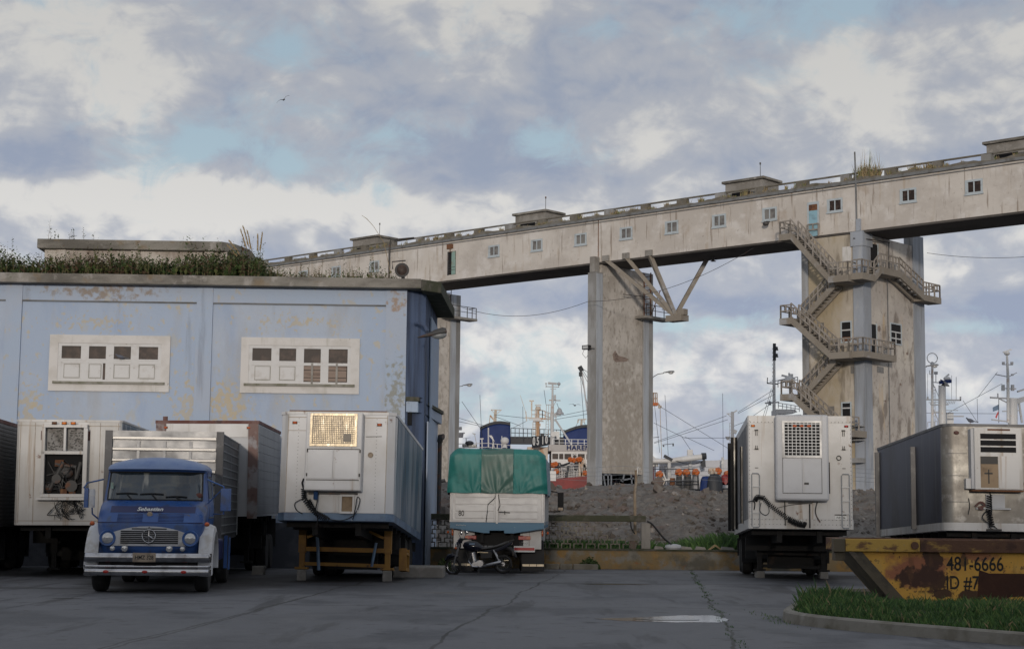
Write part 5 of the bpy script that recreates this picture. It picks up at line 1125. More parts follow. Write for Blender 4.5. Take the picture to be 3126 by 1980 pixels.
# --- dark corrugated trailer at the left edge
W, L, H = 2.5, 8.0, 2.62
t0 = trailer('semi_trailer', 'dark corrugated trailer with a red top rim cut off by the left picture edge', (-13.45, 37.55, 1.13, 7.0, 0, 0))
m = MB(); m.prism(body_outline(W, L, .04), 'z', 0, H - .09); m.build('body', 'trailer_side_grey', t0)
m = MB(); m.prism(body_outline(W + .05, L, .04), 'z', H - .089, H); m.build('top_rail', 'rim_red', t0)
m = MB()
for k in range(26): z = .05 + .095 * k; m.box(W / 2 + .001, W / 2 + .02, .05, L, z, z + .05)
m.build('side_corrugation', 'alu_dark', t0)
undercarriage(t0, L, 0, 2.2, 1.12, 'chassis', .8, 0, 2, brace=False)
def under_leg(t, x, y, z):
    bpy.context.view_layer.update(); return t.matrix_world @ Vector((x, y, z))
pos = []
for t, xx, yy, zz, labs in ((t2, 1.0, 1.95, -1.02, ('concrete block under the left yellow leg of the golden grilled trailer', 'concrete block under the right yellow leg of the golden grilled trailer')), (t4, .82, 3.1, -1.02, ('concrete block under the left leg of the trailer with the square meshed grille', 'concrete block under the right leg of the trailer with the square meshed grille'))):
    for s, lb in zip((-1, 1), labs):
        p = under_leg(t, s * xx, yy, zz); pos.append((p.x, p.y, .21, .3, max(.05, p.z), lb))
pos.append((-6.3, 41.6, .30, .3, .22, 'lone concrete block lying under the red rimmed trailer'))
blocks(pos)
# ------------------------------------------------------------------ white truck under a green tarpaulin, seen from behind
mat('tarp_green', (.016, .16, .145), .55, layers=[((.035, .21, .19), 1.4, .45, .65, .8), ((.012, .11, .10), 2.6, .5, .7, .7), ((.07, .20, .18), 1.0, .58, .74, .6)], rvar=.08)
mat('tarp_dark', (.055, .125, .105), .45, layers=[((.085, .135, .115), 1.4, .45, .65, .8), ((.03, .10, .085), 2.2, .5, .7, .7)])
mat('tarp_grey', (.25, .33, .38), .6, layers=[((.18, .26, .30), 1.6, .45, .66, .8)])
mat('gate_white', (.60, .59, .58), .4, layers=[((.52, .50, .49), 1.5, .45, .65, .8), ((.40, .37, .34), 4, .6, .75, .6)], rvar=.1, bump=.12, bscale=5)
mat('tail_blue', (.035, .15, .26), .45, layers=[((.03, .12, .21), 1.6, .45, .65, .8), ((.45, .44, .40), 4.5, .665, .73, .8)])
mat('reflector', (.85, .72, .52), .25, .3); mat('sign_red', (.45, .02, .02), .4)
tt = thing('cargo_truck', 'white slatted truck seen from behind, number 80 on its tail gate', 'truck', (-.35, 44.48, 0), (0, 0, R(-2.55)))
LT = 5.2; z0, z1 = 1.38, 2.20
m = MB(); m.box(-1.22, 1.22, .05, LT, z0, 2.9); bd = m.build('cargo_body', 'gate_white', tt)
for a, b in ((-1.25, -.03), (.03, 1.25)):
    m = MB(); m.box(a, b, 0, .048, z0 + .02, z1); g = m.build('tail_gate', 'gate_white', tt)
    m = MB()
    o0, o1 = (.12, .02) if a < 0 else (.02, .12)
    for q in range(4):
        zz = z0 + .07 + q * .19; m.box(a + o0, b - o1 - .03, -.018, -.001, zz, zz + .155)
    m.box(a + .01, a + .05, -.03, -.001, z0, z1 + .02); m.box(b - .05, b - .01, -.03, -.001, z0, z1 + .02); m.build('gate_panels', 'gate_white', g, bevel=.008)
m = MB(); m.box(-.028, .028, -.04, .04, z0 - .06, z1 + .02); m.build('gate_post', 'gate_white', tt)
m = MB(); m.box(-1.28, 1.28, -.02, .04, z0 - .03, z0 + .018); m.build('sill_bar', 'gate_white', tt)
m = MB(); m.tube([(.04, -.06, 1.625), (.35, -.06, 1.61)], .014, 6); m.bar((.21, -.06, 1.66), (.21, -.06, 1.56), .02); m.tube([(-.02, -.06, 2.16), (-.06, -.06, 2.0), (-.245, -.06, 1.83), (-.265, -.06, 1.6), (-.29, -.06, 1.36)], .01, 4); m.tube([(.03, -.06, 2.1), (.08, -.06, 1.8), (.02, -.06, 1.66)], .01, 4); m.build('latch', 'mesh_dark', tt)
text('gate_number', '80', .21, 'paint_black', tt, (-.965, -.0205, 1.575), (R(90), 0, 0), .001, .003, .74)
m = MB(); m.prism([(-1.27, z0 - .031), (1.27, z0 - .031), (1.27, z0 - .19), (.45, z0 - .32), (.20, z0 - .32), (.20, z0 - .25), (-.20, z0 - .25), (-.20, z0 - .32), (-.35, z0 - .32), (-1.27, z0 - .19)], 'y', .0, .06); m.box(-1.27, 1.27, .062, LT, z0 - .18, z0 - .02); m.build('tail_skirt', 'tail_blue', tt)
m = MB()
for k in range(9): x = -1.1 + .03 * k; m.tube([(x, -.008, z0 - .125 + .012 * (k % 2)), (x + .02, -.008, z0 - .10 - .012 * (k % 3))], .006, 4)
m.build('scrawl', 'paint_white', tt)
m = MB()
for s in (-1, 1): m.box(s * 1.235 - .02, s * 1.235 + .02, .05, LT, z0, 2.3)
for s in (-1, 1):
    for k in range(6): m.box(s * 1.265 - .015, s * 1.265 + .015, .06 + k * 1.0, .14 + k * 1.0, z0 - .1, 2.35)
m.build('side_wall', 'gate_white', tt)
# tarpaulin with hanging folds; back face split in three panels
def tarp_pt(x, z, y=None):
    """back face: x across, z up; rounded top corners, radiating folds"""
    fold = 0.0
    ax = abs(x)
    # folds fan out from the lower tie points towards the top corners
    cx = 0 if ax < .45 else math.copysign(.62, x); d = math.hypot(x - cx, (z - 2.0) * .8) + .001; a = math.atan2(z - 2.05, x - cx)
    fold = .022 * math.sin(a * 5.3 + x * 3.1 + 1.2 * math.sin(z * 3)) * min(1, d * 1.6) + .007 * math.sin(a * 13 + z * 5 + x * 2) + .006 * math.sin(x * 31 + z * 6) * (1 - (z - 2.15) / 1.3 * .7) + .008 * math.sin(a * 11 + x * 7) * min(1, d)
    return fold
def tarp_grid(xa, xb, nu, nv, zt=3.32, zb=2.13):
    vs = []
    for j in range(nv + 1):
        for i in range(nu + 1):
            x = xa + (xb - xa) * i / nu; t = j / nv; ax = abs(x)
            top = zt - (.17 * max(0, (ax - 1.04) / .26) ** 1.6 if ax > 1.04 else 0) + .015 * math.sin(x * 5)
            z = zb + .007 * math.sin(x * 9) + (top - zb) * t
            flare = 1 + .05 * (1 - t) * (ax / 1.3) ** 3
            yy = -.10 - tarp_pt(x, z) + .16 * max(0, t - .86) / .14 * (max(0, t - .86) / .14) + .10 * max(0, (ax - 1.12) / .18) ** 2
            vs.append((x * flare, yy, z))
    return vs, [(j * (nu + 1) + i, j * (nu + 1) + i + 1, (j + 1) * (nu + 1) + i + 1, (j + 1) * (nu + 1) + i) for j in range(nv) for i in range(nu)]
tp = thing('tarpaulin', 'green patched tarpaulin draped over the top of the white slatted truck', 'tarpaulin', (-.35, 44.48, 0), (0, 0, R(-2.55)))
for a, b, mt, n in ((-1.30, -.431, 'tarp_green', 40), (-.43, .43, 'tarp_dark', 36), (.431, 1.30, 'tarp_green', 40)):
    m = MB(); m.add(*tarp_grid(a, b, n, 44)); m.build('back_panel', mt, tp, smooth=True)
def side_tarp(s, mt):
    m = MB(); nu, nv = 46, 14; vs = []
    for j in range(nv + 1):
        for i in range(nu + 1):
            y = .02 + (LT + .1) * i / nu; t = j / nv; z = 2.12 + (3.10 - 2.12) * t - .06 * math.sin(y * 2.4) * (1 - t); x = s * (1.33 - .05 * t + .03 * math.sin(y * 7 + z * 3) * (1 - t * .5))
            vs.append((x, y, z))
    m.add(vs, [(j * (nu + 1) + i, j * (nu + 1) + i + 1, (j + 1) * (nu + 1) + i + 1, (j + 1) * (nu + 1) + i) for j in range(nv) for i in range(nu)]); m.build('side_panel', mt, tp, smooth=True)
side_tarp(1, 'tarp_grey'); side_tarp(-1, 'tarp_green')
m = MB(); rings = []
for i in range(24):
    y = .04 + LT * i / 23; b = .04 * math.sin(y * 3.3); rings.append([(1.28, y, 3.1), (1.12, y, 3.23 + b), (.6, y, 3.30 + b), (0, y, 3.31 + b), (-.6, y, 3.30 + b), (-1.12, y, 3.23 + b), (-1.28, y, 3.1)])
m.loft(rings, False, False); m.build('top_panel', 'tarp_green', tp, smooth=True)
# rear end under the body
m = MB(); m.box(-.45, -.36, .1, LT + 1.4, .8, 1.05); m.box(.36, .45, .1, LT + 1.4, .8, 1.05); m.box(-.7, .7, .3, .4, .72, 1.0); m.box(-1.1, 1.1, .5, .56, .85, 1.15); m.cyl((-1, 1.3, .5), (1, 1.3, .5), .09); m.sph((0, 1.3, .5), (.24, .22, .22)); m.build('chassis', 'chassis', tt)
for s in (-1, 1):
    wheel(tt, (s * 1.0, 1.3, .5), .5, .24, out=s); wheel(tt, (s * .70, 1.3, .5), .5, .24, out=s); wheel(tt, (s * 1.0, 5.6, .4), .48, .26, out=s)
m = MB(); m.box(.62, 1.19, .35, .37, .64, 1.2); m.box(-1.19, -.62, .35, .37, .64, 1.2); pn = m.each('rear_panel', 'gate_white', tt)[0]
m = MB(); m.box(.62, 1.18, .34, .349, .625, .638); m.box(.86, .87, .345, .3495, .66, 1.18); m.build('panel_trim', 'plate_dirty', pn)
m = MB(); m.box(.45, 1.02, .30, .325, .555, .715); sg = m.build('reflector_board', 'paint_white', tt); m = MB(); m.box(.46, 1.01, .297, .2995, .60, .675); m.build('red_stripe', 'sign_red', sg)
for x0, x1 in ((.57, .90), (-.90, -.57)):
    m = MB(); m.box(x0, x1, .28, .345, .885, .985); tl = m.build('tail_light', 'red_lens', tt, bevel=.01)
    m = MB(); m.box(x0 + .22 if x0 > 0 else x0, x1 if x0 > 0 else x0 + .11, .272, .2795, .895, .975); m.build('turn_signal', 'orange_lens', tl)
m = MB(); m.box(.58, .84, .30, .312, .725, .835); pt = m.build('number_plate', 'paint_white', tt); text('plate_text', 'UMZ 167', .085, 'paint_black', pt, (.71, .2995, .78), (R(90), 0, 0), .001, .002, .66)
for s in (-1, 1):
    m = MB(); m.box(s * .96 - .31, s * .96 + .31, .62, .64, .03, .62); fl_ = m.build('mud_flap', 'black', tt)
    m = MB()
    for k in range(3): x = s * .96 - .29 + .20 * k; m.box(x, x + .185, .612, .619, .165, .225)
    m.each('reflector', 'reflector', fl_)
    m = MB(); m.sph((s * 1.22, .30, 1.06), (.03, .04, .09)); m.sph((s * 1.36, .5, 1.07), (.03, .03, .04)); m.build('side_light', 'orange_lens', tt, smooth=True)
# cab ahead of the load, mirror on its right
m = MB(); m.prism([(5.35, .75), (6.75, .75), (6.85, 1.3), (6.6, 2.3), (6.3, 2.45), (5.35, 2.45)], 'x', -1.15, 1.15); cbb = m.build('cab', 'gate_white', tt, bevel=.05)
m = MB(); m.tube([(1.15, 6.2, 2.3), (1.5, 6.0, 2.25), (1.62, 6.0, 2.2)], .018, 6); m.tube([(1.15, 6.2, 1.65), (1.62, 6.0, 1.66)], .018, 6); m.box(1.54, 1.72, 5.95, 6.04, 1.68, 2.24); mr = m.build('mirror', 'dark_void', tt, bevel=.03)
m = MB(); m.box(1.56, 1.70, 5.942, 5.949, 1.70, 1.78); m.build('mirror_tag', 'plate_dirty', mr)
# ------------------------------------------------------------------ motorcycle, facing left
mat('bike_paint', (.008, .009, .018), .12); mat('seat_vinyl', (.035, .033, .032), .45); mat('engine_metal', (.42, .42, .43), .3, .85, layers=[((.2, .2, .2), 7, .5, .7, .7)])
mc = thing('motorcycle', 'black motorcycle on its side stand behind the tarpaulin truck', 'motorcycle', (-.80, 43.12, 0), (0, R(-3), R(-4)))
def bwheel(c, r, yaw):
    M = Matrix.Translation(c) @ Matrix.Rotation(R(yaw), 4, 'Z')
    def tr_(mm): mm.v = [tuple(M @ Vector(v)) for v in mm.v]; return mm
    m = MB(); m.torus((0, 0, 0), r - .038, .038, 'y', 32, 8); t = tr_(m).build('wheel', 'tyre', mc, smooth=True)
    m = MB(); m.torus((0, 0, 0), r - .072, .012, 'y', 32, 6); m.build
    tr_(m).build('rim', 'chrome', t, smooth=True)
    m = MB()
    for k in range(28):
        a = 2 * math.pi * k / 28; b = a + (.5 if k % 2 else -.5); m.tube([(.025 * math.cos(b), .02 * (1 if k % 2 else -1), .025 * math.sin(b)), ((r - .075) * math.cos(a), 0, (r - .075) * math.sin(a))], .0016, 3)
    tr_(m).build('spokes', 'galv', t)
    m = MB(); m.cyl((0, -.05, 0), (0, .05, 0), .028, .028, 12); m.cyl((0, -.02, 0), (0, .02, 0), .05, .05, 14); tr_(m).build('hub', 'engine_metal', t, smooth=True)
bwheel((-.66, 0, .245), .245, -24); bwheel((.645, 0, .245), .245, 0)
m = MB()
for y in (-.075, .075): m.tube([(-.66, y, .245), (-.575, y, .50), (-.46, y, .80)], [.018, .024, .018], 8)
m.build('front_fork', 'engine_metal', mc, smooth=True)
m = MB(); m.tube([(-.86, .0, .40), (-.76, 0, .50), (-.64, 0, .525), (-.52, 0, .48)], [.02, .06, .065, .04], 8); m.build('front_fender', 'bike_paint', mc, smooth=True)
m = MB(); m.sph((-.50, 0, .78), (.075, .09, .105)); m.tube([(-.47, 0, .86), (-.42, 0, .93), (-.36, 0, .93)], [.07, .06, .02], 8); h = m.build('headlight', 'bike_paint', mc, smooth=True)
m = MB(); m.sph((-.535, -.01, .765), (.05, .075, .088)); m.build('lens', 'clear_lens', h, smooth=True)
m = MB(); m.sph((-.56, -.14, .71), (.03, .03, .028)); m.sph((-.56, .14, .71), (.03, .03, .028)); m.each('turn_signal', 'orange_lens', mc, smooth=True)
m = MB(); m.tube([(-.28, -.33, .93), (-.36, -.28, .95), (-.42, -.1, .90), (-.42, .1, .90), (-.36, .28, .95), (-.28, .33, .93)], .014, 6); m.tube([(-.28, -.36, .93), (-.40, -.2, .95)], .02, 6); hb = m.build('handlebar', 'mesh_dark', mc, smooth=True)
m = MB(); m.tube([(-.40, -.26, .94), (-.45, -.30, 1.08), (-.38, -.32, 1.18), (-.30, -.32, 1.14), (-.27, -.30, 1.04), (-.31, -.29, .97)], .008, 5); m.sph((-.38, -.32, 1.09), (.03, .01, .05)); m.sph((-.30, .30, 1.1), (.05, .01, .035)); m.tube([(-.38, .26, .94), (-.32, .3, 1.08)], .008, 5); m.build('mirror', 'chrome', hb, smooth=True)
m = MB(); rings = []
for x, w, zb_, zt_ in ((-.38, .04, .74, .80), (-.33, .10, .66, .86), (-.20, .14, .60, .885), (-.02, .13, .60, .86), (.10, .10, .60, .77), (.16, .05, .62, .70)):
    zc, h_ = (zb_ + zt_) / 2, (zt_ - zb_) / 2; rings.append([(x, w * math.cos(k * math.pi / 7), zc + h_ * math.sin(k * math.pi / 7)) for k in range(14)])
m.loft(rings); m.build('fuel_tank', 'bike_paint', mc, smooth=True)
m = MB(); m.box(-.20, -.06, -.145, -.139, .78, .82); m.build('tank_badge', 'trailer_blue', mc)
m = MB(); rings = []
for x, w, zb_, zt_ in ((.05, .08, .62, .68), (.15, .12, .62, .70), (.35, .13, .64, .715), (.55, .12, .68, .76), (.75, .10, .73, .83), (.82, .05, .76, .84)):
    zc, h_ = (zb_ + zt_) / 2, (zt_ - zb_) / 2; rings.append([(x, w * math.cos(k * math.pi / 7), zc + h_ * math.sin(k * math.pi / 7)) for k in range(14)])
m.loft(rings); m.build('seat', 'seat_vinyl', mc, smooth=True)
m = MB(); m.prism([(.08, .60), (.50, .66), (.86, .80), (.94, .83), (.90, .74), (.62, .60), (.30, .52), (.10, .52)], 'y', -.085, .085); tlp = m.build('tail', 'bike_paint', mc, bevel=.02)
m = MB(); m.tube([(.70, 0, .70), (.86, 0, .62), (.96, 0, .46), (1.0, 0, .40)], [.05, .06, .05, .03], 8); m.build('rear_fender', 'black', mc, smooth=True)
m = MB(); m.box(.92, .925, -.06, .06, .45, .56); m.build('number_plate', 'plate_dirty', mc)
m = MB(); m.bar((.72, -.1, .815), (.95, -.1, .86), .018); m.bar((.72, .1, .815), (.95, .1, .86), .018); m.bar((.95, -.1, .86), (.95, .1, .86), .018); m.build('grab_rail', 'mesh_dark', mc)
m = MB(); m.cyl((-.10, 0, .33), (-.14, 0, .58), .085, .075, 14); m.sph((-.02, -.03, .28), (.17, .12, .10)); m.cyl((.06, -.17, .29), (.06, .17, .29), .085, .085, 16); m.cyl((-.08, -.15, .27), (-.08, .15, .27), .07, .07, 16)
for k in range(6): m.cyl((-.115 - .006 * k, 0, .42 + .028 * k), (-.116 - .006 * k, 0, .43 + .028 * k), .10, .10, 16)
m.build('engine', 'engine_metal', mc, smooth=True)
m = MB(); m.tube([(-.16, -.12, .50), (-.24, -.13, .36), (-.14, -.16, .22), (.1, -.17, .20)], .02, 8); m.tube([(.1, -.17, .20), (.25, -.18, .24), (.62, -.19, .31)], [.03, .045, .05], 10); m.build('exhaust', 'chrome', mc, smooth=True)
m = MB(); m.tube([(-.36, 0, .78), (-.25, 0, .35), (-.12, 0, .18), (.2, 0, .2)], .022, 6); m.tube([(-.36, 0, .74), (.1, 0, .60), (.55, 0, .68)], .02, 6); m.bar((.18, -.09, .27), (.645, -.09, .245), .035); m.bar((.18, .09, .27), (.645, .09, .245), .035); m.box(.08, .36, -.10, .10, .42, .58); m.build('frame', 'black', mc)
m = MB(); m.tube([(.42, -.12, .62), (.58, -.12, .27)], .02, 8); m.tube([(.42, .12, .62), (.58, .12, .27)], .02, 8); m.build('shock_absorber', 'engine_metal', mc, smooth=True)
m = MB(); m.tube([(.05, -.1, .2), (.0, -.26, .0)], .012, 6); m.bar((.02, -.2, .21), (.02, -.1, .21), .03); m.build('side_stand', 'iron', mc)
m = MB(); m.bar((.0, -.142, .585), (.28, -.12, .56), .012, .02); m.build('side_trim', 'foil', mc)
m = MB(); m.box(.68, .80, -.03, -.022, .33, .35); m.build('wheel_reflector', 'reflector', mc)
# ------------------------------------------------------------------ the rusty yellow skip on the grass island
mat('skip_yellow', (.76, .41, .07), .6, layers=[((.66, .33, .055), 1.6, .45, .66, .8), ((.62, .40, .12), 2.5, .55, .72, .6), ((.33, .10, .07), 2.0, .48, .66, .85, None, (1.35, 0, .68), (.55, 1, .34)), ((.33, .11, .075), 2.5, .50, .66, .8, None, (2.45, 0, .92), (.42, 1, .16)),
     ((.055, .022, .014), 6, .46, .60, .96, None, (1.45, 0, .50), (.46, 1, .24)), ((.06, .025, .016), 5, .48, .56, .95, None, (1.62, 0, .82), (.20, 1, .22)), ((.10, .045, .022), 8, .52, .62, .8, None, (2.15, 0, .86), (.10, 1, .14)), ((.05, .02, .014), 6, .52, .58, .95, None, (1.75, 0, .22), (.22, 1, .09)), ((.05, .02, .014), 6, .50, .57, .95, None, (2.30, 0, .20), (.34, 1, .10)), ((.05, .02, .014), 6, .52, .58, .95, None, (2.80, 0, .19), (.20, 1, .09)),
     ((.045, .018, .012), 4, .50, .56, .95, None, (3.02, 0, .44), (.16, 1, .15)), ((.12, .05, .025), 7, .60, .66, .9), ((.10, .04, .022), 14, .61, .67, .9), ((.16, .07, .03), 3, .60, .70, .6, (1, 1, .35))], bump=.2, bscale=14)
mat('skip_rim', (.13, .062, .035), .75, layers=[((.40, .24, .06), 2.2, .54, .66, .85, (1, 1, 2)), ((.06, .028, .02), 4, .5, .66, .8)], bump=.3)
mat('skip_rim_yellow', (.54, .33, .07), .65, layers=[((.14, .065, .035), 3.0, .5, .62, .9, (1, 1, 2.5)), ((.30, .25, .20), 5, .62, .72, .7)], bump=.3)
mat('skip_side', (.13, .105, .07), .8, layers=[((.06, .05, .042), 2, .45, .65, .8), ((.22, .17, .12), 3, .55, .7, .6)], bump=.3)
mat('rust_plate', (.062, .024, .014), .9, layers=[((.095, .04, .022), 2, .45, .65, .8), ((.035, .015, .01), 3, .52, .7, .7)], bump=.4)
mat('stencil', (.018, .017, .016), .7, layers=[((.20, .11, .03), 9, .60, .68, .85)])
sk = thing('rubbish_skip', 'rusty yellow steel skip with a phone number stencilled on its side, on the grass', 'skip', (6.13, 30.2, .0))
# local x from the rim's left end; front at y = 0
SW, SD = 5.0, 1.75
prof = [(.12, .97), (SW - .12, .97), (SW - .95, .04), (.95, .04)]
m = MB(); m.prism(prof, 'y', .0, .02); m.build('front_wall', 'skip_yellow', sk)
m = MB(); m.prism(prof, 'y', SD - .02, SD); m.build('back_wall', 'skip_yellow', sk)
m = MB(); m.prism([(.12, .97), (.95, .04), (.98, .06), (.16, .97)], 'y', .021, SD - .021); m.prism([(SW - .12, .97), (SW - .95, .04), (SW - .98, .06), (SW - .16, .97)], 'y', .021, SD - .021); m.box(.96, SW - .96, .021, SD - .021, .03, .06); m.build('end_wall', 'skip_side', sk)
for q in (1, -1):
    X = lambda x: x if q > 0 else SW - x
    m = MB(); m.prism([(X(.04), .965), (X(.30), .965), (X(1.14), .03), (X(.86), .03)], 'y', -.05, -.001); m.prism([(X(.04), .965), (X(.15), .965), (X(.97), .03), (X(.86), .03)], 'y', -.10, -.051); m.build('slanted_frame', 'skip_side', sk)
m = MB(); m.box(0.0, 1.35, -.09, .02, .972, 1.20); m.build('rim', 'skip_rim_yellow', sk, bevel=.01)
m = MB(); m.box(1.352, SW, -.09, .02, .972, 1.20); m.build('rim', 'skip_rim', sk, bevel=.01)
m = MB(); m.box(0, SW, SD - .02, SD + .09, .972, 1.20); m.box(0, .11, .021, SD - .021, .972, 1.20); m.box(SW - .11, SW, .021, SD - .021, .972, 1.20); m.build('rim', 'skip_rim', sk, bevel=.01)
m = MB(); m.box(-.22, -.001, -.06, .14, .96, 1.20); m.box(-.18, -.001, .0, .3, .80, .958); m.build('lifting_lug', 'skip_side', sk, bevel=.01)
m = MB(); m.cyl((1.25, -.095, 1.09), (1.25, -.12, 1.09), .07, .07, 14); m.build('bolt', 'skip_rim', sk)
text('stencil_text', '481-6666', .36, 'stencil', sk, (2.37, -.004, .755), (R(90), 0, 0), .0012, .004, .76)
text('stencil_text', 'ID #7', .34, 'stencil', sk, (2.13, -.004, .415), (R(90), 0, 0), .0012, .004, .76)
m = MB(); m.prism([(2.40, .18), (2.44, .66), (2.62, .60), (3.5, .60), (3.42, .20), (2.9, .17)], 'y', -.006, -.001); m.build('rust_patch', 'rust_plate', sk)
# ------------------------------------------------------------------ the grass island and its kerb
mat('kerb', (.22, .205, .175), .9, layers=[((.14, .125, .095), 1.5, .42, .62, .85), ((.30, .285, .255), 3, .55, .7, .6), ((.09, .085, .05), 2.3, .58, .72, .7)], bump=.6, bscale=10)
ISL = [(4.22, 25.6), (4.24, 24.9), (4.45, 24.2), (4.9, 23.3), (5.7, 22.1), (6.6, 20.9), (8.4, 18.8), (13, 15), (16, 20), (14, 33.5), (8.5, 33.6), (6.6, 33.2), (5.7, 31.2), (4.95, 28.6), (4.42, 26.6)]
def ccurve(pts, n=5):
    out = []; N = len(pts)
    for i in range(N):
        p0, p1, p2_, p3 = [Vector((*pts[(i + k - 1) % N], 0)) for k in range(4)]
        for k in range(n):
            t = k / n; q = .5 * ((2 * p1) + (p2_ - p0) * t + (2 * p0 - 5 * p1 + 4 * p2_ - p3) * t * t + (3 * p1 - p0 - 3 * p2_ + p3) * t ** 3); out.append((q.x, q.y))
    return out
isl = ccurve(ISL); cxm, cym = 9.0, 26.5
def inset(p, d):
    v = Vector((cxm - p[0], cym - p[1])); v.normalize(); return (p[0] + v.x * d, p[1] + v.y * d)
m = MB(); rings = []
for (d, z) in ((0, -.01), (.02, .14), (.06, .165), (.17, .165), (.19, .10), (.19, -.01)):
    rings.append([(*inset(p, d), z) for p in isl])
m.loft(rings, True, False); kind(m.build('kerb', 'kerb'), 'structure')
mat('soil', (.035, .04, .018), .95, layers=[((.06, .07, .025), 4, .45, .65, .8)])
def mound_h(x, y):
    e = min((Vector((x, y)) - Vector(p)).length for p in isl); return .12 + .17 * (1 - math.exp(-e / .8)) * (.8 + .3 * math.sin(x * 1.7 + y * .9)) - .20 * min(1, max(0, (y - 25.0) / 4)) * min(1, max(0, (x - 5.4) / 1.0))
m = MB(); fr = [1.0, .93, .85, .72, .55, .3, .02]
rings = []
for f in fr:
    rg = []
    for p in isl:
        q = inset(p, .185); x = cxm + (q[0] - cxm) * f; y = cym + (q[1] - cym) * f; rg.append((x, y, mound_h(x, y) - .03 if f < 1 else .11))
    rings.append(rg)
m.loft(rings, True, False); kind(m.build('grass_bank', 'soil', smooth=True), 'structure')
def inside(x, y, poly):
    c = False; n = len(poly)
    for i in range(n):
        a, b = poly[i], poly[(i + 1) % n]
        if (a[1] > y) != (b[1] > y) and x < (b[0] - a[0]) * (y - a[1]) / (b[1] - a[1]) + a[0]: c = not c
    return c
def blade(m, x, y, z, h, w, mi):
    a = random.uniform(0, 6.28); l = random.uniform(.15, .7) * h; b = random.uniform(0, 6.28); m.cur = mi
    dx_, dy_ = math.cos(b) * w, math.sin(b) * w
    m.add([(x - dx_, y - dy_, z), (x + dx_, y + dy_, z), (x + math.cos(a) * l * .4 + dx_ * .6, y + math.sin(a) * l * .4 + dy_ * .6, z + h * .6), (x + math.cos(a) * l, y + math.sin(a) * l, z + h * .95)], [(0, 1, 2), (0, 2, 3)])
m = MB(); inner = [inset(p, .17) for p in isl]; cnt = 0
while cnt < 42000:
    y = random.uniform(18, 33.6); x = random.uniform(4, .40 * y + 1.0)
    if not inside(x, y, inner): continue
    if x > .32 * y + .8: continue
    if 6.2 < x < 10.2 and y > 30.3 and random.random() < .9: continue
    clump = math.sin(x * 3.1 + 1.3 * math.sin(y * 2.3)) * math.sin(y * 2.7 + x)
    h = random.uniform(.05, .15) * (1 + .6 * clump) * (1.35 if y > 27 and x < 6.4 else .75 if y > 26 and x > 6.4 else 1) * (1.5 if random.random() < .05 else 1)
    if abs(y - 30.0) < .35 and x > 6: h *= 1.25
    mi = random.choices((0, 1, 2, 3), (5, 4, 1 + max(0, 1.5 * clump), .25 if clump < .2 else .8))[0]; blade(m, x, y, mound_h(x, y) - .04, h, .007, mi); cnt += 1
kind(m.build('island_grass', ['blade_dark', 'blade_mid', 'blade_light', 'dry_grass'], fix=False), 'stuff', 'thick dark green grass covering the kerbed island', 'grass')
m = MB()
for k in range(230):
    t = random.random(); y = 20.2 + t * 28.6; x = 2.82 + t * 2.52 + random.gauss(0, .03) + .06 * math.sin(y * 1.9)
    if random.random() < .35 + .4 * math.sin(y * 1.1): continue
    for q in range(4): blade(m, x + random.gauss(0, .02), y + random.gauss(0, .06), 0, random.uniform(.01, .035), .006, random.choice((0, 1)))
for k in range(90): blade(m, random.uniform(3.95, 4.3), random.gauss(26.0, .9), 0, random.uniform(.02, .06), .006, random.choice((0, 1, 2)))
kind(m.build('joint_weeds', ['blade_dark', 'blade_mid', 'blade_light'], fix=False), 'stuff', 'small weeds growing in the paving joint of the yard', 'weeds')
# ------------------------------------------------------------------ yellow boundary wall with a broken lattice of concrete blocks
mat('wall_yellow', (.22, .165, .09), .9, layers=[((.30, .18, .06), 1.3, .45, .62, .85), ((.22, .21, .185), 1.9, .47, .60, .9), ((.10, .092, .072), 1.1, .50, .64, .85), ((.30, .12, .05), 3.5, .62, .72, .7)], bump=.7, bscale=12)
mat('lattice_conc', (.21, .19, .155), .95, layers=[((.11, .10, .08), 1.5, .42, .62, .85), ((.30, .28, .23), 3, .56, .7, .6)], bump=.5)
WY = 51.5; WZ = gz(WY)
bw = thing('boundary_wall', 'low stained yellow wall topped by a broken lattice of grey concrete blocks', 'wall', (0, WY, WZ))
m = MB(); m.box(-7, 13, 0, .3, 0, .57); m.build('base_wall', 'wall_yellow', bw)
m = MB(); m.box(-7, 13, -.03, .33, .572, .63); m.build('wall_cap', 'moss_and_shade', bw)
def wx(px): return at(px, 1620, WY).x
def wz(py, px=1750): return at(px, py, WY).z - WZ
m = MB(); xr = wx(1972); m.box(-7, xr, .0, .3, wz(1592, 1950), wz(1573, 1950)); m.build('coping_beam', 'moss_and_shade', bw, bevel=.02)
m = MB(); m.box(wx(1958), wx(1986), .02, .28, .632, wz(1596, 1970) - .0); m.build('end_post', 'concrete_raw', bw, bevel=.02)
m = MB(); bwid, bh, th = .30, .155, .03; rows = 6; zb = .632
ends = [wx(1955), wx(1945), wx(1850), wx(1845), wx(1815), wx(1812)]
for r_ in range(rows):
    z = zb + r_ * (wz(1593) - zb) / rows; h_ = bh; x = -3.4 + (.19 if r_ % 2 else 0)
    while x < ends[r_] - .1:
        if not (r_ > 1 and random.random() < .07):
            m.box(x, x + bwid, .08, .22, z + h_ - th, z + h_); m.box(x, x + th, .08, .22, z, z + h_ - th - .0005); m.box(x + bwid - th, x + bwid, .08, .22, z, z + h_ - th - .0005)
        x += .385
m.build('lattice', 'lattice_conc', bw)
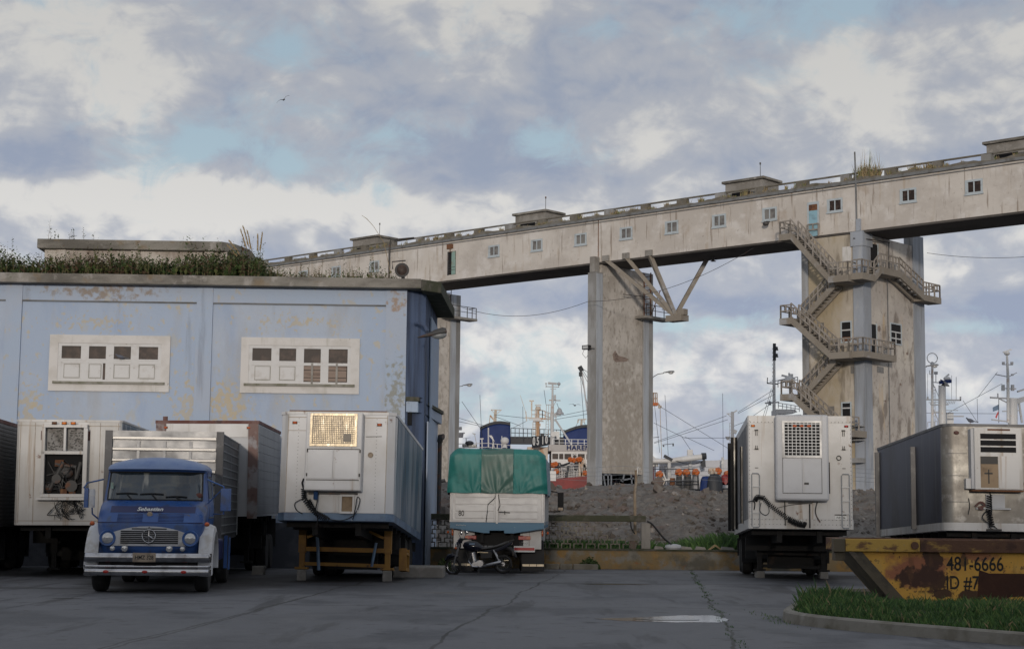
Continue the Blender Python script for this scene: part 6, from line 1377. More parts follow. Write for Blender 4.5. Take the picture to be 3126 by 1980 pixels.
# bits lying on and beside the wall
o = MB(); o.box(-.22, .22, -.1, .1, 0, .09); o.prism([(-.2, .09), (.2, .09), (.14, .19), (-.1, .17)], 'y', -.1, .1); b = o.build('brick_lump', 'earth'); b.location = (at(1932, 1650, WY - .0).x, WY + .15, WZ + .635 + .25); tag(b, 'broken brown brick lump stuck between the lattice and the wall post', 'brick')
o = MB(); o.box(-.12, .10, -.06, .1, 0, .24); b2_ = o.build('brick_lump', 'earth'); b2_.location = (at(1932, 1650, WY).x, WY + .15, WZ + .631); b2_.rotation_euler = (0, .2, 0); tag(b2_, 'dark brick standing on the wall cap under the lump by the wall post', 'brick')
q = at(2056, 1682, WY + .12); o = MB(); o.lathe([(.01, 0), (.24, .0), (.27, .06), (.24, .13), (.1, .16), (.01, .165)], (0, 0, 0), 'z', 18); b = o.build('plastic_tub', 'trailer_grey', smooth=True); b.location = (q.x, WY + .18, WZ + .63); tag(b, 'upturned pale plastic tub on the yellow wall', 'tub')
q = at(2188, 1684, WY); o = MB(); o.prism([(-.25, 0), (-.05, .16), (0, .15), (.16, .02), (.12, 0), (-.02, .1), (-.18, 0)], 'y', -.05, .08); b = o.build('wood_scrap', 'dry_grass'); b.location = (q.x, WY + .16, WZ + .63); tag(b, 'bent piece of pale wood lying on the yellow wall near the cream trailer', 'wood')
for px, w, lab in ((2095, .4, 'flat broken slab lying on the yellow wall beside the pale tub'), (2140, .34, 'grey stone chunk on the yellow wall left of the bent wood'), (2222, .45, 'flat rubble slab on the yellow wall close to the cream trailer'), (2012, .3, 'dark stone on the yellow wall just right of the wall post')):
    q = at(px, 1682, WY); o = MB(); o.prism([(-w / 2, 0), (w / 2, 0), (w * .4, .07), (-w * .35, .10)], 'y', -.08, .1); b = o.build('stone_slab', 'concrete_raw'); b.location = (q.x, WY + .16, WZ + .63); tag(b, lab, 'stone')
m = MB(); droop(m, [at(1975, 1590, WY - .02), at(1992, 1600, WY - .03), at(2025, 1640, WY), at(2055, 1665, WY + .1)], .03, 6); droop(m, [at(1925, 1592, WY), at(1928, 1612, WY - .02), at(1938, 1628, WY + .05)], .02, 5); tag(m.build('rubber_hose', 'hose', smooth=True), 'black hose hanging from the wall post down to the pale tub', 'hose')
for i, (a, b) in enumerate(((1600, 1662), (1664, 1708), (1710, 1748), (1750, 1826))):
    xa, xb = at(a, 1730, 50.7).x, at(b, 1730, 50.7).x; o = MB(); o.box(xa, xb - .012, 50.55, 50.8, gz(50.7) - .02, gz(50.7) + .16); tag(o.build('kerb_stone', 'kerb', bevel=.02), ('kerb stone by the wheels of the tarpaulin truck', 'short kerb stone second from the tarpaulin truck', 'kerb stone third from the tarpaulin truck', 'long kerb stone under the small bush')[i], 'kerb stone', 'kerb stones along the yellow wall')
def bush(name, label, c, r, n, cat='bush'):
    t = thing(name, label, cat, c); m = MB()
    for k in range(n):
        a, b, q = random.uniform(0, 6.28), random.uniform(-.1, 1), random.random() ** .4; s = math.sqrt(max(0, 1 - b * b)); p = Vector((r * q * s * math.cos(a), r * .8 * q * s * math.sin(a), r * q * max(0, b) * (.9 + .25 * math.sin(a * 3))))
        d = Vector((random.uniform(-1, 1), random.uniform(-1, 1), random.uniform(-.2, 1))).normalized() * .05; e = d.cross(Vector((random.random(), random.random(), random.random()))).normalized() * .025
        m.cur = random.choice((0, 0, 1, 2)); m.add([p - d, p + e, p + d, p - e], [(0, 1, 2, 3)])
    m.build('leaves', ['leaf_dark', 'leaf_mid', 'blade_dark'], t, fix=False); m = MB()
    for k in range(7): a = random.uniform(0, 6.28); m.tube([(0, 0, 0), (r * .6 * math.cos(a), r * .5 * math.sin(a), r * .6)], .008, 4)
    m.build('stems', 'plank', t); return t
bush('small_bush', 'small dark green bush at the foot of the yellow wall', (at(1800, 1725, 50.95).x, 51.05, gz(51)), .34, 900)
bush('small_bush', 'low dark weed clump by the warehouse corner behind the motorcycle', (-1.75, 46.6, -.03), .35, 700)
# ------------------------------------------------------------------ rubble mound behind the wall
def vnoise(x, y, seed=0):
    from mathutils import noise
    return noise.noise(Vector((x, y, seed * 7.7)))
from mathutils import noise as mnoise
def ridge_z(px):      # silhouette of the heap along its ridge
    tab = [(1250, 1478), (1340, 1476), (1640, 1476), (1665, 1476), (1690, 1483), (1720, 1492), (1760, 1494), (1800, 1482), (1850, 1482), (1900, 1480), (1960, 1481), (1990, 1477), (2030, 1482), (2060, 1486), (2100, 1494), (2150, 1498), (2240, 1508), (2350, 1512), (2560, 1506), (2620, 1500), (2660, 1498), (2760, 1505), (3200, 1510)]
    for (a, b), (c, d) in zip(tab[:-1], tab[1:]):
        if px <= c: return b + (d - b) * max(0, (px - a)) / (c - a)
    return 1510
YR = 76.0
m = MB(); x0, x1, nxg = -10.0, 28.0, 300; ysg = []; y = 55.0
while y < 92: ysg.append(y); y += .16 if y < 79 else .8
vs = []
for y in ysg:
    for i in range(nxg + 1):
        x = x0 + (x1 - x0) * i / nxg; px = 1563 + x / YR * FPX; zr = at(px, ridge_z(px), YR).z + .02
        t = (y - 55.5) / (YR - 55.5); f = max(0, min(1, t)); prof_ = f ** .75 if y < YR else 1 - (y - YR) / 40
        n = mnoise.fractal(Vector((x * .55, y * .4, 3.1)), 1.0, 2.1, 5) ; n2 = mnoise.noise(Vector((x * 2.6, y * 1.6, 8.3))); n3 = mnoise.noise(Vector((x * 6, y * 4, 1.3)))
        amp = min(1, max(0, (y - 55.3) / 2)) * (1 if y < YR - 3 else .35)
        z = -.1 + (zr + .1) * prof_ * (1 + .30 * amp * n * (1 - .75 * f)) + amp * (.16 * abs(n2) + .07 * n3)
        vs.append((x, y, z))
m.add(vs, [(j * (nxg + 1) + i, j * (nxg + 1) + i + 1, (j + 1) * (nxg + 1) + i + 1, (j + 1) * (nxg + 1) + i) for j in range(len(ysg) - 1) for i in range(nxg)])
def heap_z(x, y):
    j = min(range(len(ysg)), key=lambda k: abs(ysg[k] - y)); i = int(max(0, min(nxg, round((x - x0) / (x1 - x0) * nxg)))); return vs[j * (nxg + 1) + i][2]
kind(m.build('rubble_mound', 'earth', fix=False), 'structure')
mat('stone_pale', (.25, .225, .205), .9, layers=[((.17, .15, .135), 3, .45, .65, .8)]); mat('stone_dark', (.085, .07, .058), .9)
m = MB()
for k in range(2600):
    y = random.uniform(56.5, 77); x = random.uniform(-5, 24 if y > 60 else 18); z = heap_z(x, y); s = random.choice((.02, .03, .04, .05, .08)) * (1 + random.random() * .5) * (2.2 if random.random() < .02 else 1); m.cur = random.choices((0, 1, 2), (7, 1, 2))[0]
    vv = []
    for a in range(8): vv.append(Vector((((a & 1) * 2 - 1) * s * random.uniform(.6, 1.2), ((a >> 1 & 1) * 2 - 1) * s * random.uniform(.6, 1.2), ((a >> 2 & 1) * 2 - 1) * s * random.uniform(.4, .9))))
    Mx = Euler((random.random() * 6, random.random() * 6, random.random() * 6)).to_matrix(); m.add([Vector((x, y, z + s * .25)) + Mx @ q for q in vv], [(0, 2, 3, 1), (4, 5, 7, 6), (0, 1, 5, 4), (2, 6, 7, 3), (0, 4, 6, 2), (1, 3, 7, 5)])
kind(m.build('rubble_stones', ['earth', 'stone_pale', 'stone_dark']), 'stuff', 'loose stones and broken concrete strewn over the rubble mound', 'rubble')
m = MB()
for k in range(5200):
    px = random.uniform(1985, 2290); y = random.uniform(52.2, 56.5); x = (px - 1563) / FPX * y; hh = (.75 + .50 * min(1, max(0, (px - 2000) / 220))) * random.uniform(.55, 1.0); blade(m, x, y, gz(y), hh, .012, random.choice((0, 0, 1)))
for k in range(2200):
    px = random.uniform(1600, 1970); y = random.uniform(52, 54.5); x = (px - 1563) / FPX * y; blade(m, x, y, gz(y), random.uniform(.4, 1.0), .012, random.choice((0, 0, 1)))
kind(m.build('verge_grass', ['blade_dark', 'blade_mid', 'blade_light'], fix=False), 'stuff', 'tall green grass at the foot of the rubble mound behind the yellow wall', 'grass')
# wire fence along the foot of the heap
mat('post_wood', (.24, .18, .12), .85, layers=[((.34, .31, .27), 1.2, .48, .62, .8, (1, 1, .4)), ((.12, .08, .05), 2, .5, .7, .7)])
fy = 54.0; fp = at(1940, 1590, fy)
wf = thing('wire_fence', 'weathered wooden post with barbed wire strands in front of the rubble mound', 'fence', (fp.x, fy, gz(fy)))
def fr_(px, py): return at(px, py, fy) - Vector((fp.x, fy, gz(fy)))
m = MB(); m.tube([(0, 0, 0), fr_(1938, 1500), fr_(1942, 1470), fr_(1941, 1434)], [.055, .05, .045, .04], 8); m.build('post', 'post_wood', wf)
m = MB(); m.tube([fr_(1941, 1470), fr_(1948, 1424)], .02, 5); m.build('post_bracket', 'galv', wf)
m = MB()
for py in (1424, 1437, 1450, 1463): m.tube([fr_(1500 + 40 * k, py - 2 + 3 * math.sin(k * 1.1) + k * .3) for k in range(40)], .006, 3)
m.build('wires', 'galv', wf)
# ------------------------------------------------------------------ ships in the harbour beyond the gallery
mat('ship_white', (.62, .62, .62), .5, layers=[((.52, .51, .50), .6, .45, .65, .8), ((.42, .22, .10), 1.2, .665, .74, .7, (1.6, 1.6, .15))])
mat('ship_red', (.22, .018, .018), .5, layers=[((.15, .015, .016), .8, .45, .65, .8)])
mat('ship_blue', (.011, .030, .125), .6, layers=[((.018, .04, .15), .6, .45, .65, .8)], spec=.25); mat('ship_dark', (.022, .026, .034), .6)
mat('ship_orange', (.55, .13, .02), .5); mat('ship_rust_white', (.55, .48, .40), .6, layers=[((.42, .20, .07), .9, .5, .64, .85, (1.5, 1.5, .2)), ((.6, .58, .55), 1.5, .5, .7, .7)])
mat('ship_grey', (.50, .51, .55), .6, layers=[((.44, .44, .46), .5, .45, .65, .8), ((.40, .25, .15), .8, .68, .76, .5, (1.6, 1.6, .2))]); mat('buoy_orange', (.50, .11, .015), .5, layers=[((.40, .17, .07), 5, .46, .64, .9), ((.2, .06, .02), 4, .55, .7, .7)])
mat('mast_grey', (.36, .37, .39), .5, layers=[((.36, .20, .10), 1.3, .62, .72, .7)]); mat('mast_white', (.55, .55, .55), .5, layers=[((.38, .20, .10), 1.0, .58, .70, .75)]); mat('rig', (.06, .065, .08), .6)
def ship(name, label, Y, px, cat='ship'):
    p = at(px, 1500, Y); return thing(name, label, cat, (p.x, Y, 0))
def S(t): 
    Y0 = t.location.y; L0 = Vector(t.location)
    return lambda px, py, d=0.0: at(px, py, Y0 + d) - L0
def rail(m, pts, posts, r=.03, levels=(0, .5), h=1.0):
    for lv in levels: m.tube([Vector(p) - Vector((0, 0, h * lv)) for p in pts], r, 4)
    for i in range(len(pts) - 1):
        a, b = Vector(pts[i]), Vector(pts[i + 1])
        for k in range(posts + 1): q = a + (b - a) * k / posts; m.bar(q, q - Vector((0, 0, h)), r * 2)
def lat(m, a, b, w, n, r):
    """small lattice mast"""
    a, b = Vector(a), Vector(b)
    for s in (-1, 1): m.bar(a + Vector((s * w, 0, 0)), b + Vector((s * w, 0, 0)), r)
    for k in range(n + 1): q = a + (b - a) * k / n; m.bar(q - Vector((w, 0, 0)), q + Vector((w, 0, 0)), r)
def hull(t, xa, xb, zdeck, bow, mt, depth=9, sheer=.5, bs=.6):
    m = MB(); rings = []; n = 16
    for k in range(n + 1):
        u = k / n; x = xa + (xb - xa) * u; ub = u if bow > 0 else 1 - u; w = depth / 2 * (1 - max(0, (ub - bs) / (1 - bs)) ** 2 * .96); z = zdeck + sheer * (max(0, ub - .3) / .7) ** 2
        rings.append([(x, 4.5 - w * .75, -1.2), (x, 4.5 - w, z * .5), (x, 4.5 - w * 1.03, z), (x, 4.5 - w * 1.03 + .15, z), (x, 4.5 - w + .2, z - .9), (x, 4.5 + w - .2, z - .9), (x, 4.5 + w, z), (x, 4.5 + w * .75, -1.2)])
    m.loft(rings); return m.build('hull', mt, t, smooth=False)
# --- trawler with twin blue funnels
sa = ship('fishing_trawler', 'red hulled fishing trawler with white wheelhouse and twin blue funnels behind the middle pier', 148, 1640); s = S(sa)
h0 = s(1677, 1465, -3.8).z
hl = hull(sa, s(1250, 1500).x, s(2010, 1500).x, h0 - .12, 1, 'ship_red', 16.2, 1.6, .8)
m = MB(); a = s(1560, 1440, -.6); b = s(1700, 1464, -.6); m.box(s(1330, 1470, -3.8).x, s(1697, 1464, -3.8).x, -3.95, -3.6, h0 - .05, s(1690, 1437, -3.8).z); m.build('bulwark', 'ship_white', sa)
# wheelhouse: lower block, window band, sloping fascia with the name
xa, xb = s(1683, 1400).x, s(1905, 1400).x; z_w0, z_w1, z_f0, z_f1 = s(1720, 1460).z, s(1720, 1374).z, s(1720, 1376).z, s(1720, 1357).z
m = MB(); m.box(xa, xb, 0, 8, h0 - 1, z_w1); wh_ = m.build('wheelhouse', 'ship_white', sa)
m = MB(); m.prism([(-.5, z_f1), (-.15, z_f0), (8, z_f0), (8, z_f1)], 'x', xa - .25, xb + .3); fa = m.build('roof_fascia', 'ship_white', wh_)
text('ship_name', 'HARENGUS', .62, 'ship_blue', fa, (s(1742, 1366).x + 1.32, -.43, (z_f0 + z_f1) / 2), (R(112), 0, 0), .01, .015, 1.0, 0, 1.1)
for px0, px1 in ((1686, 1704), (1707, 1720), (1723, 1744), (1748, 1760), (1764, 1785), (1790, 1812), (1816, 1836)):
    m = MB(); m.box(s(px0, 1392).x, s(px1, 1392).x, -.03, .05, s(1720, 1401).z, s(1720, 1384).z); m.build('window', 'dark_glass', wh_, bevel=.1)
m = MB(); c = s(1754, 1392.5); m.torus((c.x, -.06, c.z), .18, .04, 'y', 18, 5); m.build('clear_view_screen', 'ship_white', wh_)
m = MB(); m.box(s(1610, 1400).x, xa - .3, .9, 8, h0 - 1, s(1640, 1362).z); m.build('side_house', 'ship_rust_white', sa)
def funnel(px0, px1, px2, ytl, ytr, yb, y0, y1, nm='funnel'):
    a, b, c, d = s(px0 - 3, yb, y0), s(px1, yb, y0), s(px1, ytr, y0), s(px0, ytl, y0)
    prf = [(a.x, a.z), (b.x, b.z), (c.x, c.z)]
    for k in range(1, 6): u = k / 6; prf.append((c.x + (d.x - c.x) * u, c.z + (d.z - c.z) * u + .35 * math.sin(math.pi * u) * .9))
    prf.append((d.x, d.z)); m = MB(); m.prism(prf, 'y', y0, y1); f = m.build(nm, 'ship_blue', sa, bevel=.15)
    m = MB(); top = prf[2:]; m.prism(top + [(p[0], p[1] + .25) for p in top[::-1]], 'y', y0 - .05, y1 + .05); m.build('funnel_cap', 'ship_dark', f)
funnel(1465, 1558, 0, 1311, 1297, 1440, 3, 6); funnel(1722, 1830, 0, 1322, 1308, 1420, 3, 6)
m = MB(); a, b = s(1556, 1354, 4), s(1726, 1334, 4); m.box(a.x, b.x, 3.6, 5, a.z, b.z); m.build('funnel_bridge', 'ship_dark', sa)
m = MB(); rail(m, [s(1560, 1306, 3.6), s(1724, 1312, 3.6)], 13, .03, (0, .45, .9), .95); m.build('bridge_railing', 'rig', sa)
m = MB(); m.box(s(1686, 1322, 3).x, s(1708, 1322, 3).x, 2.6, 4, s(1690, 1340, 3).z, s(1690, 1316, 3).z); m.build('vent_box', 'galv', sa)
m = MB(); rail(m, [s(1688, 1340, .3), s(1860, 1342, .3)], 9, .03, (0, .55), .55); m.build('roof_railing', 'ship_white', sa)
m = MB(); m.cyl(s(1688, 1357, 1), s(1688, 1327, 1), .16, .16, 10); m.lathe([(.05, .3), (.22, .1), (.24, -.2), (.16, -.2)], s(1689, 1325, .8), 'y', 12); m.build('searchlight', 'mast_white', sa)
# number board 05 10, slightly turned
sgt = MB(); a, b, c, d = s(1624, 1368, -1.4), s(1674, 1358, .2), s(1675, 1328, .2), s(1623, 1331, -1.4)
off = Vector((0, .12, 0)); sgt.add([a, b, c, d, a + off, b + off, c + off, d + off], [(0, 1, 2, 3), (7, 6, 5, 4), (0, 4, 5, 1), (1, 5, 6, 2), (2, 6, 7, 3), (3, 7, 4, 0)]); sg = sgt.build('number_board', 'ship_dark', sa)
yw = math.atan2(1.6, (b - a).x)
for ch, px, py in (('0', 1630, 1347.5), ('5', 1642, 1346.5), ('1', 1657, 1344.5), ('0', 1668, 1342.5)):
    u = (px - 1624) / 50; text('board_digit', ch, 1.0, 'paint_white', sg, s(px, py, -1.4 + 1.6 * u - .06), (R(90), 0, yw), .02, .025, .62)
m = MB(); m.box(*sorted((s(1650, 1325, -.5).x, s(1661, 1325, -.5).x)), -.6, -.3, s(1655, 1330, -.5).z, s(1655, 1322, -.5).z); m.build('board_box', 'ship_dark', sg)
# main masts
m = MB(); m.tube([s(1685, 1360, 2), s(1686, 1245, 2), s(1686.5, 1222, 2), s(1687, 1180, 2), s(1687, 1170, 2)], [.17, .15, .10, .08, .07], 8); mm = m.build('mast', 'mast_white', sa)
m = MB()
m.bar(s(1673, 1169, 2), s(1700, 1171, 2), .16, .2); m.bar(s(1667, 1179, 2), s(1706, 1181, 2), .07); m.bar(s(1667, 1170, 2), s(1667, 1182, 2), .07); m.bar(s(1706, 1172, 2), s(1706, 1182, 2), .07); m.sph(s(1706, 1171, 2), .16); m.bar(s(1664, 1170, 2), s(1670, 1170, 2), .1); m.bar(s(1680, 1186, 2), s(1698, 1187, 2), .05)
m.bar(s(1676, 1221, 2), s(1711, 1222, 2), .10); m.bar(s(1694, 1220, 1.9), s(1694, 1205, 1.9), .2); m.bar(s(1697, 1224, 2), s(1690, 1237, 2), .06)
m.bar(s(1688, 1265, 2), s(1712, 1265, 2), .12); m.bar(s(1695, 1273, 1.9), s(1695, 1260, 1.9), .18); m.lathe([(.05, .6), (.2, .45), (.25, .25), (.4, .1), (.4, 0)], s(1708, 1264, 2), 'z', 10); m.bar(s(1701, 1268, 2), s(1692, 1285, 2), .06); m.bar(s(1694, 1278, 2), s(1745, 1357, 2), .16)
m.build('yard', 'mast_grey', mm)
m = MB(); m.bar(s(1667, 1235, 2.5), s(1685, 1235, 2.5), .06); m.bar(s(1668, 1235, 2.5), s(1666, 1330, 2.5), .05); m.bar(s(1675, 1236, 2.5), s(1675, 1330, 2.5), .05)
for py in range(1262, 1330, 8): m.bar(s(1666, py, 2.5), s(1675, py, 2.5), .04)
m.build('ladder_frame', 'mast_grey', sa)
m = MB(); m.tube([s(1641, 1340, 3), s(1641, 1280, 3), s(1642, 1250, 3)], [.22, .18, .14], 8); m.cyl(s(1642, 1250, 3), s(1643, 1240, 3), .28, .22, 10); rm = m.build('radar_mast', 'ship_rust_white', sa)
m = MB(); m.bar(s(1633, 1236, 3), s(1652, 1236, 3), .22, .12); m.prism([(0, 0), (1, 0), (.6, .3), (.1, .3)], 'y', 2.6, 3.4, Matrix.Translation(s(1640, 1279, 3) - Vector((.4, 3, .2))) @ Matrix.Scale(1.0, 4)); m.build('radar_scanner', 'mast_white', rm)
m = MB(); rail(m, [s(1623, 1252, 3), s(1656, 1252, 3), s(1681, 1262, 3)], 3, .035, (0, .5), .75); m.bar(s(1602, 1274, 3), s(1682, 1278, 3), .10); m.bar(s(1614, 1280, 3), s(1680, 1279, 3), .06); m.bar(s(1623, 1224, 3), s(1623, 1252, 3), .14); m.bar(s(1616, 1223, 3), s(1630, 1223, 3), .12); m.bar(s(1605, 1255, 3), s(1608, 1285, 3), .08); m.bar(s(1605, 1258, 3), s(1588, 1205, 3), .035); lat(m, s(1631, 1340, 3), s(1631, 1288, 3), .13, 7, .05); m.bar(s(1648, 1295, 3), s(1640, 1296, 3), .1); m.bar(s(1648, 1292, 3), s(1648, 1300, 3), .14); m.build('platform', 'ship_rust_white', rm)
m = MB(); m.tube([s(1511, 1300, 5), s(1513, 1252, 5)], .14, 6); m.bar(s(1499, 1250, 5), s(1531, 1251, 5), .07); m.bar(s(1500, 1251, 5), s(1510, 1262, 5), .05); m.bar(s(1530, 1251, 5), s(1518, 1262, 5), .05); m.bar(s(1496, 1267, 5), s(1510, 1284, 5), .14); m.bar(s(1508, 1282, 5), s(1509, 1260, 5), .08); m.bar(s(1496, 1270, 5), s(1493, 1300, 5), .05); m.bar(s(1507, 1284, 5), s(1501, 1300, 5), .05); m.build('stern_gantry', 'ship_rust_white', sa)
m = MB(); m.tube([s(1773, 1310, 5), s(1776, 1281, 5)], .12, 6); m.bar(s(1764, 1280, 5), s(1790, 1279, 5), .09); m.bar(s(1765, 1281, 5), s(1764, 1289, 5), .12); m.bar(s(1783, 1281, 5), s(1783, 1289, 5), .1); m.build('bow_gantry', 'ship_rust_white', sa)
m = MB()
for a, b in (((1508, 1265), (1602, 1275)), ((1510, 1270), (1590, 1300)), ((1400, 1275), (1490, 1302)), ((1400, 1286), (1470, 1300)), ((1465, 1205), (1472, 1365)), ((1596, 1240), (1597, 1345)), ((1661, 1190), (1667, 1235)), ((1693, 1272), (1800, 1250)), ((1690, 1280), (1800, 1262)), ((1700, 1230), (1712, 1262)), ((1764, 1289), (1755, 1305)), ((1784, 1289), (1790, 1306)), ((1410, 1225), (1465, 1305)), ((1606, 1285), (1565, 1306))):
    m.tube([s(*a, 2.5), s(*b, 2.5)], .022, 3)
m.build('rigging', 'rig', sa)
m = MB(); rail(m, [s(1398, 1354, -2), s(1490, 1352, -2), s(1560, 1359, -2)], 5, .03, (0, .6), .6); m.tube([s(1491, 1365, -2), s(1491, 1305, -2)], .07, 6); m.tube([s(1472, 1365, -2), s(1471, 1338, -2)], .06, 6); m.bar(s(1465, 1339, -2), s(1476, 1338, -2), .1); m.prism([(0, 0), (.3, -.6), (-.3, 0)], 'y', -2.1, -2.0, Matrix.Translation(s(1501, 1328, -2) + Vector((0, 2.05, 0)))); m.tube([s(1503, 1332, -2), s(1508, 1365, -2)], .05, 5); m.tube([s(1532, 1330, -2), s(1532, 1362, -2)], .04, 5); m.build('stern_railing', 'ship_white', sa)
m = MB(); m.sph(s(1541, 1345, -2), (.38, .3, .34), 12, 8); m.cyl(s(1541, 1354, -2), s(1541, 1366, -2), .12, .25, 8); m.build('searchlight', 'mast_white', sa, smooth=True)
m = MB(); a, b = s(1411, 1364, -2), s(1456, 1356, -2); m.box(a.x, b.x, -2.1, -2.0, a.z, b.z); bn = m.build('name_board', 'ship_dark', sa); text('board_text', 'MO 7312075', .27, 'paint_white', bn, ((a.x + b.x) / 2, -2.11, (a.z + b.z) / 2), (R(90), 0, 0), .005, .006, .82)
m = MB(); m.sph(s(1433, 1352, -2), (.4, .3, .22), 10, 6); m.bar(s(1423, 1355, -2), s(1423, 1337, -2), .06); m.bar(s(1412, 1338, -2), s(1436, 1335, -2), .05, .02); m.build('radio_mast', 'ship_dark', sa)
m = MB(); m.bar(s(1455, 1355, -2), s(1448, 1322, -2), .06); m.bar(s(1442, 1322, -2), s(1452, 1325, -2), .08); m.build('light_mast', 'mast_grey', sa)
# crowded deck gear before the wheelhouse
m = MB()
for py in (1418, 1427, 1437, 1444, 1451): m.tube([s(1698, py + 8, -3), s(1740, py + 2, -3), s(1795, py - 2, -3)], .035, 4)
for k in range(22): px = 1700 + k * 4.5 + random.uniform(-1, 1); m.bar(s(px, 1456, -3), s(px, 1412 + random.uniform(0, 28), -3), .05)
m.build('deck_frames', 'mast_white', sa)
m = MB()
for k in range(34):
    c = s(random.uniform(1700, 1792), random.uniform(1415, 1455), -2.5); m.box(c.x - random.uniform(.05, .3), c.x + random.uniform(.05, .3), -2.8, -2.3, c.z - random.uniform(.04, .2), c.z + random.uniform(.04, .2))
m.tube([s(1680, 1424, -3), s(1706, 1425, -3), s(1722, 1418, -3), s(1740, 1412, -3)], .10, 6); m.bar(s(1736, 1420, -3.1), s(1728, 1458, -3.1), .22); m.build('deck_clutter', 'ship_dark', sa)
m = MB()
for k in range(12): px = 1772 + random.uniform(-6, 22); m.bar(s(px, 1455, -3.2), s(px + random.uniform(-3, 3), random.uniform(1395, 1430), -3.2), .10)
m.build('deck_gallows', 'ship_rust_white', sa)
m = MB()
for k in range(30):
    c = s(random.uniform(1838, 1960), random.uniform(1446, 1482), -4.6); m.box(c.x - random.uniform(.1, .5), c.x + random.uniform(.1, .5), -4.8, -4.3, c.z - random.uniform(.05, .4), c.z + random.uniform(.05, .35))
m.build('deck_gear', 'ship_dark', sa)
m = MB()
for a, b in (((1842, 1445), (1848, 1484)), ((1856, 1446), (1857, 1484)), ((1866, 1444), (1866, 1482)), ((1895, 1466), (1935, 1458)), ((1905, 1478), (1940, 1479)), ((1926, 1445), (1930, 1482)), ((1840, 1448), (1868, 1446)), ((1944, 1446), (1946, 1484)), ((1906, 1446), (1900, 1470))): m.bar(s(*a, -5), s(*b, -5), .13)
m.build('gear_frame', 'mast_white', sa)
def buoy(px, py, Y, label, r=.28, mt='buoy_orange', grp='orange fishing buoys on the trawlers'):
    m = MB(); c = at(px, py, Y)
    for k in range(5):
        a = k * 1.26; m.sph((r * .45 * math.cos(a), r * .4 * math.sin(a * 2), r * .42 * math.sin(a)), r * .62, 8, 6)
    o = m.build('fishing_buoy', mt, smooth=True); o.location = c; tag(o, label, 'buoy', grp); return o
BY_ = 144.6
for px, py, lab in ((1741, 1402, 'orange buoy bundle just below the round clear view window, left of a pair'), (1751, 1404, 'orange buoy bundle below the round clear view window, second of a pair'), (1765, 1402, 'orange buoy bundle under the last visible wheelhouse window, left of a pair'), (1771, 1401, 'orange buoy bundle under the last visible wheelhouse window beside the middle pier'), (1689, 1418, 'orange buoy bundle low on the wheelhouse wall next to the green tarpaulin'), (1696, 1416, 'orange buoy bundle low on the wheelhouse wall, second from the green tarpaulin'), (1786, 1443, 'orange buoy low on the deck against the edge of the middle pier'), (1699, 1438, 'small orange buoy at the corner of the white bulwark')):
    buoy(px, py, BY_, lab, .24)
m = MB(); c = at(1705, 1418, 145.5); m.sph((0, 0, 0), (.25, .2, .22), 8, 6); o = m.build('net_bundle', 'dry_grass', smooth=True); o.location = c; tag(o, 'yellowish net bundle on the wheelhouse wall beside the orange buoys', 'net')
# cargo crane of a hidden ship, half behind the middle pier
cr = ship('crane', 'slender harbour crane boom leaning behind the left edge of the middle pier', 156, 1800, 'crane'); s = S(cr)
m = MB(); m.bar(s(1810, 1380), s(1775, 1125), .13); m.bar(s(1812, 1200), s(1772, 1125), .06); m.build('boom', 'mast_grey', cr)
m = MB(); m.bar(s(1769, 1118), s(1777, 1132), .45, .4); m.bar(s(1772, 1135), s(1772, 1148), .3); m.build('boom_head', 'ship_dark', cr)
m = MB()
for a, b in (((1772, 1148), (1783, 1290)), ((1773, 1148), (1795, 1240)), ((1775, 1122), (1800, 1140)), ((1776, 1124), (1810, 1180))): m.tube([s(*a), s(*b)], .025, 3)
m.build('cables', 'rig', cr)
# --- grey trawler between the middle pier and the cream trailer
sb = ship('fishing_trawler', 'pale grey trawler with a long white derrick boom right of the middle pier', 140, 2110); s = S(sb)
hull(sb, s(1880, 1500).x, s(2420, 1500).x, s(2100, 1490, -4).z, 1, 'ship_dark', 9, .6)
m = MB(); m.prism([(s(2035, 1470).x, s(2035, 1470).z - 2), (s(2035, 1410).x, s(2035, 1405).z), (s(2190, 1403).x, s(2190, 1403).z), (s(2260, 1397).x, s(2260, 1397).z), (s(2260, 1470).x, s(2260, 1470).z - 2)], 'y', 1.0, 7); m.build('superstructure', 'ship_grey', sb)
m = MB(); m.tube([s(1985, 1407, -1), s(2050, 1405, -1), s(2090, 1400, -1), s(2140, 1394, -1), s(2150, 1392, -1)], [.2, .22, .26, .25, .2], 10); bm_ = m.build('derrick_boom', 'ship_white', sb, smooth=True)
m = MB(); m.cyl(s(2142, 1392, -1), s(2156, 1391, -1), .30, .28, 10); m.tube([s(2150, 1394, -1), s(2150, 1405, -1)], .05, 4); m.prism([(-.25, 0), (0, .35), (.15, .3), (.2, -.3), (-.1, -.45)], 'y', -1.1, -.9, Matrix.Translation(s(2147, 1413, -1) + Vector((0, 1, 0)))); m.build('boom_head', 'ship_dark', bm_)
m = MB(); m.bar(s(2027, 1390, -1.2), s(2052, 1404, -1.2), .25); m.tube([s(2062, 1405, -1.2), s(2090, 1414, -1.2), s(2120, 1415, -1.2), s(2143, 1409, -1.2)], .03, 4); m.build('boom_gear', 'ship_dark', bm_)
m = MB(); m.tube([s(2043, 1472, -1), s(2043, 1396, -1)], .16, 8); m.tube([s(2108, 1440, .5), s(2106, 1376, .5)], .15, 8); m.bar(s(2098, 1374, .5), s(2114, 1374, .5), .14); m.bar(s(2106, 1390, .5), s(2106, 1374, .5), .45, .35); m.tube([s(2206, 1470, -1), s(2206, 1395, -1)], .12, 6); m.bar(s(2202, 1410, -1), s(2208, 1412, -1), .25); m.build('mast', 'mast_white', sb)
m = MB()
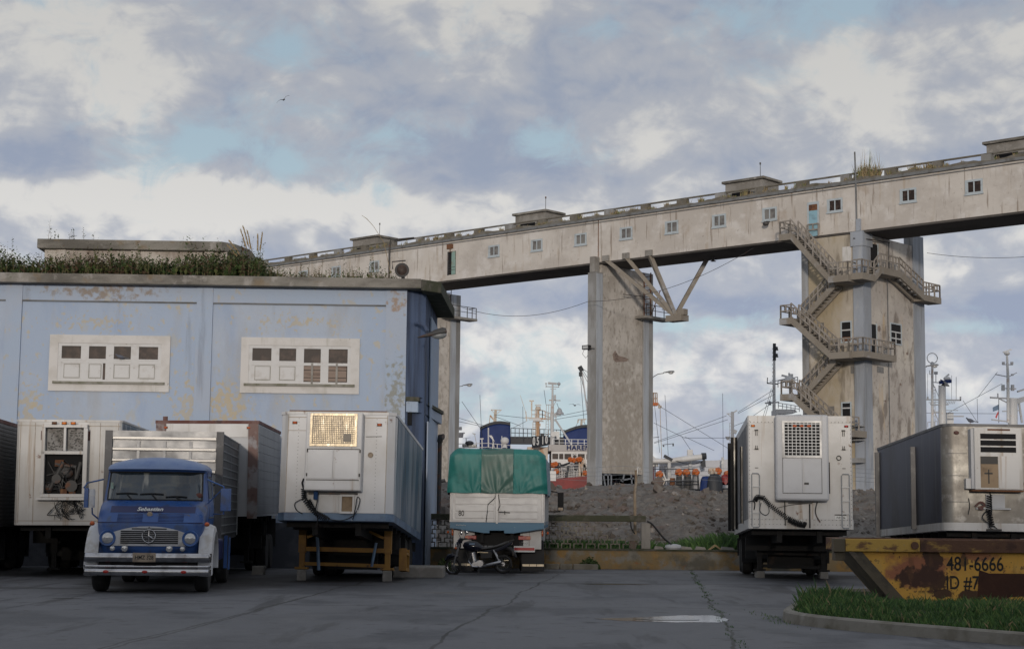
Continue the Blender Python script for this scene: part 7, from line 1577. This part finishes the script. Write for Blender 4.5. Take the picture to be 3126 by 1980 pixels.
rail(m, [s(1990, 1431, -2), s(2120, 1431, -2)], 3, .04, (0, 1.0), 1.0); m.tube([s(2120, 1431, -2), s(2130, 1434, -2), s(2132, 1470, -2)], .06, 5)
for px, py in ((2015, 1425), (2030, 1420), (2000, 1415)): m.bar(s(px, 1480, -1), s(px, py, -1), .1)
for py in (1405, 1415, 1424): m.bar(s(1985, py, -1), s(2060, py, -1), .06)
m.build('deck_railing', 'rig', sb)
m = MB(); m.bar(s(2023, 1440, -2.2), s(2034, 1466, -2.2), .12); m.bar(s(2025, 1466, -2.2), s(2045, 1461, -2.2), .1); m.bar(s(2108, 1476, -4.8), s(2160, 1470, -4.8), .12); m.bar(s(2111, 1478, -4.8), s(2120, 1497, -4.8), .1); m.bar(s(1990, 1395, -.5), s(2010, 1412, -.5), .3); m.cyl(s(1998, 1425, -.6), s(1998, 1398, -.6), .35, .35, 10); m.build('deck_fittings', 'mast_white', sb)
m = MB(); m.cyl(s(2014, 1468, -3), s(2014, 1468, -2.2), .42, .42, 14); m.build('rope_drum', 'ship_rust_white', sb)
m = MB(); m.box(s(2005, 1450, -1.5).x, s(2028, 1450, -1.5).x, -1.7, -1.2, s(2010, 1452, -1.5).z, s(2010, 1444, -1.5).z); m.box(s(2045, 1470, -1.5).x, s(2060, 1450, -1.5).x, -1.7, -1.2, s(2050, 1480, -1.5).z, s(2050, 1458, -1.5).z); m.build('deck_boxes', 'rust', sb)
def cage(px0, px1, py0, py1, d, label):
    p = at((px0 + px1) / 2, py1, 140 + d); t = thing('net_basket', label, 'basket', p, (0, 0, 0), 'net baskets on the grey trawler'); w = (at(px1, py1, 140 + d).x - at(px0, py1, 140 + d).x) / 2; h = at(px0, py0, 140 + d).z - p.z
    m = MB()
    for k in range(12): a = 6.283 * k / 12; m.bar((w * math.cos(a), w * .7 * math.sin(a), 0), (w * .72 * math.cos(a), w * .5 * math.sin(a), h), .05)
    for z, f in ((0, 1), (h * .35, .9), (h * .55, .84), (h, .72)): m.torus((0, 0, z), w * f, .04, 'z', 14, 4)
    m.build('cage', 'ship_dark', t); m = MB(); m.loft([[(w * f * math.cos(6.283 * k / 10) * .8, w * f * math.sin(6.283 * k / 10) * .55, z) for k in range(10)] for z, f in ((.05, .9), (h * .5, .8), (h * .92, .68))]); m.build('net', 'ship_grey' if 'right' in label else 'mesh_dark', t)
cage(2062, 2084, 1449, 1495, -5, 'black net basket with orange floats, leftmost of three on the grey trawler'); cage(2085, 2113, 1448, 1495, -5, 'wider dark net basket, middle of three on the grey trawler'); cage(2112, 2135, 1449, 1493, -5, 'pale net basket, rightmost of three on the grey trawler')
for px, py, lab in ((2072, 1441, 'bright orange float bundle on the leftmost net basket'), (2095, 1442, 'orange float bundle on the middle net basket'), (2124, 1441, 'orange float bundle on the rightmost net basket'), (2013, 1447, 'orange float bundle hanging on the deck rail next to the middle pier'), (2192, 1437, 'orange and yellow float bundle on top of the dark tarpaulin heap'), (2220, 1447, 'orange float bundle beside the edge of the cream trailer')):
    buoy(px, py, 135, lab, .32, 'buoy_orange', 'orange float bundles on the grey trawler')
for px, py, lab in ((2172, 1437, 'pale pinkish float bundle on the dark tarpaulin heap'), (2184, 1436, 'cream float bundle on the dark tarpaulin heap')): buoy(px, py, 135, lab, .30, 'ship_rust_white', 'pale float bundles on the grey trawler')
m = MB(); a = Vector(at(2170, 1490, 134)); 
def lump(px0, px1, pyt, pyb, Y, nm, mt, lab):
    p = at((px0 + px1) / 2, pyb, Y); w = (at(px1, pyb, Y).x - at(px0, pyb, Y).x) / 2; h = at(px0, pyt, Y).z - p.z; m = MB(); rings = []
    for z, f in ((0, 1), (h * .4, 1.02), (h * .75, .9), (h * .95, .6), (h, .2)): rings.append([(w * f * math.cos(6.283 * k / 14) * (1 + .08 * math.sin(k * 5 + z)), w * .7 * f * math.sin(6.283 * k / 14), z + .12 * math.sin(k * 3.0) * f) for k in range(14)])
    m.loft(rings); o = m.build(nm, mt, smooth=True); o.location = p; tag(o, lab, 'tarpaulin')
lump(2136, 2176, 1453, 1500, 134.5, 'deck_tarpaulin', 'ship_blue', 'blue tarpaulin heap on the grey trawler left of the dark heap'); lump(2158, 2205, 1446, 1505, 133.5, 'deck_tarpaulin', 'ship_dark', 'tall dark tarpaulin heap topped with floats on the grey trawler'); lump(2200, 2235, 1448, 1475, 134, 'deck_tarpaulin', 'ship_red', 'dark red covered heap beside the cream trailer')
m = MB()
for a, b in (((2206, 1200), (2208, 1395)), ((2030, 1205), (2040, 1390)), ((1998, 1235), (2014, 1380)), ((1996, 1350), (2218, 1268)), ((1996, 1353), (2222, 1280)), ((2015, 1240), (2230, 1372)), ((1996, 1290), (2090, 1336)), ((2090, 1336), (2230, 1336)), ((2090, 1332), (2180, 1374)), ((2080, 1330), (2120, 1390))): m.tube([s(*a, 1), s(*b, 1)], .02, 3)
m.bar(s(2022, 1357, 1), s(2057, 1353, 1), .05); m.bar(s(2025, 1358, 1), s(2026, 1363, 1), .12); m.bar(s(2055, 1354, 1), s(2055, 1361, 1), .12); m.bar(s(1994, 1335, 1), s(2012, 1333, 1), .05); m.build('rigging', 'rig', sb)
# rusty stern gantry poking out past the middle pier
gt = ship('gantry', 'rusty work basket on a mast poking out past the right edge of the middle pier', 150, 2000, 'gantry'); s = S(gt)
m = MB(); m.box(s(1985, 1236).x, s(2007, 1230).x, -.4, .4, s(2000, 1238).z, s(2000, 1229).z); m.build('basket_floor', 'ship_orange', gt)
m = MB(); m.tube([s(1976, 1238), s(1976, 1500)], .2, 6); m.build('mast', 'mast_grey', gt)
m = MB(); rail(m, [s(1990, 1199), s(2006, 1199)], 3, .05, (0, .5), 1.0); m.bar(s(2008, 1230), s(2016, 1241), .15); m.bar(s(2014, 1238), s(2015, 1245), .3); m.tube([s(2015, 1245), s(2020, 1400)], .03, 4); m.build('basket_rail', 'ship_rust_white', gt)
# --- white ship left of the stair tower
sc = ship('ship', 'white ship with radar platform behind the cream trailer, left of the stair tower', 150, 2420); s = S(sc)
hull(sc, s(2230, 1500).x, s(2640, 1500).x, s(2400, 1470).z, -1, 'ship_blue', 9, .6)
m = MB(); m.box(s(2375, 1400).x, s(2560, 1400).x, 1, 7, 2, s(2450, 1300).z); m.build('superstructure', 'ship_white', sc)
m = MB(); m.prism([(s(2375, 1180).x, s(2375, 1262).z), (s(2375, 1180).x, s(2375, 1246).z), (s(2430, 1180).x, s(2375, 1246).z), (s(2440, 1180).x, s(2375, 1254).z)], 'y', 1, 4); m.box(s(2376, 1270).x, s(2394, 1270).x, 1.5, 3, s(2385, 1310).z, s(2385, 1262).z); m.build('radar_platform', 'ship_white', sc)
m = MB(); m.tube([s(2363, 1300, 1), s(2363, 1170, 1), s(2364, 1048, 1)], [.16, .14, .09], 8); mm = m.build('mast', 'mast_white', sc)
m = MB()
for py in (1068, 1089): m.bar(s(2364, py, .9), s(2376, py, .9), .08); m.cyl(s(2369, py, .9), s(2369, py - 10, .9), .2, .16, 8)
m.bar(s(2364, 1048, 1), s(2364, 1100, 1), .26)
for k in range(9): m.bar(s(2357, 1064 + 12 * k, 1), s(2363, 1064 + 12 * k, 1), .05)
m.bar(s(2342, 1169, 1), s(2376, 1172, 1), .1); m.bar(s(2343, 1152, 1), s(2342, 1170, 1), .07); m.bar(s(2350, 1166, 1), s(2400, 1155, 1), .05); m.build('fittings', 'ship_dark', mm)
m = MB(); m.bar(s(2386, 1145, 1), s(2427, 1155, 1), .2, .16); m.cyl(s(2408, 1163, 1), s(2408, 1148, 1), .5, .3, 10); m.bar(s(2409, 1150, 1), s(2409, 1138, 1), .15); m.bar(s(2416, 1152, 1), s(2416, 1141, 1), .28); m.build('radar_scanner', 'ship_white', sc)
m = MB(); rail(m, [s(2375, 1162, 1), s(2435, 1150, 1)], 4, .035, (0, .4), .6); m.bar(s(2335, 1230, 1), s(2378, 1227, 1), .12); m.cyl(s(2350, 1236, 1), s(2350, 1224, 1), .14); rail(m, [s(2376, 1229, 1), s(2440, 1240, 1)], 5, .03, (0, .5), .5); rail(m, [s(2390, 1268, 1), s(2445, 1265, 1)], 5, .03, (0, .5), .6); m.build('railing', 'mast_grey', sc)
m = MB(); m.tube([s(2236, 1380, 0), s(2236, 1256, 0)], .16, 6); m.bar(s(2218, 1262), s(2240, 1262), .08); m.bar(s(2240, 1258), s(2250, 1252), .12); m.bar(s(2222, 1263), s(2236, 1276), .06); m.bar(s(2242, 1322), s(2246, 1312), .3); lat(m, s(2230, 1375), s(2230, 1290), .08, 8, .04); m.cyl(s(2222, 1342), s(2222, 1332), .1, .25, 8); m.build('fore_mast', 'mast_grey', sc)
m = MB()
for a, b in (((2252, 1258), (2360, 1190)), ((2252, 1262), (2366, 1202)), ((2360, 1185), (2325, 1310)), ((2355, 1185), (2330, 1270)), ((2290, 1275), (2370, 1220)), ((2240, 1300), (2290, 1280))): m.tube([s(*a), s(*b)], .022, 3)
m.build('rigging', 'rig', sc)
# --- two ships right of the stair tower
sdp = ship('ship', 'ship with a ring aerial on its mast, just right of the stair tower', 152, 2870); s = S(sdp)
hull(sdp, s(2650, 1500).x, s(3030, 1500).x, s(2850, 1440).z, -1, 'ship_blue', 9, .6)
m = MB(); m.box(s(2800, 1400).x, s(2960, 1400).x, 1, 7, 2, s(2850, 1320).z); m.box(s(2905, 1300).x, s(2925, 1300).x, 1.5, 3, s(2900, 1322).z, s(2900, 1255).z); m.build('superstructure', 'ship_white', sdp)
m = MB(); m.tube([s(2846, 1330), s(2846, 1110)], [.14, .11], 8); mm = m.build('mast', 'mast_white', sdp)
m = MB(); m.torus(s(2846, 1093), .48, .045, 'y', 24, 5); m.cyl(s(2846, 1112), s(2846, 1104), .2, .1, 8); m.build('ring_aerial', 'mast_grey', mm)
m = MB(); m.bar(s(2838, 1130), s(2838, 1142), .05); m.bar(s(2838, 1142), s(2846, 1142), .05); m.bar(s(2857, 1134), s(2857, 1142), .28); m.bar(s(2857, 1142), s(2857, 1165), .06); m.bar(s(2846, 1166), s(2875, 1168), .08); m.bar(s(2848, 1170), s(2870, 1220), .05); lat(m, s(2850, 1320), s(2850, 1180), .14, 14, .045); m.build('mast_lights', 'mast_grey', mm)
m = MB(); m.tube([s(2877, 1330), s(2876, 1205), s(2876, 1178), s(2884, 1168)], [.36, .34, .34, .55], 10); rp = m.build('radar_post', 'mast_white', sdp, smooth=True)
m = MB(); m.bar(s(2868, 1167), s(2903, 1163), .5, .3); m.build('radar_table', 'ship_blue', rp)
m = MB(); m.sph(s(2891, 1155), (.35, .3, .2)); m.bar(s(2885, 1152), s(2897, 1142), .2, .14); m.build('radar_scanner', 'ship_white', rp)
m = MB(); m.bar(s(2821, 1219), s(2933, 1221), .12); m.bar(s(2843, 1235), s(2895, 1234), .3, .1); m.bar(s(2835, 1228), s(2880, 1226), .06); m.bar(s(2932, 1210), s(2932, 1222), .12); m.bar(s(2919, 1150), s(2919, 1220), .04); m.bar(s(2905, 1145), s(2905, 1220), .03); m.bar(s(2832, 1140), s(2831, 1220), .03); m.bar(s(2832, 1210), s(2832, 1218), .14); m.bar(s(2855, 1257), s(2875, 1256), .1); m.bar(s(2888, 1252), s(2925, 1252), .07); m.bar(s(2895, 1270), s(2942, 1270), .12); m.bar(s(2840, 1230), s(2868, 1290), .07)
for k in range(7): m.bar(s(2882 + 5 * k, 1232), s(2886 + 5 * k, 1224), .05)
rail(m, [s(2832, 1288), s(2862, 1285)], 3, .03, (0,), .5); m.build('cross_yards', 'mast_grey', sdp)
m = MB()
for a, b in (((2890, 1262), (2990, 1208)), ((2990, 1208), (3060, 1170)), ((2985, 1212), (3045, 1135)), ((2820, 1260), (3050, 1262)), ((2940, 1222), (2985, 1290)), ((2983, 1215), (2985, 1290))): m.tube([s(*a), s(*b)], .022, 3)
m.build('rigging', 'rig', sdp)
se = ship('ship', 'ship with a tall signal mast and two small flags at the right picture edge', 150, 3090); s = S(se)
hull(se, s(2990, 1500).x, s(3330, 1500).x, s(3090, 1430).z, 1, 'ship_dark', 9, .6)
m = MB(); m.box(s(3010, 1400).x, s(3260, 1400).x, 1, 7, 2, s(3090, 1320).z); m.build('superstructure', 'ship_white', se)
m = MB(); m.tube([s(3078, 1290), s(3077, 1150), s(3074, 1085)], [.16, .14, .10], 8); m.tube([s(3092, 1330), s(3092, 1215)], .42, 10); mm = m.build('mast', 'mast_white', se)
m = MB(); m.sph(s(3074, 1078), (.28, .28, .2)); m.bar(s(3062, 1075), s(3088, 1066), .14, .12); m.build('radar_scanner', 'ship_white', mm)
m = MB(); m.bar(s(3060, 1112), s(3092, 1113), .08); m.bar(s(3063, 1112), s(3063, 1104), .22); m.bar(s(3089, 1112), s(3089, 1104), .22); m.bar(s(3038, 1142), s(3078, 1150), .08); m.bar(s(3078, 1150), s(3104, 1137), .07); m.bar(s(3090, 1146), s(3090, 1141), .2); m.bar(s(3060, 1185), s(3102, 1186), .09); m.bar(s(3062, 1174), s(3062, 1192), .26); m.bar(s(3091, 1174), s(3091, 1192), .26); m.bar(s(3023, 1213), s(3126, 1218), .14); m.prism([(0, 0), (1.9, .5), (3.2, .9), (3.2, .5), (.2, -.5)], 'y', -.2, .2, Matrix.Translation(s(3078, 1222))); m.bar(s(3046, 1200), s(3046, 1212), .1); m.bar(s(3024, 1210), s(3024, 1214), .12); m.bar(s(3050, 1216), s(3078, 1230), .1); m.bar(s(3060, 1255), s(3112, 1252), .1); m.bar(s(3027, 1280), s(3085, 1287), .12); m.bar(s(3110, 1225), s(3120, 1290), .16); m.bar(s(3080, 1262), s(3092, 1285), .1); m.bar(s(3106, 1195), s(3126, 1188), .3, .15); m.build('yards', 'mast_grey', mm)
m = MB(); m.add([s(3030, 1243), s(3048, 1234), s(3048, 1250), s(3031, 1256), s(3030, 1243, .02), s(3048, 1234, .02), s(3048, 1250, .02), s(3031, 1256, .02)], [(0, 1, 2, 3), (7, 6, 5, 4), (0, 4, 5, 1), (3, 2, 6, 7), (1, 5, 6, 2), (0, 3, 7, 4)]); f1 = m.build('flag', 'trailer_blue', se)
m = MB(); m.add([s(3047, 1254), s(3048, 1262), s(3042, 1277), s(3038, 1272), s(3047, 1254, .02), s(3048, 1262, .02), s(3042, 1277, .02), s(3038, 1272, .02)], [(0, 1, 2, 3), (7, 6, 5, 4), (0, 4, 5, 1), (3, 2, 6, 7), (1, 5, 6, 2), (0, 3, 7, 4)]); m.build('flag', 'sign_red', se)
m = MB(); m.tube([s(3049, 1216), s(3049, 1290)], .03, 4); m.build('halyard', 'rig', se)
# ship masts seen left of the tarpaulin truck, beside the left pier
sf = ship('boat', 'white boat bridge with a radar scanner just right of the left gallery pier', 152, 1395, 'boat'); s = S(sf)
hull(sf, s(1270, 1500).x, s(1420, 1500).x, s(1340, 1462, -4).z, 1, 'ship_orange', 8, .3)
m = MB(); m.box(s(1330, 1400).x, s(1392, 1400).x, 0, 4, 2, s(1350, 1380).z); m.tube([s(1390, 1400), s(1390, 1310)], .2, 8); m.build('superstructure', 'ship_white', sf)
m = MB(); m.bar(s(1380, 1308), s(1410, 1307), .3, .3); m.bar(s(1385, 1322), s(1419, 1321), .16, .12); m.cyl(s(1404, 1335), s(1404, 1322), .3, .36, 10); m.bar(s(1388, 1230), s(1403, 1229), .1); m.build('radar_scanner', 'ship_white', sf)
# ------------------------------------------------------------------ birds
mat('gull_white', (.55, .55, .55), .7); mat('gull_grey', (.12, .125, .14), .7); mat('pigeon_grey', (.10, .11, .14), .7)
def flying(name, label, c, span, roll, mt):
    t = thing(name, label, 'bird', c, (0, R(roll), R(25))); m = MB()
    m.loft([[(x * .0 + 0 + r * .8 * math.cos(6.283 * k / 8), y, r * math.sin(6.283 * k / 8)) for k in range(8)] for x, y, r in ((0, -.55 * span * .36, .004), (0, -.4 * span * .36, .03 * span), (0, -.1, .055 * span), (0, .2 * span * .4, .045 * span), (0, .5 * span * .36, .01))]); m.build('body', mt, t, smooth=True)
    for s_ in (-1, 1):
        m = MB(); m.loft([[(s_ * x * span, y0 * span, z * span), (s_ * x * span, (y0 + w / 2) * span, (z + .012) * span), (s_ * x * span, (y0 + w) * span, z * span), (s_ * x * span, (y0 + w / 2) * span, (z - .004) * span)] for x, y0, w, z in ((.03, -.09, .16, .02), (.2, -.12, .15, .10), (.36, -.07, .10, .09), (.5, .03, .02, .05))]); m.build('wing', mt, t)
    return t
flying('seagull', 'distant bird flying alone in the upper left sky', at(866, 305, 75), .75, -35, 'gull_grey'); flying('seagull', 'gull gliding low between the masts left of the middle pier', at(1755, 1237, 146), 1.15, 0, 'gull_grey')
def perched(label, c, rz, sc=1.0):
    t = thing('pigeon', label, 'pigeon', c, (0, 0, rz)); t.scale = (sc,) * 3; m = MB()
    m.loft([[(x, r * math.cos(6.283 * k / 10), z + r * 1.05 * math.sin(6.283 * k / 10)) for k in range(10)] for x, z, r in ((-.16, .085, .01), (-.11, .095, .045), (-.03, .11, .065), (.05, .125, .06), (.10, .15, .04), (.13, .185, .032), (.155, .195, .022), (.18, .19, .004))]); m.build('body', 'pigeon_grey', t, smooth=True)
    m = MB(); m.prism([(-.15, .075), (-.12, .11), (-.32, .075), (-.33, .06)], 'y', -.03, .03); m.build('tail', 'gull_grey', t); m = MB(); m.tube([(0, .02, 0), (0, .02, .06)], .006, 4); m.tube([(0, -.02, 0), (0, -.02, .06)], .006, 4); m.build('legs', 'rust', t); return t
perched('dark pigeon resting on the roof edge of the aluminium trailer', at(2962, 1293, 40.9), R(200), .72)
perched('grey pigeon sitting in the third pane of the left warehouse window', at(366, 1098, 47.45), R(180), .8)
# ------------------------------------------------------------------ unseen long block added behind the camera to shade the ground
mat('blocker_wall', (.30, .28, .25), .9, layers=[((.22, .20, .18), .5, .45, .65, .8)])
shd = thing('yard_shade_blocker', 'unseen added shed across the yard opposite the parked trailers', 'blocker', (0, -28, 0))
m = MB(); m.box(-70, 75, -14, 0, -.2, BLOCKER_H); m.build('wall', 'blocker_wall', shd)
m = MB(); m.prism([(-14.4, BLOCKER_H), (.4, BLOCKER_H), (.4, BLOCKER_H + .25), (-7, BLOCKER_H + .9), (-14.4, BLOCKER_H + .25)], 'x', -70.5, 75.5); m.build('roof', 'gutter', shd)
for k in range(12):
    m = MB(); m.box(-66 + 12 * k, -61 + 12 * k, .002, .06, 0, 4.2); m.build('door', 'trailer_blue', shd)
